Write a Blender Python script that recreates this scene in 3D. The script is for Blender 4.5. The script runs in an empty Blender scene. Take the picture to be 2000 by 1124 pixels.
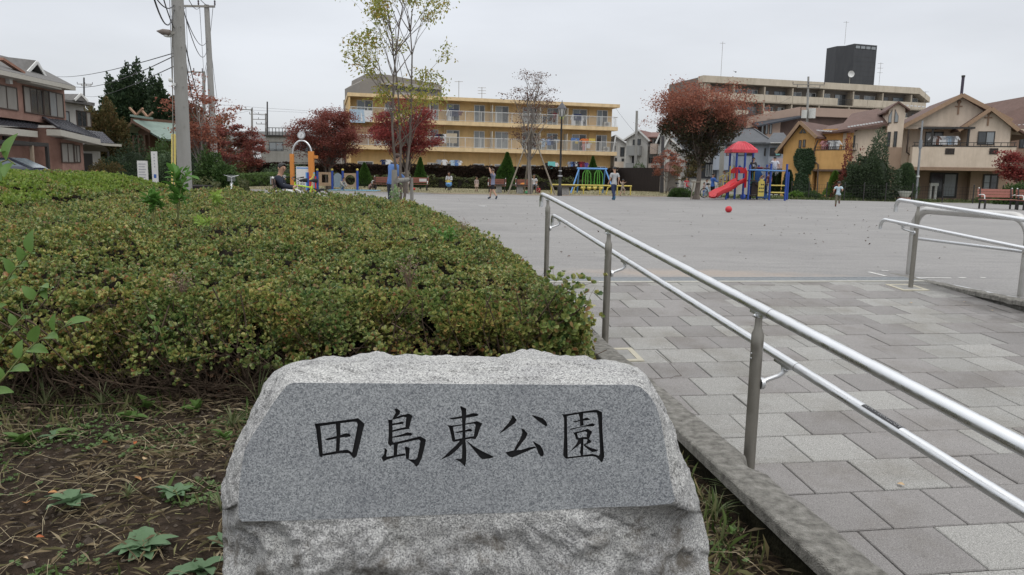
import bpy, math, random
import numpy as np
from mathutils import Vector, Matrix, noise
R = math.radians
rng = np.random.default_rng(7)
random.seed(7)
SC = bpy.context.scene
COL = SC.collection

# ---------------------------------------------------------------- camera
CAMH = 1.05
FPX = 1450.0                      # focal length in photo pixels (2000 wide)
PITCH = math.atan((562 - 346) / FPX)
ROLL = .018
cF = np.array([0, math.cos(PITCH), -math.sin(PITCH)])
cU0 = np.array([0, math.sin(PITCH), math.cos(PITCH)])
cR0 = np.array([1., 0, 0])
cR = math.cos(ROLL) * cR0 + math.sin(ROLL) * cU0
cU = -math.sin(ROLL) * cR0 + math.cos(ROLL) * cU0
cd = bpy.data.cameras.new('camera')
cd.sensor_width = 36
cd.lens = 36 * FPX / 2000
cd.clip_start = .05
cd.clip_end = 3000
cam = bpy.data.objects.new('camera', cd)
COL.objects.link(cam)
M = Matrix.Identity(4)
for i in range(3):
    M[i][0], M[i][1], M[i][2] = cR[i], cU[i], -cF[i]
M[2][3] = CAMH
cam.matrix_world = M
SC.camera = cam

# ---------------------------------------------------------------- overcast sky
world = bpy.data.worlds.new('World')
SC.world = world
world.use_nodes = True
nt = world.node_tree
nt.nodes.clear()
def N(t, **k):
    n = nt.nodes.new(t)
    for a, b in k.items():
        setattr(n, a, b)
    return n
wo = N('ShaderNodeOutputWorld')
bg1 = N('ShaderNodeBackground'); bg2 = N('ShaderNodeBackground'); mx = N('ShaderNodeMixShader')
sky = N('ShaderNodeTexSky', sky_type='NISHITA', sun_disc=False, sun_elevation=R(48), sun_rotation=R(150))
bg1.inputs[1].default_value = .1
nt.links.new(sky.outputs[0], bg1.inputs[0])
tc = N('ShaderNodeTexCoord')
sep = N('ShaderNodeSeparateXYZ')
nt.links.new(tc.outputs['Generated'], sep.inputs[0])
ramp = N('ShaderNodeValToRGB')                       # CIE overcast: dimmer at the horizon, brighter overhead
ramp.color_ramp.elements[0].position = 0.0
ramp.color_ramp.elements[0].color = (.70, .718, .742, 1)
ramp.color_ramp.elements[1].position = 1.0
ramp.color_ramp.elements[1].color = (1.0, 1.0, 1.0, 1)
e_ = ramp.color_ramp.elements.new(.22); e_.color = (.67, .695, .74, 1)
nt.links.new(sep.outputs[2], ramp.inputs[0])
mp = N('ShaderNodeMapping'); mp.inputs['Scale'].default_value = (1.2, 1.2, 4.5)
nt.links.new(tc.outputs['Generated'], mp.inputs[0])
nz = N('ShaderNodeTexNoise'); nz.inputs['Scale'].default_value = 1.6; nz.inputs['Detail'].default_value = 5
nz.inputs['Roughness'].default_value = .5
nt.links.new(mp.outputs[0], nz.inputs[0])
mr = N('ShaderNodeMapRange'); mr.inputs[1].default_value = .3; mr.inputs[2].default_value = .7
mr.inputs[3].default_value = .88; mr.inputs[4].default_value = 1.1
nt.links.new(nz.outputs[0], mr.inputs[0])
mul = N('ShaderNodeVectorMath', operation='SCALE')
nt.links.new(ramp.outputs[0], mul.inputs[0]); nt.links.new(mr.outputs[0], mul.inputs['Scale'])
nt.links.new(mul.outputs[0], bg2.inputs[0])
st = N('ShaderNodeMapRange')                         # strength rises with elevation
st.inputs[1].default_value = 0.0; st.inputs[2].default_value = 1.0
st.inputs[3].default_value = .97; st.inputs[4].default_value = 2.1
nt.links.new(sep.outputs[2], st.inputs[0])
nt.links.new(st.outputs[0], bg2.inputs[1])
mx.inputs[0].default_value = .93
nt.links.new(bg1.outputs[0], mx.inputs[1]); nt.links.new(bg2.outputs[0], mx.inputs[2])
nt.links.new(mx.outputs[0], wo.inputs[0])

sl = bpy.data.lights.new('sun', 'SUN'); sl.energy = .6; sl.angle = R(25); sl.color = (1, .97, .93)
so = bpy.data.objects.new('sun', sl); COL.objects.link(so)
so.rotation_euler = (R(42), 0, R(30))
SC.view_settings.view_transform = 'Standard'
SC.view_settings.look = 'None'
SC.view_settings.exposure = 0.0
SC.view_settings.gamma = 1
SC.cycles.max_bounces = 6
SC.cycles.diffuse_bounces = 3
SC.cycles.transparent_max_bounces = 8

# ---------------------------------------------------------------- photo-ray helpers (to find real places)
def ray(px, py):
    return (px - 1000) / FPX * cR - (py - 562) / FPX * cU + cF
def W(px, py, Y):
    d = ray(px, py); t = Y / d[1]
    return Vector((d[0] * t, Y, CAMH + d[2] * t))
def G(px, py, z=0.):
    d = ray(px, py); t = (z - CAMH) / d[2]
    return Vector((d[0] * t, d[1] * t, z))
def atX(px, Y, hy=345):
    return W(px, hy, Y).x
YAW = math.atan(.147)
eE = Vector((-math.sin(YAW), math.cos(YAW), 0)); eR = Vector((math.cos(YAW), math.sin(YAW), 0))
def ER(e, r, z=0.):
    v = eE * e + eR * r
    return Vector((v.x, v.y, z))
def rampz(e):
    return min(0., .07 * (e - 7.3))

# ---------------------------------------------------------------- materials
MATS = {}
STREAKY = {'yellow_render', 'pale_yellow_paint', 'orange_render', 'cream_render', 'tan_render', 'white_render', 'grey_white_render', 'warm_grey_render', 'beige_tile', 'beige_tile_light', 'blue_grey_wall', 'pole_concrete', 'brick_tile', 'viaduct_grey', 'brown_roof', 'grey_shingle', 'slate_roof', 'roof_red', 'play_blue', 'play_orange', 'play_yellow'}
def pm(name, col, rough=.75, var=.12, scale=6., bump=0., bscale=40., metal=0., spec=.4, det=4., col2=None, stretch=None, coat=0.):
    if name in MATS: return MATS[name]
    m = bpy.data.materials.new(name); m.use_nodes = True
    t = m.node_tree; b = t.nodes['Principled BSDF']
    b.inputs['Roughness'].default_value = rough
    b.inputs['Metallic'].default_value = metal
    b.inputs['Specular IOR Level'].default_value = spec
    if coat: b.inputs['Coat Weight'].default_value = coat
    c = t.nodes.new('ShaderNodeTexCoord')
    src = c.outputs['Object']
    if stretch:
        mpn = t.nodes.new('ShaderNodeMapping'); mpn.inputs['Scale'].default_value = stretch
        t.links.new(src, mpn.inputs[0]); src = mpn.outputs[0]
    n = t.nodes.new('ShaderNodeTexNoise'); n.inputs['Scale'].default_value = scale; n.inputs['Detail'].default_value = det
    n.inputs['Roughness'].default_value = .6
    t.links.new(src, n.inputs[0])
    r = t.nodes.new('ShaderNodeValToRGB')
    c2 = col2 or tuple(min(1, x * (1 + var)) for x in col)
    c1 = tuple(x * (1 - var) for x in col) if not col2 else col
    r.color_ramp.elements[0].position = .3; r.color_ramp.elements[0].color = (*c1, 1)
    r.color_ramp.elements[1].position = .7; r.color_ramp.elements[1].color = (*c2, 1)
    t.links.new(n.outputs[0], r.inputs[0])
    outc = r.outputs[0]
    if name in STREAKY:   # rain streaks and grime on outside walls
        m3 = t.nodes.new('ShaderNodeMapping'); m3.inputs['Scale'].default_value = (.9, .9, .22); t.links.new(c.outputs['Object'], m3.inputs[0])
        n3 = t.nodes.new('ShaderNodeTexNoise'); n3.inputs['Scale'].default_value = 1.6; n3.inputs['Detail'].default_value = 7; n3.inputs['Roughness'].default_value = .7; t.links.new(m3.outputs[0], n3.inputs[0])
        r3 = t.nodes.new('ShaderNodeValToRGB'); r3.color_ramp.elements[0].position = .34; r3.color_ramp.elements[0].color = (.84, .83, .81, 1); r3.color_ramp.elements[1].position = .56; r3.color_ramp.elements[1].color = (1.03, 1.03, 1.03, 1); t.links.new(n3.outputs[0], r3.inputs[0])
        x3 = t.nodes.new('ShaderNodeMix'); x3.data_type = 'RGBA'; x3.blend_type = 'MULTIPLY'; x3.inputs[0].default_value = 1; t.links.new(outc, x3.inputs[6]); t.links.new(r3.outputs[0], x3.inputs[7]); outc = x3.outputs[2]
    t.links.new(outc, b.inputs['Base Color'])
    if bump:
        n2 = t.nodes.new('ShaderNodeTexNoise'); n2.inputs['Scale'].default_value = bscale; n2.inputs['Detail'].default_value = 4
        t.links.new(src, n2.inputs[0])
        bp = t.nodes.new('ShaderNodeBump'); bp.inputs['Strength'].default_value = bump; bp.inputs['Distance'].default_value = .02
        t.links.new(n2.outputs[0], bp.inputs['Height']); t.links.new(bp.outputs[0], b.inputs['Normal'])
    if metal > .5:      # water marks and finger smears dull the metal in places
        n4 = t.nodes.new('ShaderNodeTexNoise'); n4.inputs['Scale'].default_value = 9; n4.inputs['Detail'].default_value = 8; n4.inputs['Roughness'].default_value = .75; t.links.new(c.outputs['Object'], n4.inputs[0])
        m4 = t.nodes.new('ShaderNodeMapRange'); m4.inputs[1].default_value = .35; m4.inputs[2].default_value = .65; m4.inputs[3].default_value = rough*.75; m4.inputs[4].default_value = rough*1.9; t.links.new(n4.outputs[0], m4.inputs[0]); t.links.new(m4.outputs[0], b.inputs['Roughness'])
    MATS[name] = m
    return m
def leafmat(name, cols, trans=.35, rough=.45, spec=.35, patch=0):
    if name in MATS: return MATS[name]
    m = bpy.data.materials.new(name); m.use_nodes = True
    t = m.node_tree; b = t.nodes['Principled BSDF']; out = t.nodes['Material Output']
    b.inputs['Roughness'].default_value = rough; b.inputs['Specular IOR Level'].default_value = spec
    g = t.nodes.new('ShaderNodeNewGeometry')
    r = t.nodes.new('ShaderNodeValToRGB'); r.color_ramp.interpolation = 'LINEAR'
    k = len(cols)
    while len(r.color_ramp.elements) < k: r.color_ramp.elements.new(.5)
    for i, c in enumerate(cols):
        r.color_ramp.elements[i].position = i / (k - 1)
        r.color_ramp.elements[i].color = (*c, 1)
    t.links.new(g.outputs['Random Per Island'], r.inputs[0])
    src = r.outputs[0]
    if patch:      # bushes differ in hue from patch to patch
        n = t.nodes.new('ShaderNodeTexNoise'); n.inputs['Scale'].default_value = 2.6; n.inputs['Detail'].default_value = 3
        t.links.new(g.outputs['Position'], n.inputs[0])
        r2 = t.nodes.new('ShaderNodeValToRGB'); r2.color_ramp.elements[0].position = .36; r2.color_ramp.elements[0].color = (.72, .82, .80, 1)
        r2.color_ramp.elements[1].position = .66; r2.color_ramp.elements[1].color = (1.22, 1.10, 1.0, 1)
        t.links.new(n.outputs[0], r2.inputs[0])
        x = t.nodes.new('ShaderNodeMix'); x.data_type = 'RGBA'; x.blend_type = 'MULTIPLY'; x.inputs[0].default_value = 1
        t.links.new(src, x.inputs[6]); t.links.new(r2.outputs[0], x.inputs[7]); src = x.outputs[2]
    t.links.new(src, b.inputs['Base Color'])
    tr = t.nodes.new('ShaderNodeBsdfTranslucent'); t.links.new(src, tr.inputs[0])
    ms = t.nodes.new('ShaderNodeMixShader'); ms.inputs[0].default_value = trans
    t.links.new(b.outputs[0], ms.inputs[1]); t.links.new(tr.outputs[0], ms.inputs[2]); t.links.new(ms.outputs[0], out.inputs[0])
    MATS[name] = m
    return m

# ---------------------------------------------------------------- mesh builder
class MB:
    def __init__(s): s.v = []; s.f = []; s.sm = []
    def add(s, vs, fs, smooth=False):
        o = len(s.v); s.v += [tuple(v) for v in vs]
        for f in fs: s.f.append(tuple(i + o for i in f)); s.sm.append(smooth)
        return s
    def box(s, x0, x1, y0, y1, z0, z1):
        return s.add([(x0,y0,z0),(x1,y0,z0),(x1,y1,z0),(x0,y1,z0),(x0,y0,z1),(x1,y0,z1),(x1,y1,z1),(x0,y1,z1)],
                     [(3,2,1,0),(4,5,6,7),(0,1,5,4),(1,2,6,5),(2,3,7,6),(3,0,4,7)])
    def cbox(s, x, y, z, sx, sy, sz): return s.box(x-sx/2,x+sx/2,y-sy/2,y+sy/2,z-sz/2,z+sz/2)
    def bar(s, a, b, w, h=None):
        h = h or w; a = Vector(a); b = Vector(b); d = (b-a).normalized()
        u = d.cross(Vector((0,0,1)));
        if u.length < .01: u = Vector((1,0,0))
        u.normalize(); w2 = u.cross(d).normalized()
        vs = [p + u*sx*w/2 + w2*sy*h/2 for p in (a,b) for sx,sy in ((-1,-1),(1,-1),(1,1),(-1,1))]
        return s.add(vs, [(0,1,2,3),(7,6,5,4),(0,4,5,1),(1,5,6,2),(2,6,7,3),(3,7,4,0)])
    def tube(s, pts, rad, n=10, cap=True, smooth=True):
        pts = [Vector(p) for p in pts]; k = len(pts)
        rs = rad if hasattr(rad, '__len__') else [rad]*k
        vs = []; up = None
        for i, p in enumerate(pts):
            d = (pts[min(i+1,k-1)] - pts[max(i-1,0)])
            if d.length < 1e-9: d = Vector((0,0,1))
            d.normalize()
            if up is None:
                up = Vector((0,0,1)).cross(d)
                if up.length < .05: up = Vector((1,0,0))
            up = (up - d*up.dot(d)).normalized(); w = d.cross(up)
            for j in range(n):
                a = 2*math.pi*j/n
                vs.append(p + (up*math.cos(a) + w*math.sin(a))*rs[i])
        fs = [(i*n+j, i*n+(j+1)%n, (i+1)*n+(j+1)%n, (i+1)*n+j) for i in range(k-1) for j in range(n)]
        s.add(vs, fs, smooth)
        if cap: s.add(vs[:n], [tuple(range(n))[::-1]]); s.add(vs[-n:], [tuple(range(n))])
        return s
    def cyl(s, a, b, r0, r1=None, n=12, smooth=True): return s.tube([a,b], [r0, r0 if r1 is None else r1], n, True, smooth)
    def ball(s, c, r, n=12, m=8, sc=(1,1,1)):
        c = Vector(c); vs = [c+Vector((0,0,r*sc[2]))]
        for i in range(1,m):
            t = math.pi*i/m
            for j in range(n):
                a = 2*math.pi*j/n
                vs.append(c+Vector((r*sc[0]*math.sin(t)*math.cos(a), r*sc[1]*math.sin(t)*math.sin(a), r*sc[2]*math.cos(t))))
        vs.append(c-Vector((0,0,r*sc[2])))
        fs = [(0,1+j,1+(j+1)%n) for j in range(n)]
        for i in range(m-2):
            for j in range(n): fs.append((1+i*n+j, 1+(i+1)*n+j, 1+(i+1)*n+(j+1)%n, 1+i*n+(j+1)%n))
        L = len(vs)-1; fs += [(L, 1+(m-2)*n+(j+1)%n, 1+(m-2)*n+j) for j in range(n)]
        return s.add(vs, fs, True)
    def prism(s, pts, ext):
        ext = Vector(ext); pts = [Vector(p) for p in pts]; n = len(pts)
        return s.add(pts + [p+ext for p in pts], [tuple(range(n))[::-1], tuple(range(n,2*n))] + [(i,(i+1)%n,n+(i+1)%n,n+i) for i in range(n)])
    def grid(s, P, smooth=True):
        a = len(P); b = len(P[0])
        return s.add([p for row in P for p in row], [(i*b+j, i*b+j+1, (i+1)*b+j+1, (i+1)*b+j) for i in range(a-1) for j in range(b-1)], smooth)
    def mesh(s, name):
        me = bpy.data.meshes.new(name); me.from_pydata(s.v, [], s.f)
        me.polygons.foreach_set('use_smooth', s.sm); me.update()
        return me
    def obj(s, name, mat, parent=None, **tags):
        o = bpy.data.objects.new(name, s.mesh(name)); COL.objects.link(o)
        if mat: o.data.materials.append(mat)
        if parent: o.parent = parent
        for k, v in tags.items(): o[k] = v
        return o
def thing(name, label, cat, loc=(0,0,0), rz=0., group=None):
    o = bpy.data.objects.new(name, None); COL.objects.link(o)
    o.empty_display_size = .2
    o.location = loc; o.rotation_euler = (0,0,rz); o['label'] = label; o['category'] = cat
    if group: o['group'] = group
    return o
def tag(o, label, cat, group=None):
    o['label'] = label; o['category'] = cat
    if group: o['group'] = group
    return o
def dup(o, loc=None, rz=None, label=None, scale=None, parent=None):
    c = o.copy(); COL.objects.link(c)
    if parent: c.parent = parent
    if loc is not None: c.location = loc
    if rz is not None: c.rotation_euler = (0,0,rz)
    if label: c['label'] = label
    if scale: c.scale = (scale,)*3
    for ch in o.children: dup(ch, parent=c)
    return c
def npmesh(name, V, F, mat, parent=None, smooth=False, **tags):
    V = np.ascontiguousarray(V, dtype=np.float32); F = np.ascontiguousarray(F, dtype=np.int32)
    me = bpy.data.meshes.new(name); k = F.shape[1]
    me.vertices.add(len(V)); me.vertices.foreach_set('co', V.ravel())
    me.loops.add(F.size); me.loops.foreach_set('vertex_index', F.ravel())
    me.polygons.add(len(F)); me.polygons.foreach_set('loop_start', np.arange(len(F), dtype=np.int32)*k)
    me.polygons.foreach_set('use_smooth', np.full(len(F), smooth))
    me.update(calc_edges=True)
    o = bpy.data.objects.new(name, me); COL.objects.link(o); me.materials.append(mat)
    if parent: o.parent = parent
    for a, b in tags.items(): o[a] = b
    return o
def unit(a): return a / (np.linalg.norm(a, axis=-1, keepdims=True) + 1e-9)
LEAF6 = (np.array([[0,0,0],[.30,.42,.10],[.36,.78,.08],[0,1,-.02],[-.36,.78,.08],[-.30,.42,.10]]), np.array([[0,1,2,3],[0,3,4,5]]))
LEAF4 = (np.array([[0,0,0],[.32,.55,.12],[0,1,0],[-.32,.55,.12]]), np.array([[0,1,2],[0,2,3]]))
BLADE = (np.array([[-.5,0,0],[.5,0,0],[.35,.5,.12],[0,1,.0],[-.35,.5,.12]]), np.array([[0,1,2],[0,2,3],[0,3,4]]))
def leaves(C, D, Nn, S, tmpl=LEAF4, width=1.):
    """C centres, D direction of the leaf axis, Nn rough normal, S length"""
    T, F = tmpl
    D = unit(D); X = unit(np.cross(D, Nn)); Z = np.cross(X, D)
    S = np.asarray(S)[:, None, None]
    V = C[:, None, :] + S * (T[None, :, 0:1]*width * X[:, None, :] + T[None, :, 1:2] * D[:, None, :] + T[None, :, 2:3] * Z[:, None, :])
    k = len(T); FF = (F[None] + (np.arange(len(C))*k)[:, None, None]).reshape(-1, F.shape[1])
    return V.reshape(-1, 3), FF
def rosettes(C, A, S, n=6, tmpl=LEAF6, spread=(25, 75), width=1.):
    """whorls of n leaves round axis A at centres C"""
    m = len(C); A = unit(A)
    h = unit(np.cross(A, rng.normal(size=(m, 3)))); g = np.cross(A, h)
    az = rng.uniform(0, 6.28, (m, 1)) + np.arange(n)[None]*2.399 + rng.normal(0, .25, (m, n))
    el = np.radians(rng.uniform(*spread, (m, n)))
    D = np.cos(el)[..., None]*(np.cos(az)[..., None]*h[:, None]+np.sin(az)[..., None]*g[:, None]) + np.sin(el)[..., None]*A[:, None]
    CC = np.repeat(C[:, None], n, 1) + D*.1*S[:, None, None]
    SS = S[:, None]*rng.uniform(.6, 1.15, (m, n))
    NN = np.repeat(A[:, None], n, 1) + rng.normal(0, .3, (m, n, 3))
    return leaves(CC.reshape(-1, 3), D.reshape(-1, 3), NN.reshape(-1, 3), SS.ravel(), tmpl, width)
def merge(parts):
    V = []; F = []; o = 0
    for v, f in parts: V.append(v); F.append(f+o); o += len(v)
    return np.concatenate(V), np.concatenate(F)
# ================================================================ GROUND
def gravel_mat():
    m = bpy.data.materials.new('gravel'); m.use_nodes = True; t = m.node_tree; b = t.nodes['Principled BSDF']
    b.inputs['Roughness'].default_value = .95; b.inputs['Specular IOR Level'].default_value = .15
    g = t.nodes.new('ShaderNodeNewGeometry'); L = t.links.new
    def nz(scale, det, st=(1, 1, 1), rg=.6):
        mpn = t.nodes.new('ShaderNodeMapping'); mpn.inputs['Scale'].default_value = st; L(g.outputs['Position'], mpn.inputs[0])
        n = t.nodes.new('ShaderNodeTexNoise'); n.inputs['Scale'].default_value = scale; n.inputs['Detail'].default_value = det
        n.inputs['Roughness'].default_value = rg; L(mpn.outputs[0], n.inputs[0]); return n
    def rmp(n, stops):
        r = t.nodes.new('ShaderNodeValToRGB')
        while len(r.color_ramp.elements) < len(stops): r.color_ramp.elements.new(.5)
        for i, (p, c) in enumerate(stops): r.color_ramp.elements[i].position = p; r.color_ramp.elements[i].color = (*c, 1)
        L(n.outputs[0], r.inputs[0]); return r
    def mixc(a, bb, f, mode='MIX', fac=None):
        x = t.nodes.new('ShaderNodeMix'); x.data_type = 'RGBA'; x.blend_type = mode
        if fac is not None: x.inputs[0].default_value = fac
        else: L(f, x.inputs[0])
        L(a, x.inputs[6]); L(bb, x.inputs[7]); return x
    big = rmp(nz(.35, 5, (1, 1.6, 1)), [(.3, (.232, .226, .221)), (.7, (.275, .268, .260))])
    mid = rmp(nz(2.6, 8, (.5, 1.7, 1), .72), [(.34, (.84, .84, .85)), (.46, (.98, .98, .98)), (.72, (1.09, 1.09, 1.08))])
    fine = rmp(nz(38, 8, (1, 1, 1), .85), [(.32, (.45, .45, .46)), (.5, (1, 1, 1)), (.70, (1.6, 1.58, 1.54))])
    a = mixc(big.outputs[0], mid.outputs[0], None, 'MULTIPLY', 1.)
    a2 = mixc(a.outputs[2], fine.outputs[0], None, 'MULTIPLY', .75)
    # sandy orange scuffed patch and pale dusting next to the drain
    vd = t.nodes.new('ShaderNodeVectorMath'); vd.operation = 'SUBTRACT'; c = ER(8.0, 3.3); vd.inputs[1].default_value = c
    L(g.outputs['Position'], vd.inputs[0])
    vm = t.nodes.new('ShaderNodeMapping'); vm.inputs['Rotation'].default_value = (0, 0, -YAW); vm.inputs['Scale'].default_value = (.62, 2.6, 1)
    L(vd.outputs[0], vm.inputs[0])
    ln = t.nodes.new('ShaderNodeVectorMath'); ln.operation = 'LENGTH'; L(vm.outputs[0], ln.inputs[0])
    n3 = nz(4, 4)
    ad = t.nodes.new('ShaderNodeMath'); ad.operation = 'MULTIPLY_ADD'; L(n3.outputs[0], ad.inputs[0]); ad.inputs[1].default_value = 1.6; L(ln.outputs['Value'], ad.inputs[2])
    r3 = t.nodes.new('ShaderNodeMapRange'); r3.inputs[1].default_value = 1.15; r3.inputs[2].default_value = 2.0; r3.inputs[3].default_value = .42; r3.inputs[4].default_value = 0
    L(ad.outputs[0], r3.inputs[0])
    sand = t.nodes.new('ShaderNodeRGB'); sand.outputs[0].default_value = (.40, .32, .255, 1)
    a3 = mixc(a2.outputs[2], sand.outputs[0], r3.outputs[0])
    L(a3.outputs[2], b.inputs['Base Color'])
    nb = nz(60, 5, (1, 1, 1), .7); nb2 = nz(3, 4, (1, .7, 1))
    sm = t.nodes.new('ShaderNodeMath'); sm.operation = 'MULTIPLY_ADD'; L(nb2.outputs[0], sm.inputs[0]); sm.inputs[1].default_value = 3; L(nb.outputs[0], sm.inputs[2])
    bp = t.nodes.new('ShaderNodeBump'); bp.inputs['Strength'].default_value = .45; bp.inputs['Distance'].default_value = .02
    L(sm.outputs[0], bp.inputs['Height']); L(bp.outputs[0], b.inputs['Normal'])
    return m
GRAV = gravel_mat()
concrete = pm('concrete', (.26, .255, .24), .9, .22, 9, .35, 120, det=8)
kerbm = pm('kerb_concrete', (.11, .104, .09), .92, .3, 26, .9, 190, col2=(.36, .345, .31), det=12)
SOILZ = -.13
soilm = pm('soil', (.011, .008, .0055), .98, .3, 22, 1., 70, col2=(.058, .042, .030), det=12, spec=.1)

def quadgrid(e0, e1, r0, r1, z, ne=1, nr=1):
    return [[ER(e0+(e1-e0)*i/ne, r0+(r1-r0)*j/nr, z) for j in range(nr+1)] for i in range(ne+1)]
g_ = MB()
g_.grid(quadgrid(7.66, 16.6, 1.15, 1200, 0, 4, 4), False)
g_.grid(quadgrid(16.6, 1500, -1200, 1200, 0, 60, 60), False)
g_.grid(quadgrid(-8, 16.6, -60, -20, -.02, 4, 4), False)
g_.grid(quadgrid(-8, 7.66, 5.79, 60, 0, 4, 4), False)
ground = g_.obj('ground', GRAV, kind='structure')
# soil bed, uneven
rows = []
for i in range(150):
    e = -2 + 18.7*(i/149)**1.25
    row = []
    for j in range(150):
        r = 1.24 - 22*(1-j/149)**1.8
        p = ER(e, r, 0)
        h = noise.noise(Vector((p.x*3, p.y*3, 0)))*.018 + noise.noise(Vector((p.x*14, p.y*14, 3)))*.010 + noise.noise(Vector((p.x*40, p.y*40, 3)))*.004
        p.z = SOILZ + h - .05*max(0, 1 - abs(r-1.15)/.14) - .25*max(0, (1.2-e))/3 + (.125 if e > 16 else 0)
        row.append(p)
    rows.append(row)
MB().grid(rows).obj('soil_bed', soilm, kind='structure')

# dry lawn strip in front of the far hedge, ragged edge
def lawn(name, pts, mat, tuft=0, z=.004):
    P = []
    n = len(pts)
    for i in range(n):
        a = Vector(pts[i]); b = Vector(pts[(i+1) % n]); k = max(2, int((b-a).length/1.2))
        for j in range(k):
            q = a.lerp(b, j/k); P.append((q.x+random.uniform(-.25, .25), q.y+random.uniform(-.5, .5), z))
    o = MB().add(P, [tuple(range(len(P)))]).obj(name, mat, kind='structure')
    return o
lawnm = pm('dry_lawn', (.13, .115, .06), .95, .3, 1.3, .5, 30, col2=(.24, .21, .12), det=8)
lawng = pm('weedy_verge', (.07, .09, .03), .95, .3, 1.5, .5, 30, col2=(.16, .16, .08), det=8)
lawn('lawn', [(-50, 48), (-15, 46), (-4, 45.5), (2, 46.5), (14, 49.5), (16, 72), (-50, 90)], lawnm)
lawn('lawn_verge', [(12.5, 47), (22, 44.2), (34, 43), (60, 44), (60, 60), (12.5, 60)], lawng, z=.006)
pathm = pm('packed_earth_path', (.24, .22, .19), .95, .15, 2, .3, 30)
lawn('earth_strip', [(-5, 43.4), (1, 44), (14, 47), (13, 48.2), (0, 45.8), (-5, 45.2)], pm('leafy_earth', (.17, .14, .10), .95, .35, 3, .4, 30, col2=(.30, .22, .16)), z=.009)
lawn('street', [(-70, 24.5), (-16, 24.5), (-19, 34), (-70, 34)], pm('asphalt', (.05, .05, .052), .9, .15, 6, .2, 60), z=.008)
# grass tufts on lawn (stuff)
n = 9000
gx = rng.uniform(-28, 15, n); gy = rng.uniform(46.5, 66, n); C = np.stack([gx, gy, np.zeros(n)], 1)
V, F = leaves(C, rng.normal(0, .5, (n, 3)) + [0, 0, 1], rng.normal(size=(n, 3)), rng.uniform(.04, .12, n), BLADE, .25)
npmesh('lawn_grass', V, F, leafmat('dry_grass', [(.10, .12, .04), (.26, .22, .11), (.20, .17, .08), (.12, .13, .05)]), kind='stuff')
n = 4000
gx = rng.uniform(13, 42, n); gy = 45.3 + rng.exponential(1.2, n) - (gx-13)*.03; C = np.stack([gx, gy, np.zeros(n)], 1)
V, F = leaves(C, rng.normal(0, .6, (n, 3)) + [0, 0, 1], rng.normal(size=(n, 3)), rng.uniform(.06, .26, n), BLADE, .35)
npmesh('verge_grass', V, F, leafmat('verge_leaf', [(.04, .07, .02), (.10, .14, .04), (.14, .14, .06), (.06, .10, .03)]), kind='stuff')

# leaves and pebbles strewn on the gravel (stuff)
n = 300
e = 8.2 + rng.gamma(2.0, 6.5, n); r = rng.uniform(.8, 1, n)*0 + rng.uniform(-.05, .62, n)*e*1.2 + .8
C = np.array([ER(a, b, .006) for a, b in zip(e, r)])
V, F = leaves(C, np.stack([rng.normal(size=n), rng.normal(size=n), rng.uniform(0, .5, n)], 1), rng.normal(0, .25, (n, 3))+[0, 0, 1], rng.uniform(.012, .045, n)*(1+e/60), LEAF6, 1.1)
npmesh('leaf_litter', V, F, leafmat('litter', [(.05, .035, .025), (.10, .06, .04), (.03, .025, .02)], .1), kind='stuff')

# chalk lines scuffed on the gravel
wl = MB()
for a, b in (((1697, 532), (1730, 540)), ((1722, 529), (1735, 530)), ((1793, 543), (1858, 544)), ((1872, 543), (1886, 543)), ((1915, 543), (1925, 543))):
    A = G(*a); B = G(*b); d = (B-A).normalized(); nn = Vector((-d.y, d.x, 0))*.022
    A.z = B.z = .004
    wl.add([A-nn, B-nn, B+nn, A+nn], [(0, 1, 2, 3)])
wl.obj('chalk_line', pm('chalk', (.62, .61, .58), .9, .2, 20), kind='structure')

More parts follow.
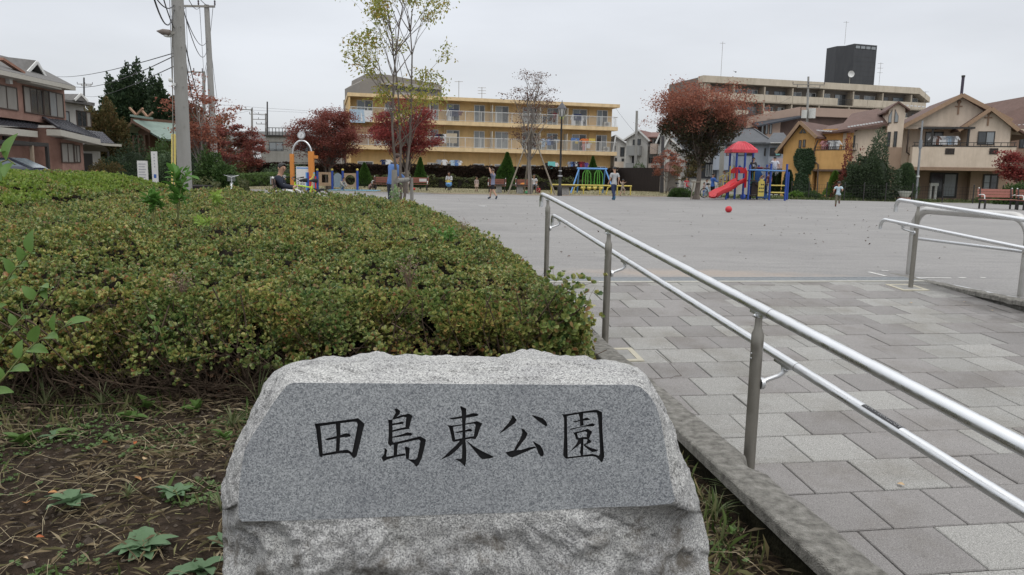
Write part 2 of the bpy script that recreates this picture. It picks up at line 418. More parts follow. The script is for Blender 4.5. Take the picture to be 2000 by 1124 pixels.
# ================================================================ RAMP with pavers
S_ = .07
SA = math.atan(S_)
rampO = bpy.data.objects.new('ramp', None)
bed = MB().box(1.30, 5.65, -9, .0, -.3, -.010).obj('ramp', pm('joint_sand', (.03, .028, .025), .95, .3, 30, .3, 80), kind='structure')
bpy.data.objects.remove(rampO)
bed.location = ER(7.3, 0, 0); bed.rotation_euler = (SA, 0, YAW)
def paver_mat(name, c1, c2, spk):
    m = pm(name, c1, .92, 0, 2.3, .35, 160, col2=c2, det=6)
    t = m.node_tree; b = t.nodes['Principled BSDF']; L = t.links.new
    base = b.inputs['Base Color'].links[0].from_socket
    oi = t.nodes.new('ShaderNodeObjectInfo')
    c = t.nodes.new('ShaderNodeNewGeometry')
    v = t.nodes.new('ShaderNodeTexNoise'); v.inputs['Scale'].default_value = 230; v.inputs['Detail'].default_value = 2; L(c.outputs['Position'], v.inputs[0])
    r = t.nodes.new('ShaderNodeValToRGB'); r.color_ramp.elements[0].position = .36; r.color_ramp.elements[0].color = (spk[0],)*3+(1,)
    r.color_ramp.elements[1].position = .66; r.color_ramp.elements[1].color = (spk[1],)*3+(1,); L(v.outputs[0], r.inputs[0])
    x = t.nodes.new('ShaderNodeMix'); x.data_type = 'RGBA'; x.blend_type = 'MULTIPLY'; x.inputs[0].default_value = 1
    L(base, x.inputs[6]); L(r.outputs[0], x.inputs[7])
    # dirt: broad stains in world space
    v2 = t.nodes.new('ShaderNodeTexNoise'); v2.inputs['Scale'].default_value = 1.7; v2.inputs['Detail'].default_value = 7; v2.inputs['Roughness'].default_value = .65; L(c.outputs['Position'], v2.inputs[0])
    r2 = t.nodes.new('ShaderNodeValToRGB'); r2.color_ramp.elements[0].position = .36; r2.color_ramp.elements[0].color = (.80, .78, .75, 1)
    r2.color_ramp.elements[1].position = .52; r2.color_ramp.elements[1].color = (1, 1, 1, 1); L(v2.outputs[0], r2.inputs[0])
    y = t.nodes.new('ShaderNodeMix'); y.data_type = 'RGBA'; y.blend_type = 'MULTIPLY'; y.inputs[0].default_value = 1
    L(x.outputs[2], y.inputs[6]); L(r2.outputs[0], y.inputs[7])
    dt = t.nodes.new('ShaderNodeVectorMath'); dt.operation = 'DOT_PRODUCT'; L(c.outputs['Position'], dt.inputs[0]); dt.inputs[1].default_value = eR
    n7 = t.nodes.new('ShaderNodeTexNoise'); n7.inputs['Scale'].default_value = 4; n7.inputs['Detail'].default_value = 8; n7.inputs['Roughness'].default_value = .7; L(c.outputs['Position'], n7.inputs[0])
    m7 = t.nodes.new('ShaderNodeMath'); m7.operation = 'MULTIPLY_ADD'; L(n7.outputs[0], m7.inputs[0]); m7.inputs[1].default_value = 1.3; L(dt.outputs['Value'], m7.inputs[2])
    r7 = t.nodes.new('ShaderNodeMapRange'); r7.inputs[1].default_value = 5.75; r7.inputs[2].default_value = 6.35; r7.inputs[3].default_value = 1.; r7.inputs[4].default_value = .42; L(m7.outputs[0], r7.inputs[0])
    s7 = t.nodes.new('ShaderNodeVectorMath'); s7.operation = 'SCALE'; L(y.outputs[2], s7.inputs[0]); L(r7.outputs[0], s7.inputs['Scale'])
    mr_ = t.nodes.new('ShaderNodeMapRange'); mr_.inputs[3].default_value = .91; mr_.inputs[4].default_value = 1.08; L(oi.outputs['Random'], mr_.inputs[0])
    z = t.nodes.new('ShaderNodeVectorMath'); z.operation = 'SCALE'; L(s7.outputs[0], z.inputs[0]); L(mr_.outputs[0], z.inputs['Scale'])
    L(z.outputs[0], b.inputs['Base Color'])
    return m
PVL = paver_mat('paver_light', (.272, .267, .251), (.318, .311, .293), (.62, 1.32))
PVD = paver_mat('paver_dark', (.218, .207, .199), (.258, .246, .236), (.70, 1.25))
def paver_mesh(w, l, name, mat):
    b = .004; g = .0035
    x0, x1, y0, y1 = g, w-g, g, l-g
    m = MB()
    vs = []
    for z, i in ((-.05, 0), (-b, 0), (0, b)):
        vs += [(x0+i, y0+i, z), (x1-i, y0+i, z), (x1-i, y1-i, z), (x0+i, y1-i, z)]
    fs = [(8, 9, 10, 11)]
    for k in (0, 4): fs += [(k+i, k+(i+1) % 4, k+4+(i+1) % 4, k+4+i) for i in range(4)]
    me = m.add(vs, fs).mesh(name); me.materials.append(mat); return me
PW, PL = .335, .305
cache = {}
random.seed(11)
edges = [7.155 - PL*k for k in range(0, 24)]
rowdefs = [(7.155, .145)] + [(ee - PL, PL) for ee in edges[:-1]]
for ri, (e0, ln) in enumerate(rowdefs):
    if e0 < .25: break
    off = 1.80 if (ri % 2 == 0) else 1.965
    k = math.ceil((1.315-off)/PW - 1); x = off + k*PW
    while x < 5.64:
        a = max(x, 1.315); b_ = min(x+PW, 5.64); w = round(b_-a, 3)
        if w > .03:
            light = random.random() < .47
            key = (w, ln, light)
            if key not in cache: cache[key] = paver_mesh(w, ln, 'paver', PVL if light else PVD)
            o = bpy.data.objects.new('paver', cache[key]); COL.objects.link(o); o.parent = bed
            o.location = (a, (e0-7.3)/math.cos(SA), random.uniform(-.0025, .0015))
            o.rotation_euler = (random.gauss(0, .0035), random.gauss(0, .003), random.gauss(0, .0025))
            o.scale = (1, 1/math.cos(SA), 1)
        x += PW
MB().box(1.30, 5.64, 0, .055, -.06, .004).obj('edging_strip', pm('pale_concrete', (.36, .35, .31), .9, .12, 12, .2, 90), bed)
# steel drain grating
gr = thing('drain_grating', 'long grey steel drain grating across the top of the paved ramp', 'drain grating', ER(7.3, 1.3, 0), YAW)
steel_gr = pm('galvanised_grey', (.25, .265, .275), .5, .15, 20, metal=.3)
fr_ = MB(); fr_.box(0, 4.34, .058, .072, -.05, .004).box(0, 4.34, .346, .36, -.05, .004)
fr_.obj('frame', steel_gr, gr)
sl_ = MB()
for i in range(5):
    y = .10 + i*.057
    sl_.box(0, 4.34, y-.012, y+.012, -.04, -.001)
sl_.obj('bearing_bars', steel_gr, gr)
br_ = MB()
for i in range(290): br_.box(.005+i*.015, .014+i*.015, .073, .345, -.035, .001)
br_.obj('cross_bars', steel_gr, gr, kind='stuff')
MB().box(0, 4.34, .058, .36, -.10, -.06).obj('channel', pm('dark_channel', (.03, .03, .03), .9), gr)

# kerbs
def kerb(name, r0, r1, e0, e1, zb, seed):
    n = 260; prof = []
    rad = .012
    base = [(r0+.05, zb), (r0+.05, -.10), (r0+.03, -.062), (r0, -.045), (r0, -.008), (r0+.003, -.003), (r0+.008, 0), (r0*.67+r1*.33, .001), (r0*.33+r1*.67, .001), (r1-.018, 0), (r1-.006, -.005), (r1, -.018), (r1, -.06), (r1, zb)]
    rows = []
    for i in range(n+1):
        e = e0 + (e1-e0)*i/n; row = []
        for j, (r, z) in enumerate(base):
            p = ER(e, r, z); q = Vector((p.x*9, p.y*9, z*9+seed)); q2 = Vector((p.x*45, p.y*45, z*45+seed))
            d = noise.noise(q)*.004 + noise.noise(q2)*.0028
            chip = max(0, noise.noise(Vector((p.x*6, p.y*6, seed+9)))-.25)*.05 if 3 <= j <= 11 and j not in (7, 8) else 0
            cx = 1 if j > 7 else -1
            p += eR*(cx*(d-chip)) ; p.z += (d*.6-chip*.8) if j not in (0, 13) else 0
            row.append(p)
        rows.append(row)
    m = MB(); m.grid(rows, False)
    for rr in (rows[0], rows[-1]): m.add(rr, [tuple(range(len(rr)))])
    o = m.obj(name, kerbm, kind='structure'); o.data.materials.append(pm('undercut_shade', (.010, .009, .006), .98, .3, 14, .8, 60, col2=(.035, .033, .02), spec=.1))
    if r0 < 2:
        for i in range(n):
            for j in (0, 1): o.data.polygons[i*13+j].material_index = 1  # undercut faces coloured near-black, shade below the step painted in
    return o
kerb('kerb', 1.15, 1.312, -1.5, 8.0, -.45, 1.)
kerb('kerb', 5.648, 5.80, -1.5, 8.02, -.60, 5.)

# post footing plates
creamc = pm('cream_concrete', (.42, .39, .31), .9, .12, 15, .2, 80)
for e_p, r_p in ((7.0, 5.2), (4.9, 1.47)):
    o = thing('footing_plate', 'square cream concrete footing round the right handrail post by the drain' if r_p > 3 else 'square cream concrete footing beside the left kerb at the middle rail post', 'concrete footing', ER(e_p, r_p, rampz(e_p)+.001), YAW)
    o.rotation_euler = (SA, 0, YAW)
    h = .15; f = MB()
    for a in ((-h, h, -h, -h+.04), (-h, h, h-.04, h), (-h, -h+.04, -h+.04, h-.04), (h-.04, h, -h+.04, h-.04)): f.box(*a, -.05, .006)
    f.obj('frame', creamc, o)
    MB().box(-h+.04, h-.04, -h+.04, h-.04, -.05, .003).obj('mortar', concrete, o)

# ================================================================ HANDRAILS
steel = pm('brushed_steel', (.60, .61, .62), .30, .05, 4, .06, 200, metal=1., stretch=(1, .05, 1))
steelw = pm('satin_rail', (.66, .67, .68), .26, .04, 4, metal=.92)
steelp = pm('post_steel', (.27, .255, .225), .38, .12, 5, .05, 80, metal=.85, stretch=(1, 1, .3))
def rail_assembly(name, label, rc, rl, e_posts, e_end, e_near, side, tape):
    o = thing(name, label, 'handrail', ER(e_posts[0], rc, rampz(e_posts[0])), YAW)
    oe = e_posts[0]; oz = rampz(oe)
    def L(e, r, h): return Vector((r-rc, e-oe, rampz(e)+h-oz))
    def rail(nm, r, H, rad, drop, mat, ee):
        pts = [L(e_near + (ee-e_near)*i/24, r, H) for i in range(25)]
        p = pts[-1]
        for k in range(1, 9):
            a = math.pi/2*k/8
            pts.append(p + Vector((0, .075*math.sin(a), -.075*(1-math.cos(a)))))
        pts.append(pts[-1] - Vector((0, 0, drop)))
        b = MB(); b.tube(pts, rad, 18)
        return b.obj(nm, mat, o)
    tr = rail('top_rail', rc, .88, .021, .05, steelw, e_end)
    lr = rail('lower_rail', rl, .67, .0185, .03, steelw, e_end)
    # joints in the rails: thin collars
    for e in e_posts:
        for r, H, rad, par in ((rc, .88, .0213, tr), (rl, .67, .0188, lr)):
            j = MB(); a = L(e-.10, r, H); c = L(e-.103, r, H); j.cyl(c, a, rad, n=18); j.obj('joint', pm('joint_dark', (.2, .2, .2), .4, metal=.8), par)
    pm_ = None
    for e in e_posts:
        z = rampz(e) - oz; y = e-oe
        if pm_ is None:
            b = MB()
            b.tube([(0, 0, -.06), (0, 0, .71), (0, 0, .73), (0, 0, .775), (0, 0, .80), (0, 0, .845)], [.0235, .0235, .0245, .0245, .015, .0135], 20)
            po = b.obj('post', steelp, o); pm_ = po
            c = MB(); c.tube([(0, 0, .845), (0, 0, .862)], .016, 12); c.ball((-.016 if side > 0 else .016, 0, .85), .008, 8, 6)
            # saddle plate under the top rail
            c.bar((0, -.055, .8545), (0, .055, .8545+.0077), .026, .012)
            c.obj('saddle', steel, po)
            d = MB(); s = 1 if rl > rc else -1; dx = rl-rc
            d.cyl((s*.022, 0, .575), (s*.036, 0, .575), .024, n=14)
            d.tube([(s*.03, 0, .58), (dx*.5, 0, .592), (dx*.85, 0, .605), (dx, 0, .618), (dx, 0, .648)], [.011, .009, .009, .010, .012], 10)
            d.bar((dx, -.06, .6475), (dx, .06, .6475+.0084), .026, .010)
            d.ball((dx, -.02, .632), .009, 8, 6)
            d.obj('bracket', steel, po)
            f = MB(); f.ball((.0225*(-1 if side > 0 else 1), -.004, .70), .004, 6, 4).ball((.0225*(-1 if side > 0 else 1), -.004, .68), .004, 6, 4); f.obj('screws', steel, po)
            po.location = (0, y, z)
        else:
            q = dup(pm_, parent=o); q.location = (0, y, z)
    if tape:
        e1, e2 = tape
        p1 = L(e1, rl, .67); p2 = L(e2, rl, .67); b = MB()
        for i in range(6):
            a0 = R(50+i*14); a1 = R(50+(i+1)*14); vs = []
            for p, a in ((p1, a0), (p2, a0), (p2, a1), (p1, a1)): vs.append(p + Vector((-math.cos(a), 0, math.sin(a)))*.0192)
            b.add(vs, [(0, 1, 2, 3)], True)
        tp = b.obj('braille_label', pm('label_dark', (.02, .02, .022), .5), lr)
        # raised dots and small print
        dots = MB()
        random.seed(3)
        for i in range(26):
            e = e1+(e2-e1)*(i+1)/28
            for k in range(3):
                if random.random() < .55:
                    a = R(70+k*10); p = L(e, rl, .67) + Vector((-math.cos(a), 0, math.sin(a)))*.0196
                    dots.cbox(p.x, p.y, p.z, .0016, .002, .0016)
        dots.obj('braille_dots', pm('dot_grey', (.5, .5, .5), .5), lr, kind='stuff')
    return o
rail_assembly('handrail', 'near stainless two-tier handrail along the left kerb of the paved ramp', 1.38, 1.50, [7.1, 4.90, 2.70, .5], 7.38, -.3, 1, (1.98, 2.17))
rail_assembly('handrail', 'far stainless two-tier handrail beside the right kerb of the paved ramp', 5.24, 5.08, [7.0, 4.8, 2.6], 7.28, 1.6, -1, None)
# arched barrier on the right kerb
ab = thing('barrier_arch', 'thick rounded stainless barrier arch standing behind the right kerb', 'barrier', ER(7.88, 5.87, 0), YAW)
L_ = -1.62; Rr = .044; ht = .80
pts = [(0, 0, -.05), (0, 0, .3), (0, 0, ht-.28)]
for k in range(1, 9): a = math.pi/2*k/8; pts.append((0, -.22*(1-math.cos(a)), ht-.26+.22*math.sin(a)))
for k in range(0, 9): a = math.pi/2*k/8; pts.append((0, L_+.22-.22*math.sin(a), ht-.26+.22*math.cos(a)))
pts += [(0, L_, .3), (0, L_, -.05)]
MB().tube(pts, Rr, 20).obj('arch_tube', pm('barrier_steel', (.50, .49, .47), .33, .06, 6, metal=.9), ab)
MB().cyl((0, -.04, .43), (0, L_+.04, .43), .017).obj('cross_bar', steel, ab)

# ================================================================ NAME STONE
def granite(name, lo, hi, gscale, rough, bump, stain=None):
    m = bpy.data.materials.new(name); m.use_nodes = True; t = m.node_tree; b = t.nodes['Principled BSDF']; L = t.links.new
    b.inputs['Roughness'].default_value = rough; b.inputs['Specular IOR Level'].default_value = .35
    c = t.nodes.new('ShaderNodeTexCoord')
    v = t.nodes.new('ShaderNodeTexVoronoi'); v.inputs['Scale'].default_value = gscale; L(c.outputs['Object'], v.inputs[0])
    s = t.nodes.new('ShaderNodeSeparateColor'); L(v.outputs['Color'], s.inputs[0])
    n = t.nodes.new('ShaderNodeTexNoise'); n.inputs['Scale'].default_value = gscale*.6; n.inputs['Detail'].default_value = 4; n.inputs['Roughness'].default_value = .7; L(c.outputs['Object'], n.inputs[0])
    ma = t.nodes.new('ShaderNodeMath'); ma.operation = 'MULTIPLY_ADD'; L(s.outputs[0], ma.inputs[0]); ma.inputs[1].default_value = .55
    m2 = t.nodes.new('ShaderNodeMath'); m2.operation = 'MULTIPLY'; L(n.outputs[0], m2.inputs[0]); m2.inputs[1].default_value = .5; L(m2.outputs[0], ma.inputs[2])
    r = t.nodes.new('ShaderNodeValToRGB'); el = r.color_ramp.elements
    el[0].position = .18; el[0].color = (lo[0]*.45, lo[1]*.46, lo[2]*.50, 1); el[1].position = .85; el[1].color = (*hi, 1)
    x = el.new(.38); x.color = (*lo, 1); x = el.new(.62); x.color = (*[(a+bb)/2 for a, bb in zip(lo, hi)], 1)
    L(ma.outputs[0], r.inputs[0]); out = r.outputs[0]
    nb = t.nodes.new('ShaderNodeTexNoise'); nb.inputs['Scale'].default_value = 5; nb.inputs['Detail'].default_value = 9; nb.inputs['Roughness'].default_value = .7; L(c.outputs['Object'], nb.inputs[0])
    r2 = t.nodes.new('ShaderNodeValToRGB'); r2.color_ramp.elements[0].position = .3; r2.color_ramp.elements[0].color = (.78, .78, .80, 1); r2.color_ramp.elements[1].position = .65; r2.color_ramp.elements[1].color = (1.08, 1.08, 1.07, 1)
    L(nb.outputs[0], r2.inputs[0])
    y = t.nodes.new('ShaderNodeMix'); y.data_type = 'RGBA'; y.blend_type = 'MULTIPLY'; y.inputs[0].default_value = 1; L(out, y.inputs[6]); L(r2.outputs[0], y.inputs[7]); out = y.outputs[2]
    if stain:
        sp = t.nodes.new('ShaderNodeSeparateXYZ'); L(c.outputs['Object'], sp.inputs[0])
        n3 = t.nodes.new('ShaderNodeTexNoise'); n3.inputs['Scale'].default_value = 9; n3.inputs['Detail'].default_value = 8; n3.inputs['Roughness'].default_value = .72; L(c.outputs['Object'], n3.inputs[0])
        hz = t.nodes.new('ShaderNodeMapRange'); hz.inputs[1].default_value = .62; hz.inputs[2].default_value = .30; hz.inputs[3].default_value = -.16; hz.inputs[4].default_value = .055; L(sp.outputs[2], hz.inputs[0])
        sm = t.nodes.new('ShaderNodeMath'); sm.operation = 'ADD'; L(n3.outputs[0], sm.inputs[0]); L(hz.outputs[0], sm.inputs[1])
        r4 = t.nodes.new('ShaderNodeMapRange'); r4.inputs[1].default_value = .54; r4.inputs[2].default_value = .68; r4.inputs[3].default_value = 0; r4.inputs[4].default_value = .85; L(sm.outputs[0], r4.inputs[0])
        z = t.nodes.new('ShaderNodeMix'); z.data_type = 'RGBA'; L(r4.outputs[0], z.inputs[0]); L(out, z.inputs[6]); z.inputs[7].default_value = (*stain, 1); out = z.outputs[2]
    L(out, b.inputs['Base Color'])
    n5 = t.nodes.new('ShaderNodeTexNoise'); n5.inputs['Scale'].default_value = 55; n5.inputs['Detail'].default_value = 7; n5.inputs['Roughness'].default_value = .7; L(c.outputs['Object'], n5.inputs[0])
    bp = t.nodes.new('ShaderNodeBump'); bp.inputs['Strength'].default_value = bump; bp.inputs['Distance'].default_value = .012; L(n5.outputs[0], bp.inputs['Height']); L(bp.outputs[0], b.inputs['Normal'])
    return m
GR_FACE = granite('granite_honed', (.165, .175, .184), (.36, .372, .378), 380, .6, .04)
GR_ROUGH = granite('granite_rough', (.29, .288, .28), (.70, .695, .67), 380, .9, .9, (.10, .085, .065))
INK = pm('engraved_black', (.006, .006, .007), .75, .1, 30)
# honed panel plane leans back a little
P0 = W(905, 890, 1.60); LEAN = R(9)
pn = Vector((0, -math.cos(LEAN), math.sin(LEAN)))
def onface(px, py, off=0.):
    d = Vector(ray(px, py)); o = Vector((0, 0, CAMH)); q = P0 - pn*off
    return o + d*((q-o).dot(pn)/d.dot(pn))
stone = thing('name_stone', 'rough granite name stone with honed grey face engraved with five black characters', 'name stone', (P0.x, P0.y+.08, SOILZ))
SO = Vector((P0.x, P0.y+.08, SOILZ))
facepx = [(572, 748), (700, 749), (830, 750), (960, 751), (1090, 752), (1238, 752), (1252, 757), (1268, 772), (1281, 792), (1291, 825), (1298, 862), (1305, 900), (1309, 935), (1314, 958), (1319, 975), (1312, 984), (1260, 989), (1180, 991), (1090, 996), (1000, 1002), (900, 1004), (800, 1008), (700, 1012), (600, 1016), (520, 1018), (472, 1019), (466, 1010), (466, 980), (468, 940), (473, 905), (478, 880), (490, 855), (510, 825), (532, 790), (552, 763), (562, 752)]
silpx = [(434, 1008), (434, 949), (441, 925), (450, 900), (463, 862), (481, 825), (497, 792), (517, 747), (533, 728), (552, 716), (568, 710), (590, 703), (620, 703), (660, 703), (700, 701), (725, 697), (760, 696), (790, 698), (815, 703), (850, 703), (900, 704), (950, 702), (1000, 703), (1030, 700), (1060, 699), (1100, 701), (1150, 703), (1200, 706), (1222, 709), (1245, 718), (1262, 733), (1280, 762), (1297, 795), (1319, 838), (1325, 872), (1346, 917), (1358, 950), (1366, 985), (1377, 1030), (1385, 1060), (1387, 1124), (1392, 1250), (1370, 1420), (1200, 1480), (900, 1490), (600, 1480), (440, 1430), (425, 1250), (437, 1124), (435, 1070)]
CX, CY = 900, 885
def polar(poly, n):
    res = []
    for k in range(n):
        a = 2*math.pi*k/n; dx, dy = math.cos(a), math.sin(a); best = None
        for i in range(len(poly)):
            x1, y1 = poly[i]; x2, y2 = poly[(i+1) % len(poly)]
            ex, ey = x2-x1, y2-y1; den = dx*ey - dy*ex
            if abs(den) < 1e-9: continue
            t = ((x1-CX)*ey - (y1-CY)*ex)/den; u = ((x1-CX)*dy - (y1-CY)*dx)/den
            if t > 0 and -1e-6 <= u <= 1+1e-6 and (best is None or t > best): best = t
        res.append((CX+dx*best, CY+dy*best))
    return res
NA = 460
fp = polar(facepx, NA); sp_ = polar(silpx, NA)
rings = []
NR = 46
def fbm(p, s, o=4, seed=0.):
    a = 1; v = 0; q = p*s
    for i in range(o): v += a*noise.noise(q + Vector((seed, i*7.3, 0))); q = q*2.1; a *= .5
    return v
for k in range(NR+1):
    t = k/NR; row = []
    for i in range(NA):
        F0 = onface(*fp[i])
        down = max(0., min(1., (fp[i][1]-960)/60)) * max(0, min(1, (sp_[i][1]-1000)/150))
        back = .20*(1-down) + .02*down
        side = 1 if (fp[i][1] > 760 and fp[i][1] < 985) else 0
        back = .16 if side else back
        S0 = Vector(ray(*sp_[i])); S0 = Vector((0, 0, CAMH)) + S0*((P0.y + back + .03)/S0[1])
        p = F0.lerp(S0, t)
        p += Vector((0, -1, .0))*(down*.055*math.sin(math.pi*min(1, t*1.3))**.8 if t < .77 else down*.055*math.sin(math.pi*min(1, t*1.3)))
        if not down and side: p += Vector((0, -1, 0))*.03*math.sin(math.pi*t)
        if not side and not down: p += Vector((0, 0, 1))*.012*math.sin(math.pi*t)
        amp = min(1, t*9)
        q = Vector(p)
        if down > .3:
            rid = abs(fbm(q, 9, 4, 3.)); d = fbm(q, 8, 5)*.024 + (rid-.25)*.042 + fbm(q, 26, 4)*.009
            p += Vector((0, -1, .1))*d*amp
        else:
            st = q.copy(); st = Vector((st.x*.45, st.y, st.z*1.8+st.x*.25))
            d = fbm(st, 16, 5)*.0048 + fbm(q, 60, 3)*.0028 - max(0, .09-abs(fbm(st, 11, 3, 5.)))*.09
            p += Vector((0, -.5, .8) if not side else ((CX < fp[i][0])*2-1, -.6, .2))*d*amp*(1. if t < .97 else .6)
        row.append(p - SO)
    rings.append(row)
for back, sc in ((.06, .985), (.14, .96), (.22, .90)):
    row = []
    for i in range(NA):
        p = rings[NR][i].copy(); c = Vector((0, 0, .3)); q = c + (p-c)*sc; q.y = p.y*.3 + back*1.1+.05
        d = fbm(q, 10, 4)*.012; q += Vector((0, d, d)); row.append(q)
    rings.append(row)
m = MB(); vs = [p for row in rings for p in row]; fs = []
for a in range(len(rings)-1):
    for i in range(NA): fs.append((a*NA+i, a*NA+(i+1) % NA, (a+1)*NA+(i+1) % NA, (a+1)*NA+i))
L0 = (len(rings)-1)*NA
m.add(vs, [f[::-1] for f in fs], True); m.add([vs[L0+i] for i in range(NA)], [tuple(range(NA))])
m.obj('rough_stone', GR_ROUGH, stone)
# honed panel: slab 22 mm thick, characters cut in as V-less grooves by boolean
pan = MB(); front = [onface(*p, off=-.0015)-SO for p in facepx]; pan.prism([p for p in front], pn*-.022)
panel = pan.obj('honed_face', GR_FACE, stone)
def z8(ox, oy, sc, P): return [(ox+x/sc, oy+y/sc) for x, y in P]
STROKES = []
A1 = lambda P: STROKES.append(z8(600, 780, 8, P))
A2 = lambda P: STROKES.append(z8(850, 780, 8, P))
A3 = lambda P: STROKES.append(z8(1060, 780, 8.03, P))
A1([(105,385),(150,385),(200,415),(215,560),(240,860),(235,905),(210,915),(185,890),(160,700),(135,480)])
A1([(120,400),(150,385),(470,345),(740,310),(790,297),(895,390),(870,480),(820,700),(770,890),(735,925),(710,920),(670,865),(700,830),(740,640),(785,400),(770,365),(740,355),(480,385),(180,430)])
A1([(440,380),(515,370),(515,560),(498,850),(440,855),(455,560)])
A1([(270,632),(300,618),(530,560),(600,535),(650,540),(680,570),(665,592),(560,600),(310,648)])
A1([(210,880),(225,860),(440,818),(560,800),(625,793),(690,830),(680,870),(640,850),(520,848),(260,890)])
A1([(1360,155),(1400,148),(1450,185),(1445,235),(1400,275),(1365,320),(1320,325),(1350,270),(1380,215)])
A1([(1255,322),(1290,325),(1330,325),(1330,660),(1350,690),(1300,745),(1258,700),(1270,560),(1268,380)])
A1([(1330,320),(1380,285),(1480,250),(1590,228),(1645,265),(1620,340),(1590,465),(1530,470),(1535,380),(1545,290),(1500,280),(1400,310),(1340,325)])
A1([(1325,385),(1420,368),(1480,350),(1512,372),(1490,393),(1420,400),(1325,415)])
A1([(1325,490),(1400,470),(1530,440),(1590,435),(1590,470),(1500,480),(1400,500),(1325,520)])
A1([(1320,592),(1400,575),(1500,545),(1560,520),(1620,530),(1645,550),(1620,575),(1520,580),(1400,600),(1320,610)])
A1([(1310,690),(1400,672),(1600,625),(1760,583),(1855,635),(1835,740),(1790,920),(1740,1030),(1700,1065),(1660,1010),(1610,975),(1560,945),(1600,945),(1680,950),(1715,920),(1750,760),(1765,660),(1740,635),(1600,665),(1400,710),(1320,720)])
A1([(1350,705),(1415,700),(1405,800),(1400,880),(1345,885),(1350,800)])
A1([(1205,762),(1250,800),(1235,870),(1240,905),(1520,850),(1535,885),(1400,905),(1250,950),(1190,980),(1155,920),(1200,860)])
A1([(1515,750),(1560,748),(1600,770),(1595,850),(1585,940),(1545,945),(1535,880),(1530,810)])
A2([(385,120),(400,112),(485,150),(483,260),(470,420),(472,650),(485,800),(485,960),(465,1060),(435,1030),(380,980),(310,945),(330,938),(400,940),(415,920),(420,730),(425,500),(415,300),(410,190)])
A2([(220,298),(260,295),(480,255),(590,220),(650,228),(680,250),(655,270),(480,295),(290,320),(240,320)])
A2([(185,410),(240,415),(275,440),(300,560),(315,660),(285,675),(262,655),(240,540),(215,450)])
A2([(230,420),(400,400),(620,355),(650,345),(735,385),(700,460),(660,580),(625,635),(595,610),(615,500),(630,400),(600,385),(470,405),(260,440)])
A2([(310,518),(480,485),(540,463),(585,490),(560,508),(480,512),(340,535)])
A2([(290,650),(310,635),(500,600),(620,580),(625,635),(560,620),(480,635),(300,672)])
A2([(385,650),(440,640),(430,700),(340,800),(230,890),(75,958),(140,900),(240,800),(330,720)])
A2([(470,640),(500,660),(600,740),(740,820),(920,905),(870,930),(740,945),(700,920),(620,820),(530,710)])
A2([(1190,258),(1220,258),(1275,330),(1240,385),(1160,440),(1080,500),(998,550),(1080,450),(1150,370),(1200,290)])
A2([(1498,250),(1550,260),(1680,300),(1735,355),(1755,410),(1735,435),(1690,405),(1600,340)])
A2([(1345,460),(1390,475),(1445,545),(1420,610),(1340,710),(1270,805),(1225,815),(1265,730),(1330,620),(1360,530)])
A2([(1095,838),(1220,805),(1350,795),(1480,755),(1560,742),(1585,760),(1480,800),(1300,880),(1200,920),(1150,900)])
A2([(1520,655),(1580,690),(1640,725),(1680,780),(1700,850),(1690,895),(1650,900),(1610,850),(1580,760),(1550,710)])
A3([(305,238),(360,245),(382,275),(385,500),(395,920),(380,945),(345,925),(322,880),(335,600),(335,300)])
A3([(320,245),(420,232),(640,195),(850,168),(935,210),(940,500),(960,780),(970,900),(935,1005),(900,975),(870,910),(900,860),(895,650),(870,300),(850,215),(800,212),(640,225),(380,270)])
A3([(385,915),(600,890),(780,862),(850,880),(900,900),(890,960),(840,915),(780,900),(600,915),(390,940)])
A3([(560,230),(640,210),(635,300),(645,415),(590,430),(580,290)])
A3([(475,355),(580,330),(700,292),(755,320),(720,335),(620,345),(500,370)])
A3([(415,472),(580,440),(720,400),(780,380),(825,405),(800,430),(640,438),(440,487)])
A3([(475,525),(540,535),(555,600),(575,645),(530,640),(515,600),(500,560)])
A3([(480,530),(600,505),(710,468),(780,515),(750,580),(730,625),(690,610),(695,530),(670,510),(530,545)])
A3([(540,620),(640,598),(730,600),(720,640),(640,630),(560,650)])
A3([(595,620),(640,615),(640,750),(635,895),(605,900),(585,840),(600,730)])
A3([(560,640),(620,630),(600,700),(530,760),(425,832),(470,780),(530,710)])
A3([(640,700),(680,730),(760,770),(880,805),(840,825),(780,838),(720,800),(650,740)])
A3([(710,620),(770,660),(750,690),(650,735),(650,715),(690,690)])
cut = MB()
for i, s in enumerate(STROKES):
    o_ = i*.00003
    cut.prism([onface(*p, off=-.004-o_)-SO for p in s], pn*-(.0115+o_))
cutter = cut.obj('cutter', INK)
panel.data.materials.append(INK)
bpy.context.view_layer.update()
cutter.matrix_world = panel.matrix_world
import bmesh
bmx = bmesh.new(); bmx.from_mesh(cutter.data); bmesh.ops.recalc_face_normals(bmx, faces=bmx.faces); bmx.to_mesh(cutter.data); bmx.free()
bmx = bmesh.new(); bmx.from_mesh(panel.data); bmesh.ops.recalc_face_normals(bmx, faces=bmx.faces); bmx.to_mesh(panel.data); bmx.free()
bo = panel.modifiers.new('cut', 'BOOLEAN'); bo.object = cutter; bo.operation = 'DIFFERENCE'; bo.solver = 'EXACT'; bo.use_self = True
bo.material_mode = 'TRANSFER'
bpy.context.view_layer.update()
dg = bpy.context.evaluated_depsgraph_get()
nm = bpy.data.meshes.new_from_object(panel.evaluated_get(dg)); panel.modifiers.clear(); panel.data = nm
print('panel faces', len(nm.polygons), [x.name if x else None for x in nm.materials])
bpy.data.objects.remove(cutter)
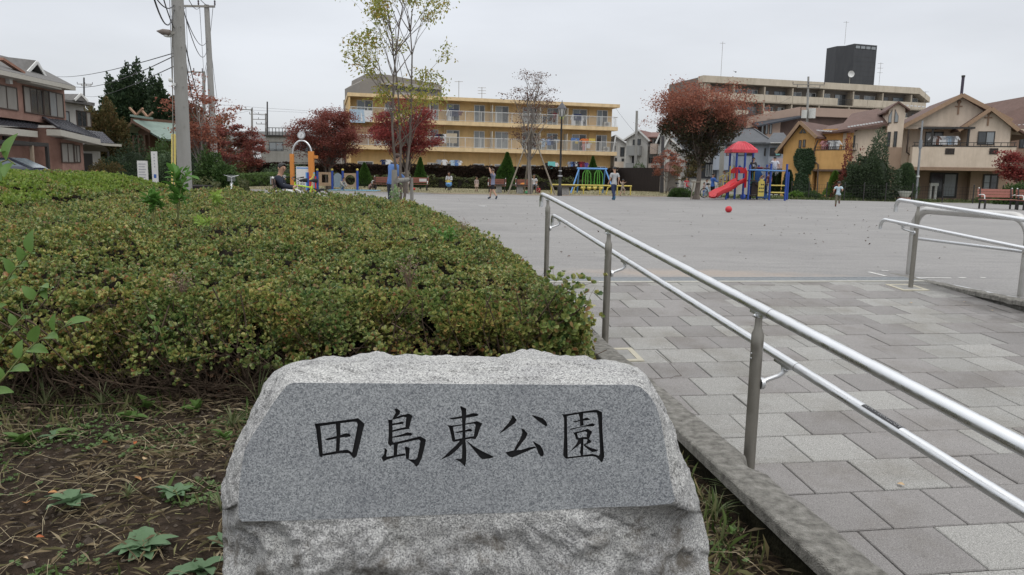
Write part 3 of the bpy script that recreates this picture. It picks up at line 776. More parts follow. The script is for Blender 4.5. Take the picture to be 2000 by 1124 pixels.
# ================================================================ AZALEA HEDGE
def sm01(x): x = np.clip(x, 0, 1); return x*x*(3-2*x)
def vnoise(e, r, s, seed=0.):
    return np.array([noise.noise(Vector((a*s, b*s, seed))) for a, b in zip(e, r)])
R_EDGE = .92
def redge(e): return np.interp(e, [3.7, 4.4, 5.2, 6.5, 8, 10, 13, 16.3], [.86, .93, 1.0, 1.02, .98, .88, .62, .25])
def Tfun(e, r):
    T = .43 + .0105*(e-4) + .020*np.clip(-r, 0, 6.5)*np.clip((e-4)/5, 0, 1)
    T = T + .23*sm01((e-9.5)/2.5)*sm01((-r-4.3)/1.3)
    re = redge(e)
    d = np.minimum(np.minimum(e-3.78, re+.02-r), 16.2-e)
    return T + .03 - .20*np.exp(-np.clip(d, 0, 9)/.20) - .12*np.exp(-np.clip(np.minimum(re-r, e-3.78), 0, 9)/.45) + .05*sm01((e-4.2)/1.5)*sm01((9.5-e)/3)
def toXYZ(e, r, z):
    return np.stack([e*eE.x + r*eR.x, e*eE.y + r*eR.y, z], 1)
parts_near = []
# --- top surface, density falls with distance
def sample_top(n, e0, e1, scale, lay):
    e = rng.uniform(e0, e1, n); r = -rng.uniform(-1.04, .62*e1+1.6, n); ok = (r > -.60*e-1.4) & (r < redge(e)+.02)
    e, r = e[ok], r[ok]
    b = vnoise(e, r, 2.6)*.085 + vnoise(e, r, 7., 5.)*.065 + vnoise(e, r, 1.1, 9.)*.13 + vnoise(e, r, 15., 6.)*.03
    ok = vnoise(e, r, 5.2, 14.) + rng.normal(0, .08, len(e)) > -.17
    e, r, b = e[ok], r[ok], b[ok]
    z = Tfun(e, r) + b - rng.exponential(lay, len(e))
    C = toXYZ(e, r, z)
    # tilt follows bumps
    gx = (vnoise(e+.05, r, 7., 5.)-vnoise(e-.05, r, 7., 5.))*.6; gy = (vnoise(e, r+.05, 7., 5.)-vnoise(e, r-.05, 7., 5.))*.6
    A = np.array([0, 0, 1.])[None] - gx[:, None]*np.array(eE)[None]*2 - gy[:, None]*np.array(eR)[None]*2 + rng.normal(0, .42, (len(e), 3))
    S = scale*rng.uniform(.65, 1.2, len(e))
    return C, A, S
C, A, S = sample_top(38000, 3.72, 6.2, .0245, .030); parts_near.append(rosettes(C, A, S, 6, LEAF6))
C, A, S = sample_top(30000, 6.2, 10.5, .035, .03); parts_near.append(rosettes(C, A, S, 5, LEAF4))
C, A, S = sample_top(26000, 10.5, 16.3, .050, .03); parts_near.append(rosettes(C, A, S, 5, LEAF4))
# --- front face: billowing, thinning out to bare twigs towards the soil
n = 38000
r = rng.uniform(-4.2, R_EDGE+.0, n); h = rng.beta(2.2, 1.15, n)
Tt = Tfun(np.full(n, 4.3), r); z = SOILZ + .05 + (Tt - SOILZ - .05)*h
bul = vnoise(r, z, 2.2, 1.)*.20 + vnoise(r, z, 6., 2.)*.13
e = 3.80 + .20*(1-h)**1.2 + .22*np.clip((h-.6)/.4,0,1)**2 + bul*.8 + rng.exponential(.07, n) + .05
keep = (rng.random(n) < np.clip((h-.03)/.34, 0, 1)**.8*1.0 + .05) & (vnoise(r, z, 4.5, 8.) > -.34 + (1-h)*.25)
e, r, z, h = e[keep], r[keep], z[keep], h[keep]
A = -np.array(eE)[None]*(.7+.3*(1-h[:, None])) + np.array([0, 0, .75])[None] + rng.normal(0, .45, (len(e), 3))
parts_near.append(rosettes(toXYZ(e, r, z), A, .0245*rng.uniform(.6, 1.25, len(e)), 6, LEAF6))
# --- side face along the kerb
n = 15000
e = 3.85 + 12.2*rng.random(n)**1.9; h = rng.beta(1.9, 1.2, n); Tt = Tfun(e, redge(e)-.06)
z = SOILZ + .05 + (Tt - SOILZ - .03)*h
r = redge(e) + .02 - .08*(1-h) + vnoise(e, z, 3., 3.)*.14 - rng.exponential(.05, n)
A = np.array(eR)[None]*.8 + np.array([0, 0, .7])[None] + rng.normal(0, .45, (n, 3))
keep = rng.random(n) < np.clip((h-.02)/.3, 0, 1)+.1
parts_near.append(rosettes(toXYZ(e, r, z)[keep], A[keep], (.030*np.maximum(1, e/7)*rng.uniform(.6, 1.2, n))[keep], 6, LEAF6))
# front corner clump sticking out by the rail
n = 1500
C = np.array(ER(3.98, .86, .18))[None] + rng.normal(0, 1, (n, 3))*[.07, .12, .12]
parts_near.append(rosettes(C, C-np.array(ER(4.2, .8, 0))[None], .032*rng.uniform(.6, 1.2, n), 6, LEAF6))
# shoots that stand above the clipped top
for k in range(260):
    e0 = 3.9+10*random.random()**1.7; r0 = random.uniform(-.5*e0-1, float(redge(e0))-.05) if random.random() < .55 else float(redge(e0)) - random.uniform(.03, .5)
    T0 = float(Tfun(np.array([e0]), np.array([r0]))[0]); hh = random.uniform(.04, .15)
    q = 9; tt = np.linspace(0, 1, q)
    C = toXYZ(e0+tt*random.gauss(0, .03), r0+tt*random.gauss(0, .03), T0-.02+tt*hh)
    parts_near.append(rosettes(C, rng.normal(0, .2, (q, 3))+[0, 0, 1], np.full(q, .024), 4, LEAF4, (10, 60)))
V, F = [], []
q4 = [p for p in parts_near if p[1].shape[1] == 4]; q3 = [p for p in parts_near if p[1].shape[1] == 3]
AZ = leafmat('azalea_leaf', [(.045, .09, .028), (.09, .15, .042), (.20, .26, .075), (.13, .19, .05), (.35, .37, .12), (.17, .235, .065), (.43, .39, .15), (.25, .31, .09), (.31, .15, .075), (.11, .17, .045)], .3, .36, .5, 1)
hedge = thing('azalea_hedge', 'broad clipped azalea hedge with yellowish green leaves behind the stone', 'hedge', ER(4, 0, SOILZ))
def at_hedge(o): o.location = -hedge.location; return o
V, F = merge(q4); at_hedge(npmesh('leaves', V, F, AZ, hedge, kind='stuff'))
V, F = merge(q3); at_hedge(npmesh('leaves', V, F, AZ, hedge, kind='stuff'))
print('hedge quads', len(F))
# fresh pale green tops on the far left part of the hedge
n = 15000
e = rng.uniform(9.5, 16.2, n); r = -rng.uniform(4.6, 12, n); z = Tfun(e, r) + vnoise(e, r, 3., 5.)*.04 + rng.uniform(-.01, .045, n)
V, F = rosettes(toXYZ(e, r, z), rng.normal(0, .35, (n, 3))+[0, 0, 1], rng.uniform(.035, .065, n), 4, LEAF4)
at_hedge(npmesh('fresh_leaves', V, F, leafmat('azalea_fresh', [(.12, .20, .03), (.19, .28, .045), (.25, .31, .06), (.10, .16, .03)], .35), hedge, kind='stuff'))
# added lumpy dark core under the leaves, keeps light from showing through
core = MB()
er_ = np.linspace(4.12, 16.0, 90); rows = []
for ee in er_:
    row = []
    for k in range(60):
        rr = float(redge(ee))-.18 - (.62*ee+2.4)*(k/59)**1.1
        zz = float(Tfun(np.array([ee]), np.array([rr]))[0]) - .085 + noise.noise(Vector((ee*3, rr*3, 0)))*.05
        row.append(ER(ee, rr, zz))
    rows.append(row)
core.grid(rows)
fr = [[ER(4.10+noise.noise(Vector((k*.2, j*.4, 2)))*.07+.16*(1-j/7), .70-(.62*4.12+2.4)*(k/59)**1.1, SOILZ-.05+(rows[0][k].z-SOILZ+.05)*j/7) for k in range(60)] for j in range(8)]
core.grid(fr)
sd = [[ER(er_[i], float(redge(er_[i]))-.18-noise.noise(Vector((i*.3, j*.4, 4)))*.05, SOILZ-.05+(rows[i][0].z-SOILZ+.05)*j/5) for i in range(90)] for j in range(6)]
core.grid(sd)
at_hedge(core.obj('filler_core', pm('filler_core', (.006, .005, .003), .95, .3, 30, .9, 60, col2=(.018, .014, .009), det=6, spec=.05), hedge))
# twigs
tw = MB(); random.seed(5)
for k in range(1500):
    r0 = random.uniform(-4.0, .84); e0 = random.uniform(3.86, 4.25)
    if k % 9 == 0: e0 = random.uniform(4, 9); r0 = random.uniform(.62, .72)
    p = ER(e0, r0, SOILZ-.02); up = random.uniform(.12, .60)
    dr = random.gauss(0, .25) if r0 < .5 else random.gauss(-.1, .06); de = random.gauss(-.10, .13)
    if random.random() < .25 and r0 < .3: dr *= 2.2; up *= .4
    pts = [p]
    for s in (.3, .55, .8, 1.):
        pts.append(ER(e0+de*s**1.5, r0+dr*s+random.gauss(0, .02), SOILZ-.02+up*s+random.gauss(0, .012)))
    if k % 9 == 0: pts = [ER(e0+.1*s, r0+.12*s, SOILZ+.45*s) for s in (0, .3, .6, 1.)]
    w = random.choice((.0015, .002, .0025, .0045, .007))*(1.0 if up > .2 else .7)
    tw.tube(pts, [w*(1-.6*i/len(pts)) for i in range(len(pts))], 4, False)
    for _ in range(2):
        a = random.choice(pts[1:]); q = a + Vector((random.gauss(0, .09), random.gauss(-.03, .05), random.gauss(.07, .06)))
        tw.tube([a, (a+q)/2+Vector((0, 0, .01)), q], [.0014, .001, .0008], 3, False)
at_hedge(tw.obj('twigs', pm('twig_bark', (.035, .025, .018), .9, .3, 12, 0, col2=(.15, .11, .08), spec=.1), hedge, kind='stuff'))
# sparse dead twig stalks with reddish dry leaves in the gloom under the hedge
n = 2600
e = rng.uniform(3.88, 4.1, n); r = rng.uniform(-4., 1., n); z = SOILZ + rng.uniform(.0, .3, n)
k_ = vnoise(r, z, 2.5, 11.) > .05
V, F = leaves(toXYZ(e, r, z)[k_], rng.normal(size=(k_.sum(), 3)), rng.normal(size=(k_.sum(), 3)), rng.uniform(.012, .03, k_.sum()), LEAF4)
at_hedge(npmesh('dry_leaves', V, F, leafmat('dry_azalea', [(.12, .045, .025), (.20, .09, .05), (.07, .04, .025), (.24, .15, .09)], .2), hedge, kind='stuff'))

# ================================================================ SOIL COVER
def soil_pts(n, e0, e1, r0, r1):
    e = rng.uniform(e0, e1, n); r = rng.uniform(r0, r1, n); return e, r
def place_soil(n, e0=1.2, e1=4.1, r0=-3.2, r1=1.13):
    e, r = soil_pts(n, e0, e1, r0, r1)
    C = toXYZ(e, r, np.full(n, SOILZ)); return e, r, C
def zs(C):
    return np.array([SOILZ + noise.noise(Vector((p[0]*3, p[1]*3, 0)))*.018 + noise.noise(Vector((p[0]*14, p[1]*14, 3)))*.010 for p in C])
# straw, dead grass blades lying in tangles
n = 38000
e, r, C = place_soil(n); C[:, 2] = zs(C) + rng.uniform(.003, .018, n)
dens = vnoise(e, r, 1.6, 21.) + (r > .35)*.55 + .35*np.exp(-((e-3.3)/.35)**2) - .12
k_ = rng.random(n) < np.clip(.36+dens*1.1, .10, 1)
C = C[k_]; m_ = len(C)
D = rng.normal(size=(m_, 3))*[1, 1, .22]
V, F = leaves(C, D, rng.normal(0, .4, (m_, 3))+[0, 0, 1], rng.uniform(.018, .085, m_), BLADE, .042)
npmesh('dead_grass', V, F, leafmat('straw', [(.30, .235, .14), (.13, .10, .06), (.38, .32, .21), (.20, .15, .09), (.08, .06, .04), (.22, .21, .10)], .15, .8, .1), kind='stuff')
# curved longer straws
st_ = MB(); random.seed(9)
for k in range(420):
    e0 = random.uniform(1.7, 3.9); r0 = random.uniform(-2.6, 1.1); a = random.uniform(0, 6.28); L1 = random.uniform(.08, .34); bend = random.gauss(0, 1.2)
    pts = []; p = ER(e0, r0, SOILZ+.012)
    for i in range(6):
        pts.append(p.copy()); aa = a + bend*i/6
        p = p + Vector((math.cos(aa), math.sin(aa), 0))*L1/5; p.z = SOILZ+.012+math.sin(math.pi*i/5)*random.uniform(.005, .05)
    st_.tube(pts, [.0011]*5+[.0006], 3, False)
st_.obj('loose_straw', pm('straw_stalk', (.20, .15, .08), .8, .2, 20, col2=(.42, .36, .24)), kind='stuff')
# small clover-like ground cover
n = 14000
e, r, C = place_soil(n); C[:, 2] = zs(C) + .006
dens = vnoise(e, r, 2.2, 31.)
k_ = rng.random(n) < np.clip(dens*2.6+.02, 0, 1); C = C[k_]
V, F = rosettes(C, rng.normal(0, .15, (len(C), 3))+[0, 0, 1], rng.uniform(.010, .022, len(C)), 5, LEAF4, (5, 35), 1.3)
npmesh('ground_cover', V, F, leafmat('clover', [(.06, .11, .03), (.09, .16, .045), (.12, .19, .06), (.07, .10, .03)], .3), kind='stuff')
# fine green grass
n = 12000
e, r, C = place_soil(n); C[:, 2] = zs(C)
dens = vnoise(e, r, 1.4, 41.) + .5*np.exp(-((e-3.6)/.3)**2) + .3*(r > .6)
k_ = rng.random(n) < np.clip(dens*1.7-.06, 0, 1); C = C[k_]; m_ = len(C)
V, F = leaves(C, rng.normal(0, .55, (m_, 3))+[0, 0, 1], rng.normal(size=(m_, 3)), rng.uniform(.025, .11, m_), BLADE, .05)
npmesh('green_grass', V, F, leafmat('grass_blade', [(.06, .10, .025), (.10, .14, .04), (.20, .19, .09), (.05, .08, .025), (.28, .23, .12)], .25, .6, .15), kind='stuff')
# crumbs of earth
n = 7000
e, r, C = place_soil(n, 1.2, 3.9, -2.6, 1.1); C[:, 2] = zs(C)+.002
T = np.array([[1, 0, 0], [0, 1, 0], [-1, 0, 0], [0, -1, 0], [0, 0, .8], [0, 0, -.8]], float); FT = np.array([[0, 1, 4], [1, 2, 4], [2, 3, 4], [3, 0, 4], [1, 0, 5], [2, 1, 5], [3, 2, 5], [0, 3, 5]])
S = rng.gamma(2, .0022, n)+.002; V = (C[:, None]+T[None]*S[:, None, None]*rng.uniform(.5, 1.4, (n, 6, 1))); F = (FT[None]+(np.arange(n)*6)[:, None, None]).reshape(-1, 3)
npmesh('soil_crumbs', V.reshape(-1, 3), F, pm('crumb', (.028, .02, .015), .95, .3, 30, col2=(.10, .08, .06)), kind='stuff')
# twig litter between hedge and soil handled by straw; fallen leaves as things
LO = leafmat('fallen_orange', [(.42, .17, .05), (.50, .26, .10), (.38, .14, .05)], .25, .6)
def bigleaf_mesh(L, w, curl, name, mat, n=7, wav=.0):
    m = MB(); rows = []
    for i in range(n+1):
        t = i/n; hw = w*math.sin(math.pi*min(1, t**.75*1.0))**.8*.5 if 0 < t < 1 else .0015
        row = []
        for j in range(-2, 3):
            s = j/2
            row.append((s*hw*(1+wav*math.sin(t*17+j)), t*L, L*curl*(t-t*t*1.1) + abs(s)*hw*.35 + wav*L*.12*math.sin(t*15+j*2)*abs(s)))
        rows.append(row)
    me = m.grid(rows).mesh(name); me.materials.append(mat); return me
flm = [bigleaf_mesh(.055, .034, .25, 'fallen_leaf', LO), bigleaf_mesh(.04, .032, .5, 'fallen_leaf', pm('leaf_tan', (.42, .30, .17), .7, .2, 30)), bigleaf_mesh(.045, .02, .4, 'fallen_leaf', pm('leaf_rust', (.38, .10, .03), .6, .2, 30))]
fl = [((280, 898), 1, 'pale tan fallen leaf lying on dry grass behind the weeds'), ((262, 932), 0, 'orange fallen leaf lying alone in the middle of the soil'), ((112, 962), 0, 'big yellow orange fallen leaf tucked behind the left weed rosette'), ((52, 983), 0, 'small orange fallen leaf left of the weed rosette'), ((70, 1050), 2, 'red orange fallen leaf on bare soil at lower left'), ((40, 1092), 1, 'curled tan fallen leaf in the lower left corner'), ((372, 890), 2, 'bright orange fallen leaf near the stone'), ((440, 897), 1, 'brownish round fallen leaf against the left edge of the stone'), ((200, 865), 0, 'orange fallen leaf in the straw under the hedge'), ((262, 868), 2, 'rust fallen leaf beneath the hedge twigs')]
for k, ((px, py), ty, lab) in enumerate(fl):
    p = G(px, py, SOILZ+.015); o = bpy.data.objects.new('fallen_leaf', flm[ty]); COL.objects.link(o)
    o.location = p; o.rotation_euler = (random.gauss(0, .35), random.gauss(0, .35), random.uniform(0, 6.28)); o.scale = (random.uniform(.5, .8),)*3
    tag(o, lab, 'leaf', 'fallen leaves on the soil bed')
for k, (px, py, lab) in enumerate(((1780, 594, 'small pinkish dry leaf at the foot of the right kerb'), (1888, 592, 'tan dry leaf lying on the pavers left of the right kerb'), (1938, 608, 'tan dry leaf on the pavers at the far right edge'), (1752, 948, 'flat brown leaf on a pale paver under the rails'))):
    q = G(px, py, -.03 if py < 700 else -.36); 
    # drop on the ramp plane
    d = Vector(ray(px, py)); t = (-CAMH - S_*7.3)/(d.z - S_*(eE.x*d.x+eE.y*d.y)); q = d*t + Vector((0, 0, CAMH+.008))
    o = bpy.data.objects.new('dry_leaf', flm[1]); COL.objects.link(o); o.location = q; o.rotation_euler = (.1, .1, k*1.3); o.scale = (.8, .8, .5)
    tag(o, lab, 'leaf')
# ---- weed rosettes with big leaves
WL = leafmat('weed_leaf', [(.10, .17, .09), (.13, .21, .11)], .25, .6, .25); WL2 = leafmat('weed_leaf_green', [(.07, .14, .035), (.12, .20, .05)], .3, .5)
wm = [bigleaf_mesh(.095, .052, .28, 'leaf', WL, 10, .12), bigleaf_mesh(.07, .034, .2, 'leaf', WL, 8, .08), bigleaf_mesh(.06, .036, .35, 'leaf', WL2, 7)]
def rosette_weed(px, py, n, kinds, sc, lab, lift=.35):
    p = G(px, py, SOILZ+.008); t = thing('weed', lab, 'weed', p, random.uniform(0, 6), 'leafy weeds on the soil bed')
    for i in range(n):
        o = bpy.data.objects.new('leaf', wm[random.choice(kinds)]); COL.objects.link(o); o.parent = t
        o.rotation_euler = (random.uniform(.1, lift), random.gauss(0, .2), i*2.399+random.gauss(0, .2)); o.scale = (sc*random.uniform(.7, 1.15),)*3
        o.location = (0, 0, .012*i/n)
rosette_weed(140, 985, 9, (0, 1), 1.0, 'pale green weed rosette left of centre on the bare soil')
rosette_weed(345, 968, 8, (1, 0), .9, 'pale green weed rosette nearest the stone on bare soil')
rosette_weed(283, 1075, 12, (0,), 1.05, 'largest weed rosette with wide grey green leaves at the bottom')
rosette_weed(392, 1118, 9, (0, 1), .9, 'grey green weed crowding the lower left edge of the stone')
rosette_weed(432, 1062, 6, (2, 1), .8, 'small weed growing against the left side of the stone')
rosette_weed(42, 868, 8, (2,), 1.7, 'tall weed with dark green toothed leaves at the left edge', .9)
rosette_weed(110, 855, 6, (2, 1), 1.1, 'low weed with narrow green leaves near the left edge')
rosette_weed(250, 822, 6, (2,), 1.5, 'weed with round green leaves under the hedge twigs', 1.)
rosette_weed(290, 800, 5, (2,), 1.4, 'weed with upright round leaf in the shade of the hedge', 1.2)
rosette_weed(385, 805, 8, (2,), 1.2, 'bushy little weed in front of the hedge twigs near the stone', 1.1)
rosette_weed(440, 860, 5, (2,), 1.1, 'green two leaved weed just left of the stone', .9)
rosette_weed(1402, 1085, 10, (2,), .42, 'clover like weed in the straw right of the stone', .9)
rosette_weed(1430, 1045, 7, (2,), .35, 'tiny weed between the stone and the left kerb', .8)
# ---- broad leaved vine shoots in front of the hedge at left
VL = leafmat('vine_leaf', [(.09, .17, .045), (.13, .23, .055), (.07, .13, .04)], .35, .45, .3)
vm_ = bigleaf_mesh(.085, .05, .25, 'leaf', VL, 9)
VS = pm('vine_stem', (.16, .17, .06), .6, .2, 20)
def vine(lab, pxs, Y, nl, sc, seed):
    random.seed(seed); P = [W(x, y, Y + dy) for x, y, dy in pxs]
    t = thing('vine_shoot', lab, 'plant', P[0], 0); 
    MB().tube([p-P[0] for p in P], [.0038-.002*i/len(P) for i in range(len(P))], 6).obj('stem', VS, t)
    for i in range(nl):
        f = .12+.88*i/(nl-1)*(len(P)-1); f = min(f, len(P)-1.001); a = int(f); q = P[a].lerp(P[a+1], f-a) - P[0]; dr = (P[a+1]-P[a]).normalized()
        o = bpy.data.objects.new('leaf', vm_); COL.objects.link(o); o.parent = t; o.location = q
        side = 1 if i % 2 else -1
        ang = math.atan2(dr.z, dr.x)
        d = Vector((math.cos(ang+side*random.uniform(.5, 1.1)), random.uniform(-.7, .2), math.sin(ang+side*random.uniform(.4, 1.))*.7+.15)).normalized()
        up = Vector((random.gauss(0, .3), -.45, 1)).normalized(); x = d.cross(up).normalized(); z = x.cross(d)
        o.matrix_local = Matrix.Translation(q) @ Matrix((x, d, z)).transposed().to_4x4() @ Matrix.Scale(sc*random.uniform(.75, 1.15), 4)
vine('broad leaved vine shoot arching over the hedge front at lower left', [(-25, 775, 0), (10, 735, -.02), (45, 692, -.03), (75, 665, -.05), (110, 650, -.06), (140, 628, -.07)], 2.75, 9, 1.15, 1)
vine('upright broad leaved vine shoot at the left edge above the lower one', [(-30, 620, 0), (5, 565, 0), (22, 535, 0), (40, 515, -.02), (52, 498, -.03), (68, 490, -.04)], 2.75, 8, .9, 2)
vine('vine shoot with long bright leaves hanging into the top left corner of the hedge', [(-60, 300, 0), (-30, 310, 0), (0, 318, 0), (16, 312, 0), (30, 322, 0)], 2.5, 5, 1.1, 3)
vine('low dull green vine spreading through the left end of the hedge', [(-20, 700, .2), (25, 640, .2), (60, 600, .2), (80, 560, .2), (95, 570, .2)], 3.05, 12, .85, 4)
vine('small vine with round leaves halfway up the hedge front', [(330, 700, 0), (320, 670, 0), (310, 640, 0), (300, 620, 0)], 3.62, 6, .6, 5)
# ---- weeds poking out of the hedge top
def stalk_weed(lab, px, py0, Y, h, nl, ll, mat, seed, cat='weed', flower=None, lean=.15):
    random.seed(seed); b = W(px, py0, Y); t = thing('stalk_weed', lab, cat, b, 0)
    s = MB(); V = []; 
    for k in range(max(1, nl//22)):
        top = Vector((random.gauss(0, lean*h), random.gauss(0, lean*h), h*random.uniform(.7, 1)))
        s.tube([(0, 0, -.2), top*.5+Vector((random.gauss(0, .01), 0, 0)), top], [.004, .003, .0015], 5)
        m_ = 22; tt = np.array([random.random() for _ in range(m_)]); Cc = np.array(top)[None]*tt[:, None]
        Dd = rng.normal(0, 1, (m_, 3))+[0, 0, .35]
        V.append(leaves(Cc, Dd, rng.normal(0, .3, (m_, 3))+[0, 0, 1], ll*rng.uniform(.6, 1.1, m_), LEAF6, .55))
        if flower:
            V2 = np.array(top)[None]+rng.normal(0, .05*h, (16, 3))
            flower.append((V2+np.array(b)[None]))
    s.obj('stem', VS, t)
    v, f = merge(V); npmesh('leaves', v, f, mat, t)
    return t
GW = leafmat('goldenrod', [(.07, .17, .03), (.12, .26, .05), (.09, .20, .04)], .35, .5)
stalk_weed('tall bright green weed with narrow leaves in front of the utility pole', 345, 400, 6.3, .30, 130, .11, GW, 21, lean=.22)
stalk_weed('low spreading green weed in the hedge left of the tall weed', 300, 402, 6.2, .10, 66, .10, GW, 22, lean=.6)
PWd = leafmat('pale_weed', [(.22, .34, .14), (.30, .42, .20), (.34, .40, .28)], .4, .6)
stalk_weed('pale green flowering weed rising behind the hedge in front of the tree stakes', 768, 425, 12.5, .58, 200, .075, PWd, 23, lean=.14)
stalk_weed('bright green leafy weed clump on the right part of the hedge top', 880, 470, 5.6, .10, 66, .05, GW, 24, lean=.5)
stalk_weed('yellow green broad leaves on the hedge top near the left bend', 395, 440, 5.9, .07, 44, .06, leafmat('lime_leaf', [(.22, .34, .06), (.30, .42, .09)], .4), 25, lean=.8)
stalk_weed('yellow green leaves poking from the middle of the hedge top', 425, 398, 8.0, .12, 44, .08, MATS['lime_leaf'], 26, lean=.9)
# dry brown flower sprays on the hedge
for (px, py, Y, sz, lab) in ((800, 540, 4.3, .10, 'dry pinkish flower spray on the hedge front above the stone'), (355, 570, 3.9, .10, 'dry brown flower spray halfway up the hedge front'), (905, 450, 7.2, .08, 'dead star shaped flower heads on the right edge of the hedge')):
    b = W(px, py, Y); t = thing('dry_flower_spray', lab, 'plant', b); s = MB(); random.seed(px)
    for k in range(26):
        q = Vector((random.gauss(0, sz*.5), random.gauss(0, sz*.3), random.uniform(.2, 1)*sz))
        s.tube([(0, 0, -sz*.9), q*.5, q], [.0016, .0011, .0007], 3, False)
    s.obj('stems', pm('dead_stem', (.16, .11, .08), .9, .2, 10), t)
    n = 150; C = rng.normal(0, 1, (n, 3))*[sz*.42, sz*.25, sz*.35]+[0, 0, sz*.6]
    V, F = leaves(C, rng.normal(size=(n, 3)), rng.normal(size=(n, 3)), rng.uniform(.006, .014, n), LEAF4, 1.2)
    npmesh('flower_heads', V, F, leafmat('dead_flower', [(.28, .19, .15), (.20, .12, .09), (.35, .27, .2)], .2), t, kind='stuff')
# long grass tussocks
GB = leafmat('long_blade', [(.09, .13, .05), (.15, .18, .08), (.28, .27, .15)], .3, .5, .35)
def tussock(lab, px, py, L, n, seed, z=SOILZ, spread=.5):
    random.seed(seed); b = G(px, py, z); t = thing('grass_tussock', lab, 'grass', b); m = MB()
    for k in range(n):
        a = random.uniform(0, 6.28); l = L*random.uniform(.5, 1.1); out = random.uniform(.15, spread); w = random.uniform(.002, .0035); pts = []
        for i in range(8):
            s_ = i/7; pts.append(Vector((math.cos(a)*out*l*s_**1.6, math.sin(a)*out*l*s_**1.6, l*(s_-.45*out*s_**2.4))))
        sd_ = Vector((-math.sin(a), math.cos(a), 0))
        m.grid([[p-sd_*w*(1-.9*(i/7)**2), p+Vector((0, 0, -w*.5)), p+sd_*w*(1-.9*(i/7)**2)] for i, p in enumerate(pts)])
    m.obj('blades', GB, t)
tussock('long grass blades at the left shoulder of the stone', 505, 800, .34, 16, 1, spread=.9)
tussock('grass tuft growing below the left kerb right of the stone', 1445, 985, .16, 20, 2, spread=1.3)
tussock('long arching grass inside the hedge front above the stone', 690, 735, .30, 12, 3, spread=1.1)
tussock('grass blades at the hedge corner beside the left kerb', 1010, 705, .36, 16, 4, spread=.9)
tussock('fine grass clump on bare soil between the weed rosettes', 250, 975, .07, 26, 5, spread=1.2)
tussock('grass clump in the straw left of the stone', 455, 840, .14, 30, 6, spread=1.1)
tussock('thin grass clump under the left end of the hedge', 90, 800, .22, 26, 7, spread=1.1)
tussock('dry grass clump beneath the hedge near the middle left', 200, 800, .16, 26, 8, spread=1.3)
tussock('dry grass clump at the lower right of the stone', 1400, 1010, .12, 30, 9, spread=1.5)
tussock('grass blades by the stone base at left', 432, 1000, .12, 16, 10, spread=1.1)
# ================================================================ BUILDINGS
class Fac:
    """a building front: local x along the front, local y into the building, origin on the ground at its left end"""
    def __init__(s, name, label, cat, pxl, Yl, pxr, Yr, gy=0., group=None):
        a = W(pxl, 340, Yl); b = W(pxr, 345, Yr)
        s.O = Vector((a.x, a.y, gy)); d = Vector((b.x-a.x, b.y-a.y, 0)); s.len = d.length; s.U = d.normalized()
        s.Vv = Vector((-s.U.y, s.U.x, 0)); s.rz = math.atan2(s.U.y, s.U.x)
        s.t = thing(name, label, cat, s.O, s.rz, group)
    def q(s, px, py, v=0.):
        d = Vector(ray(px, py)); o = Vector((0, 0, CAMH)) - s.O - s.Vv*v
        t = -o.dot(s.Vv)/d.dot(s.Vv); p = o + d*t + s.Vv*v
        return p.dot(s.U), p.z
    def p(s, px, py, v=0.):
        u, z = s.q(px, py, v); return Vector((u, v, z))
    def side(s, px, py, u):
        """point on the plane local x = u"""
        d = Vector(ray(px, py)); o = Vector((0, 0, CAMH)) - s.O
        t = (u - o.dot(s.U))/d.dot(s.U); p = o + d*t
        return Vector((u, p.dot(s.Vv), p.z))
glassD = pm('window_glass', (.035, .04, .045), .12, .3, 3, spec=.8)
glassC = pm('curtained_glass', (.22, .24, .25), .18, .15, 7, spec=.7, stretch=(6, 1, .3))
glassB = pm('blueish_glass', (.12, .15, .17), .12, .3, 2, spec=.8)
frw = pm('white_frame', (.62, .62, .60), .5, .05); frd = pm('dark_frame', (.03, .028, .026), .5, .1); frb = pm('brown_frame', (.07, .05, .04), .5, .1)
def win(t, u0, z0, u1, z1, v, n=2, fm=None, gm=None, fw=.05, bars=0, dep=.06, name='window'):
    """frame proud of the wall, each pane a child; wall is at local y = v"""
    fm = fm or frw; gm = gm or [glassD, glassC]
    if not isinstance(gm, (list, tuple)): gm = [gm]
    m = MB(); y0, y1 = v-dep, v-.002
    m.box(u0, u1, y0, y1, z0, z0+fw).box(u0, u1, y0, y1, z1-fw, z1).box(u0, u0+fw, y0, y1, z0+fw, z1-fw).box(u1-fw, u1, y0, y1, z0+fw, z1-fw)
    for i in range(1, n):
        x = u0+(u1-u0)*i/n; m.box(x-fw/2, x+fw/2, y0+.008, y1, z0+fw, z1-fw)
    for i in range(bars):
        z = z0+(z1-z0)*(i+1)/(bars+1); m.box(u0+fw, u1-fw, y0+.012, y1, z-.015, z+.015)
    o = m.obj(name, fm, t)
    for i in range(n):
        a = u0+(u1-u0)*i/n+(fw if i == 0 else fw/2); b = u0+(u1-u0)*(i+1)/n-(fw if i == n-1 else fw/2)
        MB().box(a, b, v-dep*.45-.006*(i % 2), v-.003, z0+fw, z1-fw).obj('pane', gm[i % len(gm)], o)
    return o
def wpx(F, x0, y0, x1, y1, v=0., **k):
    a = F.q(x0, y1, v); b = F.q(x1, y0, v)
    return win(F.t, a[0], a[1], b[0], b[1], v, **k)
def slab(m, pts, th):
    """roof sheet with thickness, pts upper surface"""
    return m.prism([Vector(p)-Vector((0, 0, th)) for p in pts], (0, 0, th))
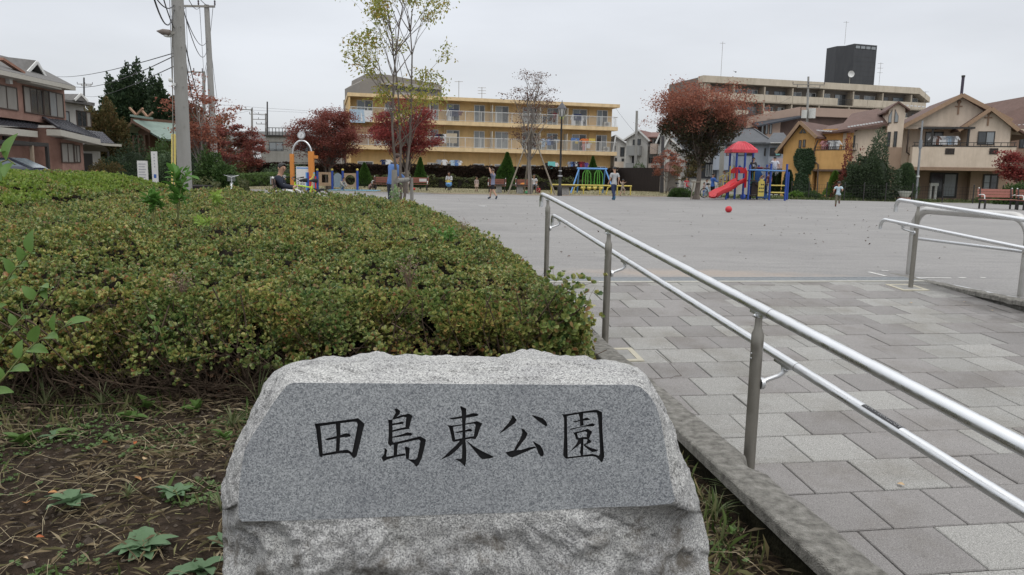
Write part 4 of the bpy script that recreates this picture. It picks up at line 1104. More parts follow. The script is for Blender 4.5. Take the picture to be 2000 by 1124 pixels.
def gable(F, u0, u1, v0, v1, ze, zr, ov, th, mat, along='v', name='roof', trim=None):
    """gable roof; along='v': ridge runs away from the front (gable faces us)"""
    um = (u0+u1)/2; vm = (v0+v1)/2; m = MB(); sl = (zr-ze)
    if along == 'v':
        k = ov/((u1-u0)/2); zo = ze-sl*k
        slab(m, [(u0-ov, v0-ov, zo), (um, v0-ov, zr), (um, v1+ov, zr), (u0-ov, v1+ov, zo)], th)
        slab(m, [(um, v0-ov, zr), (u1+ov, v0-ov, zo), (u1+ov, v1+ov, zo), (um, v1+ov, zr)], th)
    else:
        k = ov/((v1-v0)/2); zo = ze-sl*k
        slab(m, [(u0-ov, v0-ov, zo), (u1+ov, v0-ov, zo), (u1+ov, vm, zr), (u0-ov, vm, zr)], th)
        slab(m, [(u0-ov, vm, zr), (u1+ov, vm, zr), (u1+ov, v1+ov, zo), (u0-ov, v1+ov, zo)], th)
    o = m.obj(name, mat, F.t)
    if trim and along == 'v':
        b = MB(); k = ov/((u1-u0)/2); zo = ze-sl*k
        b.bar((u0-ov, v0-ov-.03, zo-th/2), (um, v0-ov-.03, zr-th/2), .05, th+.10).bar((um, v0-ov-.035, zr-th/2), (u1+ov, v0-ov-.035, zo-th/2), .05, th+.10)
        b.obj('bargeboard', trim, F.t)
    return o
def hip(F, u0, u1, v0, v1, ze, zr, ov, th, mat, ridge=None, name='roof'):
    a0, a1, b0, b1 = u0-ov, u1+ov, v0-ov, v1+ov; vm = (b0+b1)/2; h = (b1-b0)/2
    r0, r1 = (ridge if ridge else (a0+h, a1-h)); m = MB()
    E = [(a0, b0, ze), (a1, b0, ze), (a1, b1, ze), (a0, b1, ze)]; P, Q = (r0, vm, zr), (r1, vm, zr)
    m.add(E+[P, Q], [(0, 1, 5, 4), (1, 2, 5), (2, 3, 4, 5), (3, 0, 4)])
    m.box(a0, a1, b0, b1, ze-th, ze-.001)
    o = m.obj(name, mat, F.t)
    rc = MB()
    for a, b in ((E[0], P), (E[3], P), (E[1], Q), (E[2], Q), (P, Q)): rc.bar(Vector(a)+Vector((0, 0, .03)), Vector(b)+Vector((0, 0, .04)), .14, .07)
    rc.obj('ridge_cap', mat, F.t)
    return o

# ---------------------------------------------------------------- yellow apartment block
yel = pm('yellow_render', (.56, .385, .18), .85, .08, 1.2, .1, 30, col2=(.63, .44, .21)); yel2 = pm('pale_yellow_paint', (.66, .50, .29), .8, .06, 2)
A = Fac('apartment_building', 'three storey yellow apartment block with white balcony railings and laundry', 'building', 683, 80, 1203, 87.5)
Lb = A.len; WV = 1.3
zr_ = 9.5; z3 = 6.55; z2 = 3.72
MB().box(.0, Lb-.25, WV, 11, -.5, zr_-.35).obj('wall', yel, A.t)
MB().box(-.12, Lb+.12, -.12, 11.2, zr_-.36, zr_).obj('roof_slab', yel2, A.t)
for z in (z3, z2):
    MB().box(-.05, Lb, -.05, WV-.003, z-.02, z+.40).obj('balcony_slab', yel2, A.t)
MB().box(-.05, Lb, -.05, WV-.003, .2, .5).obj('balcony_slab', yel2, A.t)
MB().box(-.02, .16, -.02, WV-.004, .5, zr_-.37).obj('end_wall', yel, A.t)
bays = [713, 768, 800, 848, 885, 935, 981, 1035, 1080, 1130, 1172]
lower = [(698, 729), (752, 772), (835, 856), (872, 897), (925, 946), (966, 992), (1019, 1047), (1067, 1088), (1116, 1144), (1163, 1184)]
railm = pm('railing_white', (.55, .55, .53), .5, .05)
random.seed(4)
ti = 0
for fl_, zb in enumerate((.5, z2+.40, z3+.40)):
    for i, (a, b) in enumerate(lower):
        u0 = A.q(a, 300, WV)[0]; u1 = A.q(b, 300, WV)[0]
        h0, h1 = (zb+.9, zb+1.95) if (i in (0,) and fl_ != 2) or (i == 8 and fl_ == 0) else (zb+.02, zb+1.95)
        g = random.choice(([glassD, glassC], [glassC, glassD], [glassB, glassD], [glassD, glassD], [glassC, glassC]))
        win(A.t, u0, h0, u1, h1, WV, 2, frw, g, .07)
for zb in (z2+.40, z3+.40, .5):
    m = MB(); m.box(.17, Lb-.02, .0, .05, zb+1.08, zb+1.14).box(.17, Lb-.02, .01, .04, zb+.06, zb+.10).box(Lb-.06, Lb-.02, .05, WV-.005, zb+1.08, zb+1.14)
    m.obj('handrail', railm, A.t)
    b = MB(); x = .3
    while x < Lb-.1: b.box(x, x+.022, .015, .035, zb+.10, zb+1.08); x += .125
    b.obj('balusters', railm, A.t, kind='stuff')
    pbx = MB(); x = .2
    while x < Lb: pbx.box(x, x+.05, .0, .05, zb, zb+1.10); x += 1.75
    pbx.obj('railing_posts', railm, A.t, kind='stuff')
# partitions between flats
for px in (839, 905, 960, 1010, 1053, 1106, 1150):
    for zb in (.5, z2+.40, z3+.40):
        if px in (905, 1010, 1150): continue
        u = A.q(px, 250, .6)[0]; MB().box(u-.03, u+.03, .12, WV-.004, zb, zb+1.9).obj('partition', pm('partition_white', (.55, .52, .45), .7), A.t)
# downpipes
for px in (776, 868, 957, 1010, 1100, 1150): 
    u = A.q(px, 250, WV)[0]; MB().cyl((u, WV-.06, .5), (u, WV-.06, zr_-.37), .045, n=6).obj('downpipe', yel2, A.t)
# reed blind at the left end, second floor
MB().box(A.q(693, 250, .2)[0], A.q(722, 250, .2)[0], .16, .22, z2+.42, z2+2.3).obj('reed_blind', pm('reed', (.30, .19, .11), .9, .25, 30, stretch=(8, 1, .3)), A.t)
MB().box(.3, 2.4, WV-.3, WV-.02, .5, 1.2).obj('planter_wall', yel, A.t)
# outdoor units
acm = pm('ac_white', (.5, .5, .47), .6)
def ac(px, zb):
    u = A.q(px, 260, .8)[0]; o = thing('air_conditioner', LABS.pop(0), 'air conditioner', A.O + A.U*u + A.Vv*.9 + Vector((0, 0, zb)), A.rz, 'outdoor units on the yellow block')
    MB().box(-.38, .38, -.14, .14, .04, .60).obj('casing', acm, o); MB().cyl((-.1, -.17, .32), (-.1, -.141, .32), .22, n=16).obj('fan_grille', pm('grille', (.16, .16, .16), .6), o)
    MB().box(-.3, -.22, -.15, .15, 0, .04).box(.22, .3, -.15, .15, 0, .04).obj('feet', frd, o)
LABS = ['white outdoor unit on the middle balcony at the left end of the yellow block', 'white outdoor unit on the top balcony at the right end of the yellow block', 'white outdoor unit on the middle balcony at the right end of the yellow block', 'white outdoor unit on the middle balcony behind the sparse tree']
ac(738, z2+.40); ac(1186, z3+.40); ac(1186, z2+.40); ac(1058, z2+.40)
# laundry: each piece hangs from the rail by itself
def shirtmesh(w, h, sl):
    m = MB(); a = w/2
    P = [(-a*.6, h), (-a, h*.93), (-a-sl, h*.55), (-a-sl*.55, h*.5), (-a*.85, h*.72), (-a*.85, 0), (a*.85, 0), (a*.85, h*.72), (a+sl*.55, h*.5), (a+sl, h*.55), (a, h*.93), (a*.6, h), (0, h*.95)]
    m.prism([(x, -.03, z) for x, z in P], (0, .06, 0)); return m
def sheetmesh(w, h):
    m = MB(); n = 8
    f = [[(-w/2+w*i/n, -.04-.02*math.sin(i*1.9+j), z) for i in range(n+1)] for j, z in enumerate((0, h*.5, h))]
    b = [[(-w/2+w*i/n, .04-.02*math.sin(i*1.9+j), z) for i in range(n+1)] for j, z in enumerate((0, h*.5, h))]
    m.grid(f).grid(b); m.add([f[0][0], f[1][0], f[2][0], b[2][0], b[1][0], b[0][0]], [(0, 1, 2, 3, 4, 5)]); m.add([f[0][n], f[1][n], f[2][n], b[2][n], b[1][n], b[0][n]], [(5, 4, 3, 2, 1, 0)])
    m.add([f[2][i] for i in range(n+1)]+[b[2][i] for i in range(n, -1, -1)], [tuple(range(2*n+2))]); return m
cloth = {}
def cl(c):
    k = 'cloth_'+c
    D = dict(white=(.6,.6,.6), navy=(.02,.03,.08), black=(.02,.02,.022), red=(.35,.03,.04), orange=(.6,.17,.05), yellow=(.55,.42,.10), teal=(.16,.48,.46), blue=(.10,.18,.38), grey=(.25,.26,.28), pale_blue=(.35,.45,.55), maroon=(.12,.02,.03), purple=(.10,.06,.25), pink=(.5,.25,.25), lime=(.4,.5,.1), brown=(.14,.07,.05), beige=(.45,.38,.28))
    return pm(k, D[c], .9, .1, 9)
def hang(F, px, py0, py1, kind, c, label, group, v=.2, wid=None):
    u, z0 = F.q(px, py1, v); _, z1 = F.q(px, py0, v)
    h = z1-z0; w = wid or .45
    if kind == 'shirt': m = shirtmesh(w, h, w*.35)
    else: m = sheetmesh(w, h)
    o = m.obj('hanging_cloth', cl(c)); o.location = F.O + F.U*u + F.Vv*v + Vector((0, 0, z0)); o.rotation_euler = (0, 0, F.rz)
    tag(o, label, 'laundry', group)
g1 = 'laundry on the yellow block'
top = [(698, 214, 240, 'sheet', 'pale_blue', 'wide pale blue sheet over the top balcony railing at the left end', 1.6), (716, 216, 238, 'sheet', 'white', 'white sheet over the top balcony railing beside the pale blue one', 1.2)]
for x, a, b, kd, c, l, w in top: hang(A, x, a, b, kd, c, l, g1, -.06, w)
items = [(728+150, 214, 240, 'shirt', 'white', 'top', .5), (886, 214, 228, 'sheet', 'navy', 'top', 1.1), (898, 217, 226, 'shirt', 'maroon', 'top', .5), (862, 262, 275, 'shirt', 'black', 'middle', .45), (856, 262, 272, 'shirt', 'navy', 'middle', .45), (868, 262, 280, 'shirt', 'white', 'middle', .5), (882, 261, 280, 'sheet', 'beige', 'middle', 1.2),
  (1062, 227, 240, 'shirt', 'black', 'top', .6), (1075, 221, 236, 'shirt', 'black', 'top', .5), (1083, 221, 232, 'shirt', 'maroon', 'top', .5), (1097, 223, 233, 'shirt', 'lime', 'top', .5), (1120, 224, 246, 'shirt', 'white', 'top', .5), (1128, 223, 236, 'sheet', 'navy', 'top', .9), (1136, 227, 250, 'shirt', 'white', 'top', .35), (1144, 228, 234, 'shirt', 'grey', 'top', .5),
  (1061, 271, 287, 'shirt', 'pale_blue', 'middle', .5), (1072, 272, 284, 'shirt', 'blue', 'middle', .5), (1078, 272, 284, 'shirt', 'navy', 'middle', .4), (1086, 272, 279, 'shirt', 'grey', 'middle', .7), (1126, 272, 281, 'shirt', 'yellow', 'middle', .4), (1123, 270, 276, 'sheet', 'blue', 'middle', 1.0), (1143, 271, 281, 'shirt', 'orange', 'middle', .9), (1156, 271, 280, 'sheet', 'yellow', 'middle', .8), (1149, 276, 290, 'shirt', 'white', 'middle', .5), (1140, 281, 295, 'shirt', 'pink', 'middle', .35),
  (1077, 316, 330, 'sheet', 'teal', 'ground', .9), (1068, 318, 330, 'shirt', 'black', 'ground', .4), (1086, 318, 330, 'shirt', 'white', 'ground', .4), (1112, 316, 328, 'shirt', 'grey', 'ground', .4), (1117, 316, 328, 'shirt', 'blue', 'ground', .4), (1121, 316, 328, 'shirt', 'navy', 'ground', .4), (1125, 316, 328, 'shirt', 'white', 'ground', .35), (1130, 316, 328, 'shirt', 'black', 'ground', .4), (1134, 316, 327, 'shirt', 'red', 'ground', .4), (1139, 316, 327, 'shirt', 'maroon', 'ground', .4), (1145, 318, 328, 'shirt', 'purple', 'ground', .4),
  (758, 312, 322, 'shirt', 'white', 'ground', .6), (749, 312, 322, 'shirt', 'navy', 'ground', .5), (858, 312, 323, 'shirt', 'grey', 'ground', .5), (868, 312, 324, 'shirt', 'white', 'ground', .5), (884, 313, 324, 'shirt', 'pale_blue', 'ground', .5), (892, 313, 324, 'shirt', 'blue', 'ground', .5), (898, 314, 323, 'shirt', 'white', 'ground', .4)]
seen = {}
posw = {}
for x, a, b, kd, c, fl_, w in items:
    where = 'behind the maple' if x < 870 else 'right of the maple' if x < 950 else 'by the sparse tree' if x < 1092 else 'above the swings'
    kdw = 'sheet' if kd == 'sheet' else 'shirt'
    lab = f'{c.replace("_", " ")} {kdw} drying on the yellow block {fl_} balcony {where}'
    if lab in seen: 
        seen[lab] += 1; lab = lab.replace(' drying', ' hanging at the right')
    seen[lab] = 1
    hang(A, x, a, b, kd, c, lab, g1, .22, w)
# rooftop aerials
def aerial(px, py0, py1, Y, lab, kind=0):
    b = W(px, py1, Y); h = (py1-py0)/FPX*Y; t = thing('tv_aerial', lab, 'aerial', b); MB().cyl((0, 0, -.3), (0, 0, h), .03, n=6).obj('mast', steelp, t)
    m = MB(); w = .9
    for k in range(3 if kind else 1):
        z = h*(.95-.22*k); m.cyl((-w/2, 0, z), (w/2, 0, z), .02, n=5)
        for i in range(5): x = -w/2+w*i/4; m.cyl((x, -.25+.03*i, z), (x, .25-.03*i, z), .012, n=4)
    m.obj('antenna_rods', steelp, t)
aerial(896, 160, 194, 85, 'thin tv aerial on the yellow block roof left of centre'); aerial(941, 172, 196, 86, 'cross shaped tv aerial on the yellow block roof', 1)

# ---------------------------------------------------------------- stepped grey block behind it
def simple_box(F, u0, u1, v0, v1, z0, z1, mat, name='wall'): return MB().box(u0, u1, v0, v1, z0, z1).obj(name, mat, F.t)
greyb = pm('grey_beige', (.22, .20, .175), .85, .08, .5); greyl = pm('grey_light', (.32, .30, .27), .85, .06, .5)
B = Fac('apartment_building', 'grey beige stepped apartment block rising behind the yellow block', 'building', 706, 128, 864, 134)
u1, zt = B.q(864, 165); ul, zl = B.q(727, 143)
simple_box(B, 0, B.len, .6, 14, -.5, B.q(864, 192)[1], greyb)
MB().prism([(0, .6, B.q(706, 190)[1]), (0, .6, B.q(706, 160)[1]), (ul*.6, .6, B.q(722, 152)[1]), (ul*.65, .6, zl), (B.q(762, 143)[0], .6, B.q(762, 146)[1]), (B.len, .6, B.q(864, 166)[1]), (B.len, .6, B.q(864, 192)[1])], (0, 12, 0)).obj('upper_wall', greyb, B.t)
for y0, y1 in ((157, 165), (176, 186), (196, 203)):
    a = B.q(745, y0, 0); b = B.q(862, y1+6, 0); c = B.q(862, y0+14, 0); d_ = B.q(745, y1, 0)
    MB().prism([(a[0], 0, a[1]), (c[0], 0, c[1]-.0), (b[0], 0, b[1]-.4), (d_[0], 0, d_[1])], (0, .58, 0)).obj('balcony_band', greyl, B.t)
for i in range(7):
    x = 752+i*15; y = 166+i*1.4; a = B.q(x, y+8, .6); b = B.q(x+8, y, .6); win(B.t, a[0], a[1], b[0], b[1], .6, 2, frd, glassD, .06)

# ---------------------------------------------------------------- big beige block at right with black tower
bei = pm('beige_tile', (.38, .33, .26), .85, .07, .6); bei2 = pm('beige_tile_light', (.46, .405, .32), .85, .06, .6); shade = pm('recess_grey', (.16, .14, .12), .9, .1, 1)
D = Fac('apartment_building', 'long beige apartment block with balconies behind the big red tree', 'building', 1365, 130, 1800, 142)
zt = D.q(1365, 147)[1]; n_ = D.len
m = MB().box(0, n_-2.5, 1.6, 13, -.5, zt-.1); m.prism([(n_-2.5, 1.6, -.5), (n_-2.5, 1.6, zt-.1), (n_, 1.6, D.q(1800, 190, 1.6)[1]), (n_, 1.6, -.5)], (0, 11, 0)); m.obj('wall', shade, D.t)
MB().box(-.2, n_-2.4, -.1, 1.7, zt-1.1, zt).obj('parapet', bei2, D.t)
MB().prism([(n_-2.39, -.1, zt), (n_-2.39, -.1, zt-1.1), (n_+.1, -.1, D.q(1800, 200)[1]), (n_+.1, -.1, D.q(1800, 190)[1])], (0, 1.7, 0)).obj('parapet', bei2, D.t)
random.seed(8)
for fl_ in range(6):
    zb = zt-1.1-2.75-fl_*2.8
    if zb < 5: break
    MB().box(.0, n_, -.02, 1.58, zb-.18, zb).obj('floor_slab', bei, D.t)
    x = 0.3; k = 0
    while x < n_-1.5:
        w = random.choice((2.3, 3.0, 3.3)); w = min(w, n_-x-.1)
        if random.random() < .76: MB().box(x, x+w-.05, -.06, .06, zb, zb+1.2).obj('balcony_wall', bei2, D.t)
        else: 
            r_ = MB().box(x, x+w-.1, .0, .04, zb+1.05, zb+1.12); 
            for q_ in range(int(w/.16)): r_.box(x+q_*.16, x+q_*.16+.03, 0, .03, zb, zb+1.05)
            r_.obj('balcony_railing', frd, D.t)
        if k % 2 == 0: MB().box(x-.12, x+.12, .07, 1.58, zb, zb+2.55).obj('divider', bei, D.t)
        win(D.t, x+.5, zb+.1, x+w-.5, zb+2.1, 1.6, 2, frw if random.random() < .5 else frd, random.choice(([glassC, glassD], [glassB, glassC], glassC, glassB)), .06)
        x += w; k += 1
# left wing receding
E_ = Fac('apartment_building', 'left wing of the beige block with corner balconies behind the red tree', 'building', 1305, 146, 1364, 130.3)
zl = zt-.6
simple_box(E_, 0, E_.len-.3, .02, 1.4, -.5, zl, bei)
MB().box(-.1, E_.len-.05, -.15, .015, zl-.9, zl+.1).obj('parapet', bei2, E_.t)
for fl_ in range(5):
    zb = zl-3.4-fl_*2.8
    MB().box(E_.len*.15, E_.len*.50, -.9, .015, zb, zb+1.2).obj('balcony_wall', bei2, E_.t)
    win(E_.t, E_.len*.2, zb+1.25, E_.len*.46, zb+2.2, .02, 1, frd, glassD, .06); win(E_.t, E_.len*.68, zb+.9, E_.len*.78, zb+2.1, .02, 1, frd, glassD, .06)
# black roof tower, dish, aerials
T_ = Fac('roof_tower', 'tall black panel clad plant tower with glazed top strip on the beige block roof', 'tower', 1648, 142, 1691, 143.5, gy=0)
zt0 = zt-.5; zt1 = T_.q(1650, 84)[1]; bl = pm('black_panel', (.028, .03, .034), .45, .25, 1.5, col2=(.045, .047, .05), stretch=(1, 1, .2))
T_.t.location.z = zt0; hh = zt1-zt0
dv = T_.side(1624, 100, 0)
MB().box(0, T_.len, 0, 4.6, 0, hh).obj('shaft', bl, T_.t)
wl_ = MB().prism([(0, 0, 0), (-2.3, 1.9, 0), (-2.3, 4.6, 0), (0, 4.6, 0)], (0, 0, hh-.3)); wl_.obj('side_shaft', bl, T_.t)
for i in range(4): 
    u = .25+i*(T_.len-.4)/4; win(T_.t, u, hh-.85, u+(T_.len-.7)/4, hh-.25, 0, 1, frd, glassC, .05)
for i in range(7):
    z = .9+i*.85
    MB().box(.01, T_.len-.01, -.012, -.002, z, z+.03).obj('panel_joint', frd, T_.t)
t = thing('satellite_dish', 'white satellite dish in front of the black roof tower', 'dish', W(1659, 158, 138)); s = MB(); rows = []
for i in range(5):
    rr = .58*i/4; rows.append([Vector((rr*math.cos(a), -.3+.25*(i/4)**2*1.0*-1, 1.1+rr*math.sin(a))) for a in [2*math.pi*j/16 for j in range(17)]])
s.grid(rows).grid([[p+Vector((0, .05, 0)) for p in r_] for r_ in rows]); s.obj('reflector', pm('dish_white', (.6, .6, .58), .5), t); MB().cyl((0, -.1, -.6), (0, -.1, 1.1), .07, n=6).obj('mast', steelp, t)
aerial(1408, 86, 147, 131, 'very tall thin lightning mast at the left end of the beige block roof'); aerial(1717, 125, 163, 138, 'tall cross shaped aerial right of the black roof tower', 1); aerial(1650, 45, 84, 142, 'thin mast on top of the black roof tower'); aerial(1806, 180, 200, 120, 'small aerial at the right end of the beige block')
t = thing('chimney_stack', 'slim dark purple chimney pipe behind the cream gable house', 'chimney', W(1870, 260, 90)); MB().cyl((0, 0, -3), (0, 0, 6.6), .16, n=10).obj('pipe', pm('chimney_dark', (.05, .04, .06), .6), t); MB().cyl((0, 0, 6.4), (0, 0, 6.62), .2, n=10).obj('cap', frd, t)

# ---------------------------------------------------------------- low pinkish building in front of it
pk = pm('pinkish_tile', (.34, .25, .20), .85, .06, 1)
F_ = Fac('shop_building', 'low pinkish building with dark awning between the hip roof house and orange house', 'building', 1455, 96, 1715, 100)
z0_ = F_.q(1600, 228)[1]; z1_ = F_.q(1600, 211)[1]
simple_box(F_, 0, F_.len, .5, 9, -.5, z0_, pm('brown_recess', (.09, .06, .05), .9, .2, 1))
MB().box(F_.q(1565, 220)[0], F_.len, 0, .48, z0_-.0, z1_).obj('parapet', pk, F_.t)
MB().prism([(0, 0, F_.q(1455, 250)[1]), (F_.q(1563, 220)[0], 0, F_.q(1563, 230)[1]), (F_.q(1563, 220)[0], 0, F_.q(1563, 209)[1]), (0, 0, F_.q(1455, 228)[1])], (0, .48, 0)).obj('stair_wall', pk, F_.t)
MB().prism([(.5, -1.4, F_.q(1470, 247)[1]), (F_.q(1560, 230)[0], -.9, F_.q(1556, 228)[1]), (F_.q(1560, 230)[0], -.05, F_.q(1556, 226)[1]), (.5, -.05, F_.q(1470, 240)[1])], (0, 0, -.2)).obj('awning', pm('awning_dark', (.03, .035, .045), .6), F_.t)
simple_box(F_, F_.q(1497, 250)[0], F_.q(1524, 250)[0], .0, .49, F_.q(1500, 275)[1], F_.q(1500, 232)[1], pk, 'side_wall')
for i in range(3): 
    a = F_.q(1486+i*8, 262, .0); win(F_.t, a[0], a[1], a[0]+.35, a[1]+1.2, .0 if i > 1 else .0, 1, frd, glassC, .05)

# ---------------------------------------------------------------- blue grey hip roofed house
bg_ = pm('blue_grey_wall', (.30, .335, .385), .85, .05, 1.5, .1, 40); slate = pm('slate_roof', (.075, .08, .088), .7, .2, 5, .3, 14, stretch=(1, 3, 1))
H_ = Fac('hip_house', 'blue grey two storey house with slate hip roof behind the playground tower', 'house', 1400, 66, 1530, 64)
ze = H_.q(1470, 279)[1]; zr2 = H_.q(1470, 246)[1]
simple_box(H_, 0, H_.len, 0, 7.5, -.3, ze, bg_)
hip(H_, 0, H_.q(1500, 300)[0], 0, 7.5, ze, zr2, .45, .16, slate, ridge=(H_.q(1452, 250, 3.7)[0], H_.q(1472, 250, 3.7)[0]))
MB().box(H_.q(1502, 300)[0], H_.len+.2, -.5, -.002, -.3, H_.q(1510, 283)[1]).obj('bay_wall', bg_, H_.t)
slab(MB(), [(H_.q(1496, 300)[0], -.9, H_.q(1510, 280)[1]), (H_.len+.5, -.9, H_.q(1510, 280)[1]), (H_.len-.3, 2.5, H_.q(1510, 256)[1]), (H_.q(1505, 300)[0], 2.5, H_.q(1510, 256)[1])], .14).obj('bay_roof', slate, H_.t)
wpx(H_, 1418, 284, 1428, 305, fm=frd, gm=pm('rose_curtain', (.28, .15, .14), .5), n=1); wpx(H_, 1440, 286, 1474, 304, fm=frd, gm=[glassC, glassD])
wpx(H_, 1492, 290, 1496, 305, fm=frd, gm=glassD, n=1); wpx(H_, 1503, 289, 1526, 305, v=-.5, fm=frd, gm=[glassD, pm('teal_blind', (.18, .42, .42), .6)])
wpx(H_, 1508, 341, 1524, 372, v=-.5, fm=frd, gm=[glassC, glassC]); 
a = H_.q(1392, 332, -.9); b = H_.q(1432, 305, -.9); MB().box(a[0], b[0], -.9, -.003, a[1], b[1]).obj('balcony', bg_, H_.t)
a = H_.q(1510, 279, -.9); MB().box(a[0]-.2, a[0]+1.3, -1.1, -.52, a[1]-.05, a[1]+.0).obj('small_awning', frw, H_.t)
a = H_.q(1508, 320, -.5); MB().box(a[0], H_.len+.1, -.85, -.503, a[1]-.4, a[1]+.45).obj('balcony', pm('pink_panel', (.42, .34, .35), .8), H_.t)

# ---------------------------------------------------------------- orange house
org = pm('orange_render', (.54, .31, .115), .9, .07, 1.5, .1, 30, col2=(.61, .36, .14)); brn = pm('brown_roof', (.115, .066, .052), .75, .18, 4, .3, 16, stretch=(1, 4, 1)); cop = pm('roof_edge', (.30, .20, .13), .8)
O_ = Fac('gable_house', 'orange gabled house with brown roof and ivy on its front wall', 'house', 1527, 55, 1645, 52)
zE = O_.q(1529, 288)[1]; uP, zP = O_.q(1567, 240); u2, zE2 = O_.q(1592, 266)
MB().prism([(0, 0, -.3), (0, 0, zE), (uP, 0, zP), (u2, 0, zE2), (u2, 0, -.3)], (0, 8, 0)).obj('gable_wall', org, O_.t)
zS = O_.q(1600, 264, 1.3)[1]
MB().box(u2+.003, O_.len, 1.3, 8, -.3, zS+.4).obj('side_wall', org, O_.t)
r_ = MB(); slab(r_, [(-.35, -.4, zE-.32), (uP, -.4, zP+.1), (uP, 8.3, zP+.1), (-.35, 8.3, zE-.32)], .14)
slab(r_, [(uP, -.4, zP+.1), (u2+.3, -.4, zE2-.05), (u2+.3, 8.3, zE2-.05), (uP, 8.3, zP+.1)], .14); r_.obj('gable_roof', brn, O_.t)
b = MB(); b.bar((-.38, -.44, zE-.42), (uP, -.44, zP+.02), .05, .22).bar((uP, -.445, zP+.02), (u2+.3, -.445, zE2-.13), .05, .22); b.obj('bargeboard', cop, O_.t)
r_ = MB(); slab(r_, [(u2+.1, .9, zS+.2), (O_.len+.2, .9, zS+.2), (O_.len+.2, 4.5, O_.q(1620, 234, 4.5)[1]), (uP+.1, 4.5, zP+.05)], .14); r_.obj('main_roof', brn, O_.t)
a0, a1 = O_.q(1592, 320, -.4), O_.q(1640, 293, -.4)
zb0 = O_.q(1610, 331, .0)[1]; zb1 = O_.q(1610, 294, .0)[1]
MB().box(u2+.003, O_.len, 0, 1.29, zb0, zb1).obj('balcony', org, O_.t)
MB().box(u2, O_.len+.03, -.04, 1.29, zb0-.14, zb0-.002).obj('balcony_base', pm('base_brown', (.12, .08, .06), .8), O_.t)
m = MB().box(u2+.02, O_.len, .0, .04, zb1+.22, zb1+.26).box(u2+.0, O_.len, -.02, .10, zb1+.002, zb1+.05)
for i in range(14): m.box(u2+.1+i*(O_.len-u2-.2)/13, u2+.13+i*(O_.len-u2-.2)/13, .0, .03, zb1+.05, zb1+.22)
m.obj('balcony_railing', frd, O_.t)
MB().box(O_.q(1594, 360, .3)[0], O_.q(1620, 360, .3)[0], .3, 1.29, -.3, zb0-.15).obj('ground_floor_wall', org, O_.t)
MB().box(O_.q(1620, 360, .3)[0]+.01, O_.len, 1.2, 1.298, -.3, zb0-.15).obj('dark_entrance', frd, O_.t)
m = MB(); ua, za = O_.q(1561, 261); ub, zb_ = O_.q(1576, 252)
um = (ua+ub)/2; m.prism([(ua, -.05, za), (um-.03, -.05, za), (um-.03, -.05, zb_), ], (0, .048, 0)); m.prism([(um+.03, -.05, za), (ub, -.05, za), (um+.03, -.05, zb_)], (0, .048, 0)); m.obj('gable_window', glassD, O_.t)
wpx(O_, 1560, 274, 1566, 289, n=1, fm=frb, gm=glassC); wpx(O_, 1568, 273, 1574, 288, n=1, fm=frb, gm=glassC)
wpx(O_, 1614, 274, 1640, 291, v=1.3, n=2, fm=frd, gm=glassC)
MB().tube([(u2+.25, .0-.06, zE2-.3), (u2+.05, -.06, zE2-.9), (u2+.02, -.06, 2.6), (u2+.4, -.06, 2.3), (u2+.5, -.06, -.2)], .05, 6).obj('downpipe', frb, O_.t)
for i, (x, c, k) in enumerate(((1609, 'pink', 'left'), (1615, 'maroon', 'second'), (1622, 'white', 'third'), (1628, 'grey', 'fourth'), (1634, 'white', 'right'))):
    hang(O_, x, 275, 292, 'shirt', c, f'{c} garment drying on the orange house balcony, {k} one', 'laundry on the orange house', .15, .42)

# ---------------------------------------------------------------- cream house with two gables
crm = pm('cream_render', (.56, .465, .37), .9, .06, 1.2, .12, 30, col2=(.62, .52, .42)); tan = pm('tan_render', (.31, .22, .16), .9, .07, 1.5, .12, 30)
C_ = Fac('gable_house', 'large cream two storey house with twin gables and a wide balcony', 'house', 1642, 53, 1985, 50)
q = C_.q; FV = 1.5
uA = q(1729, 300, -.25)[0]; uB = q(1757, 300, -.25)[0]
zEl = q(1650, 252)[1]; 
# left wing wall
MB().box(0, uA-.003, .3, 8, q(1650, 325)[1], zEl).obj('left_wall', crm, C_.t)
MB().box(0, uA-.003, .32, 8, -.3, q(1650, 325)[1]-.003).obj('left_lower_wall', tan, C_.t)
r_ = MB(); slab(r_, [(-.5, -.25, zEl-.12), (uA+.1, -.25, q(1735, 243)[1]+.05), (uA+.1, 4.5, q(1735, 212, 4.5)[1]), (1.0, 4.5, q(1680, 222, 4.5)[1])], .16); r_.obj('left_roof', brn, C_.t)
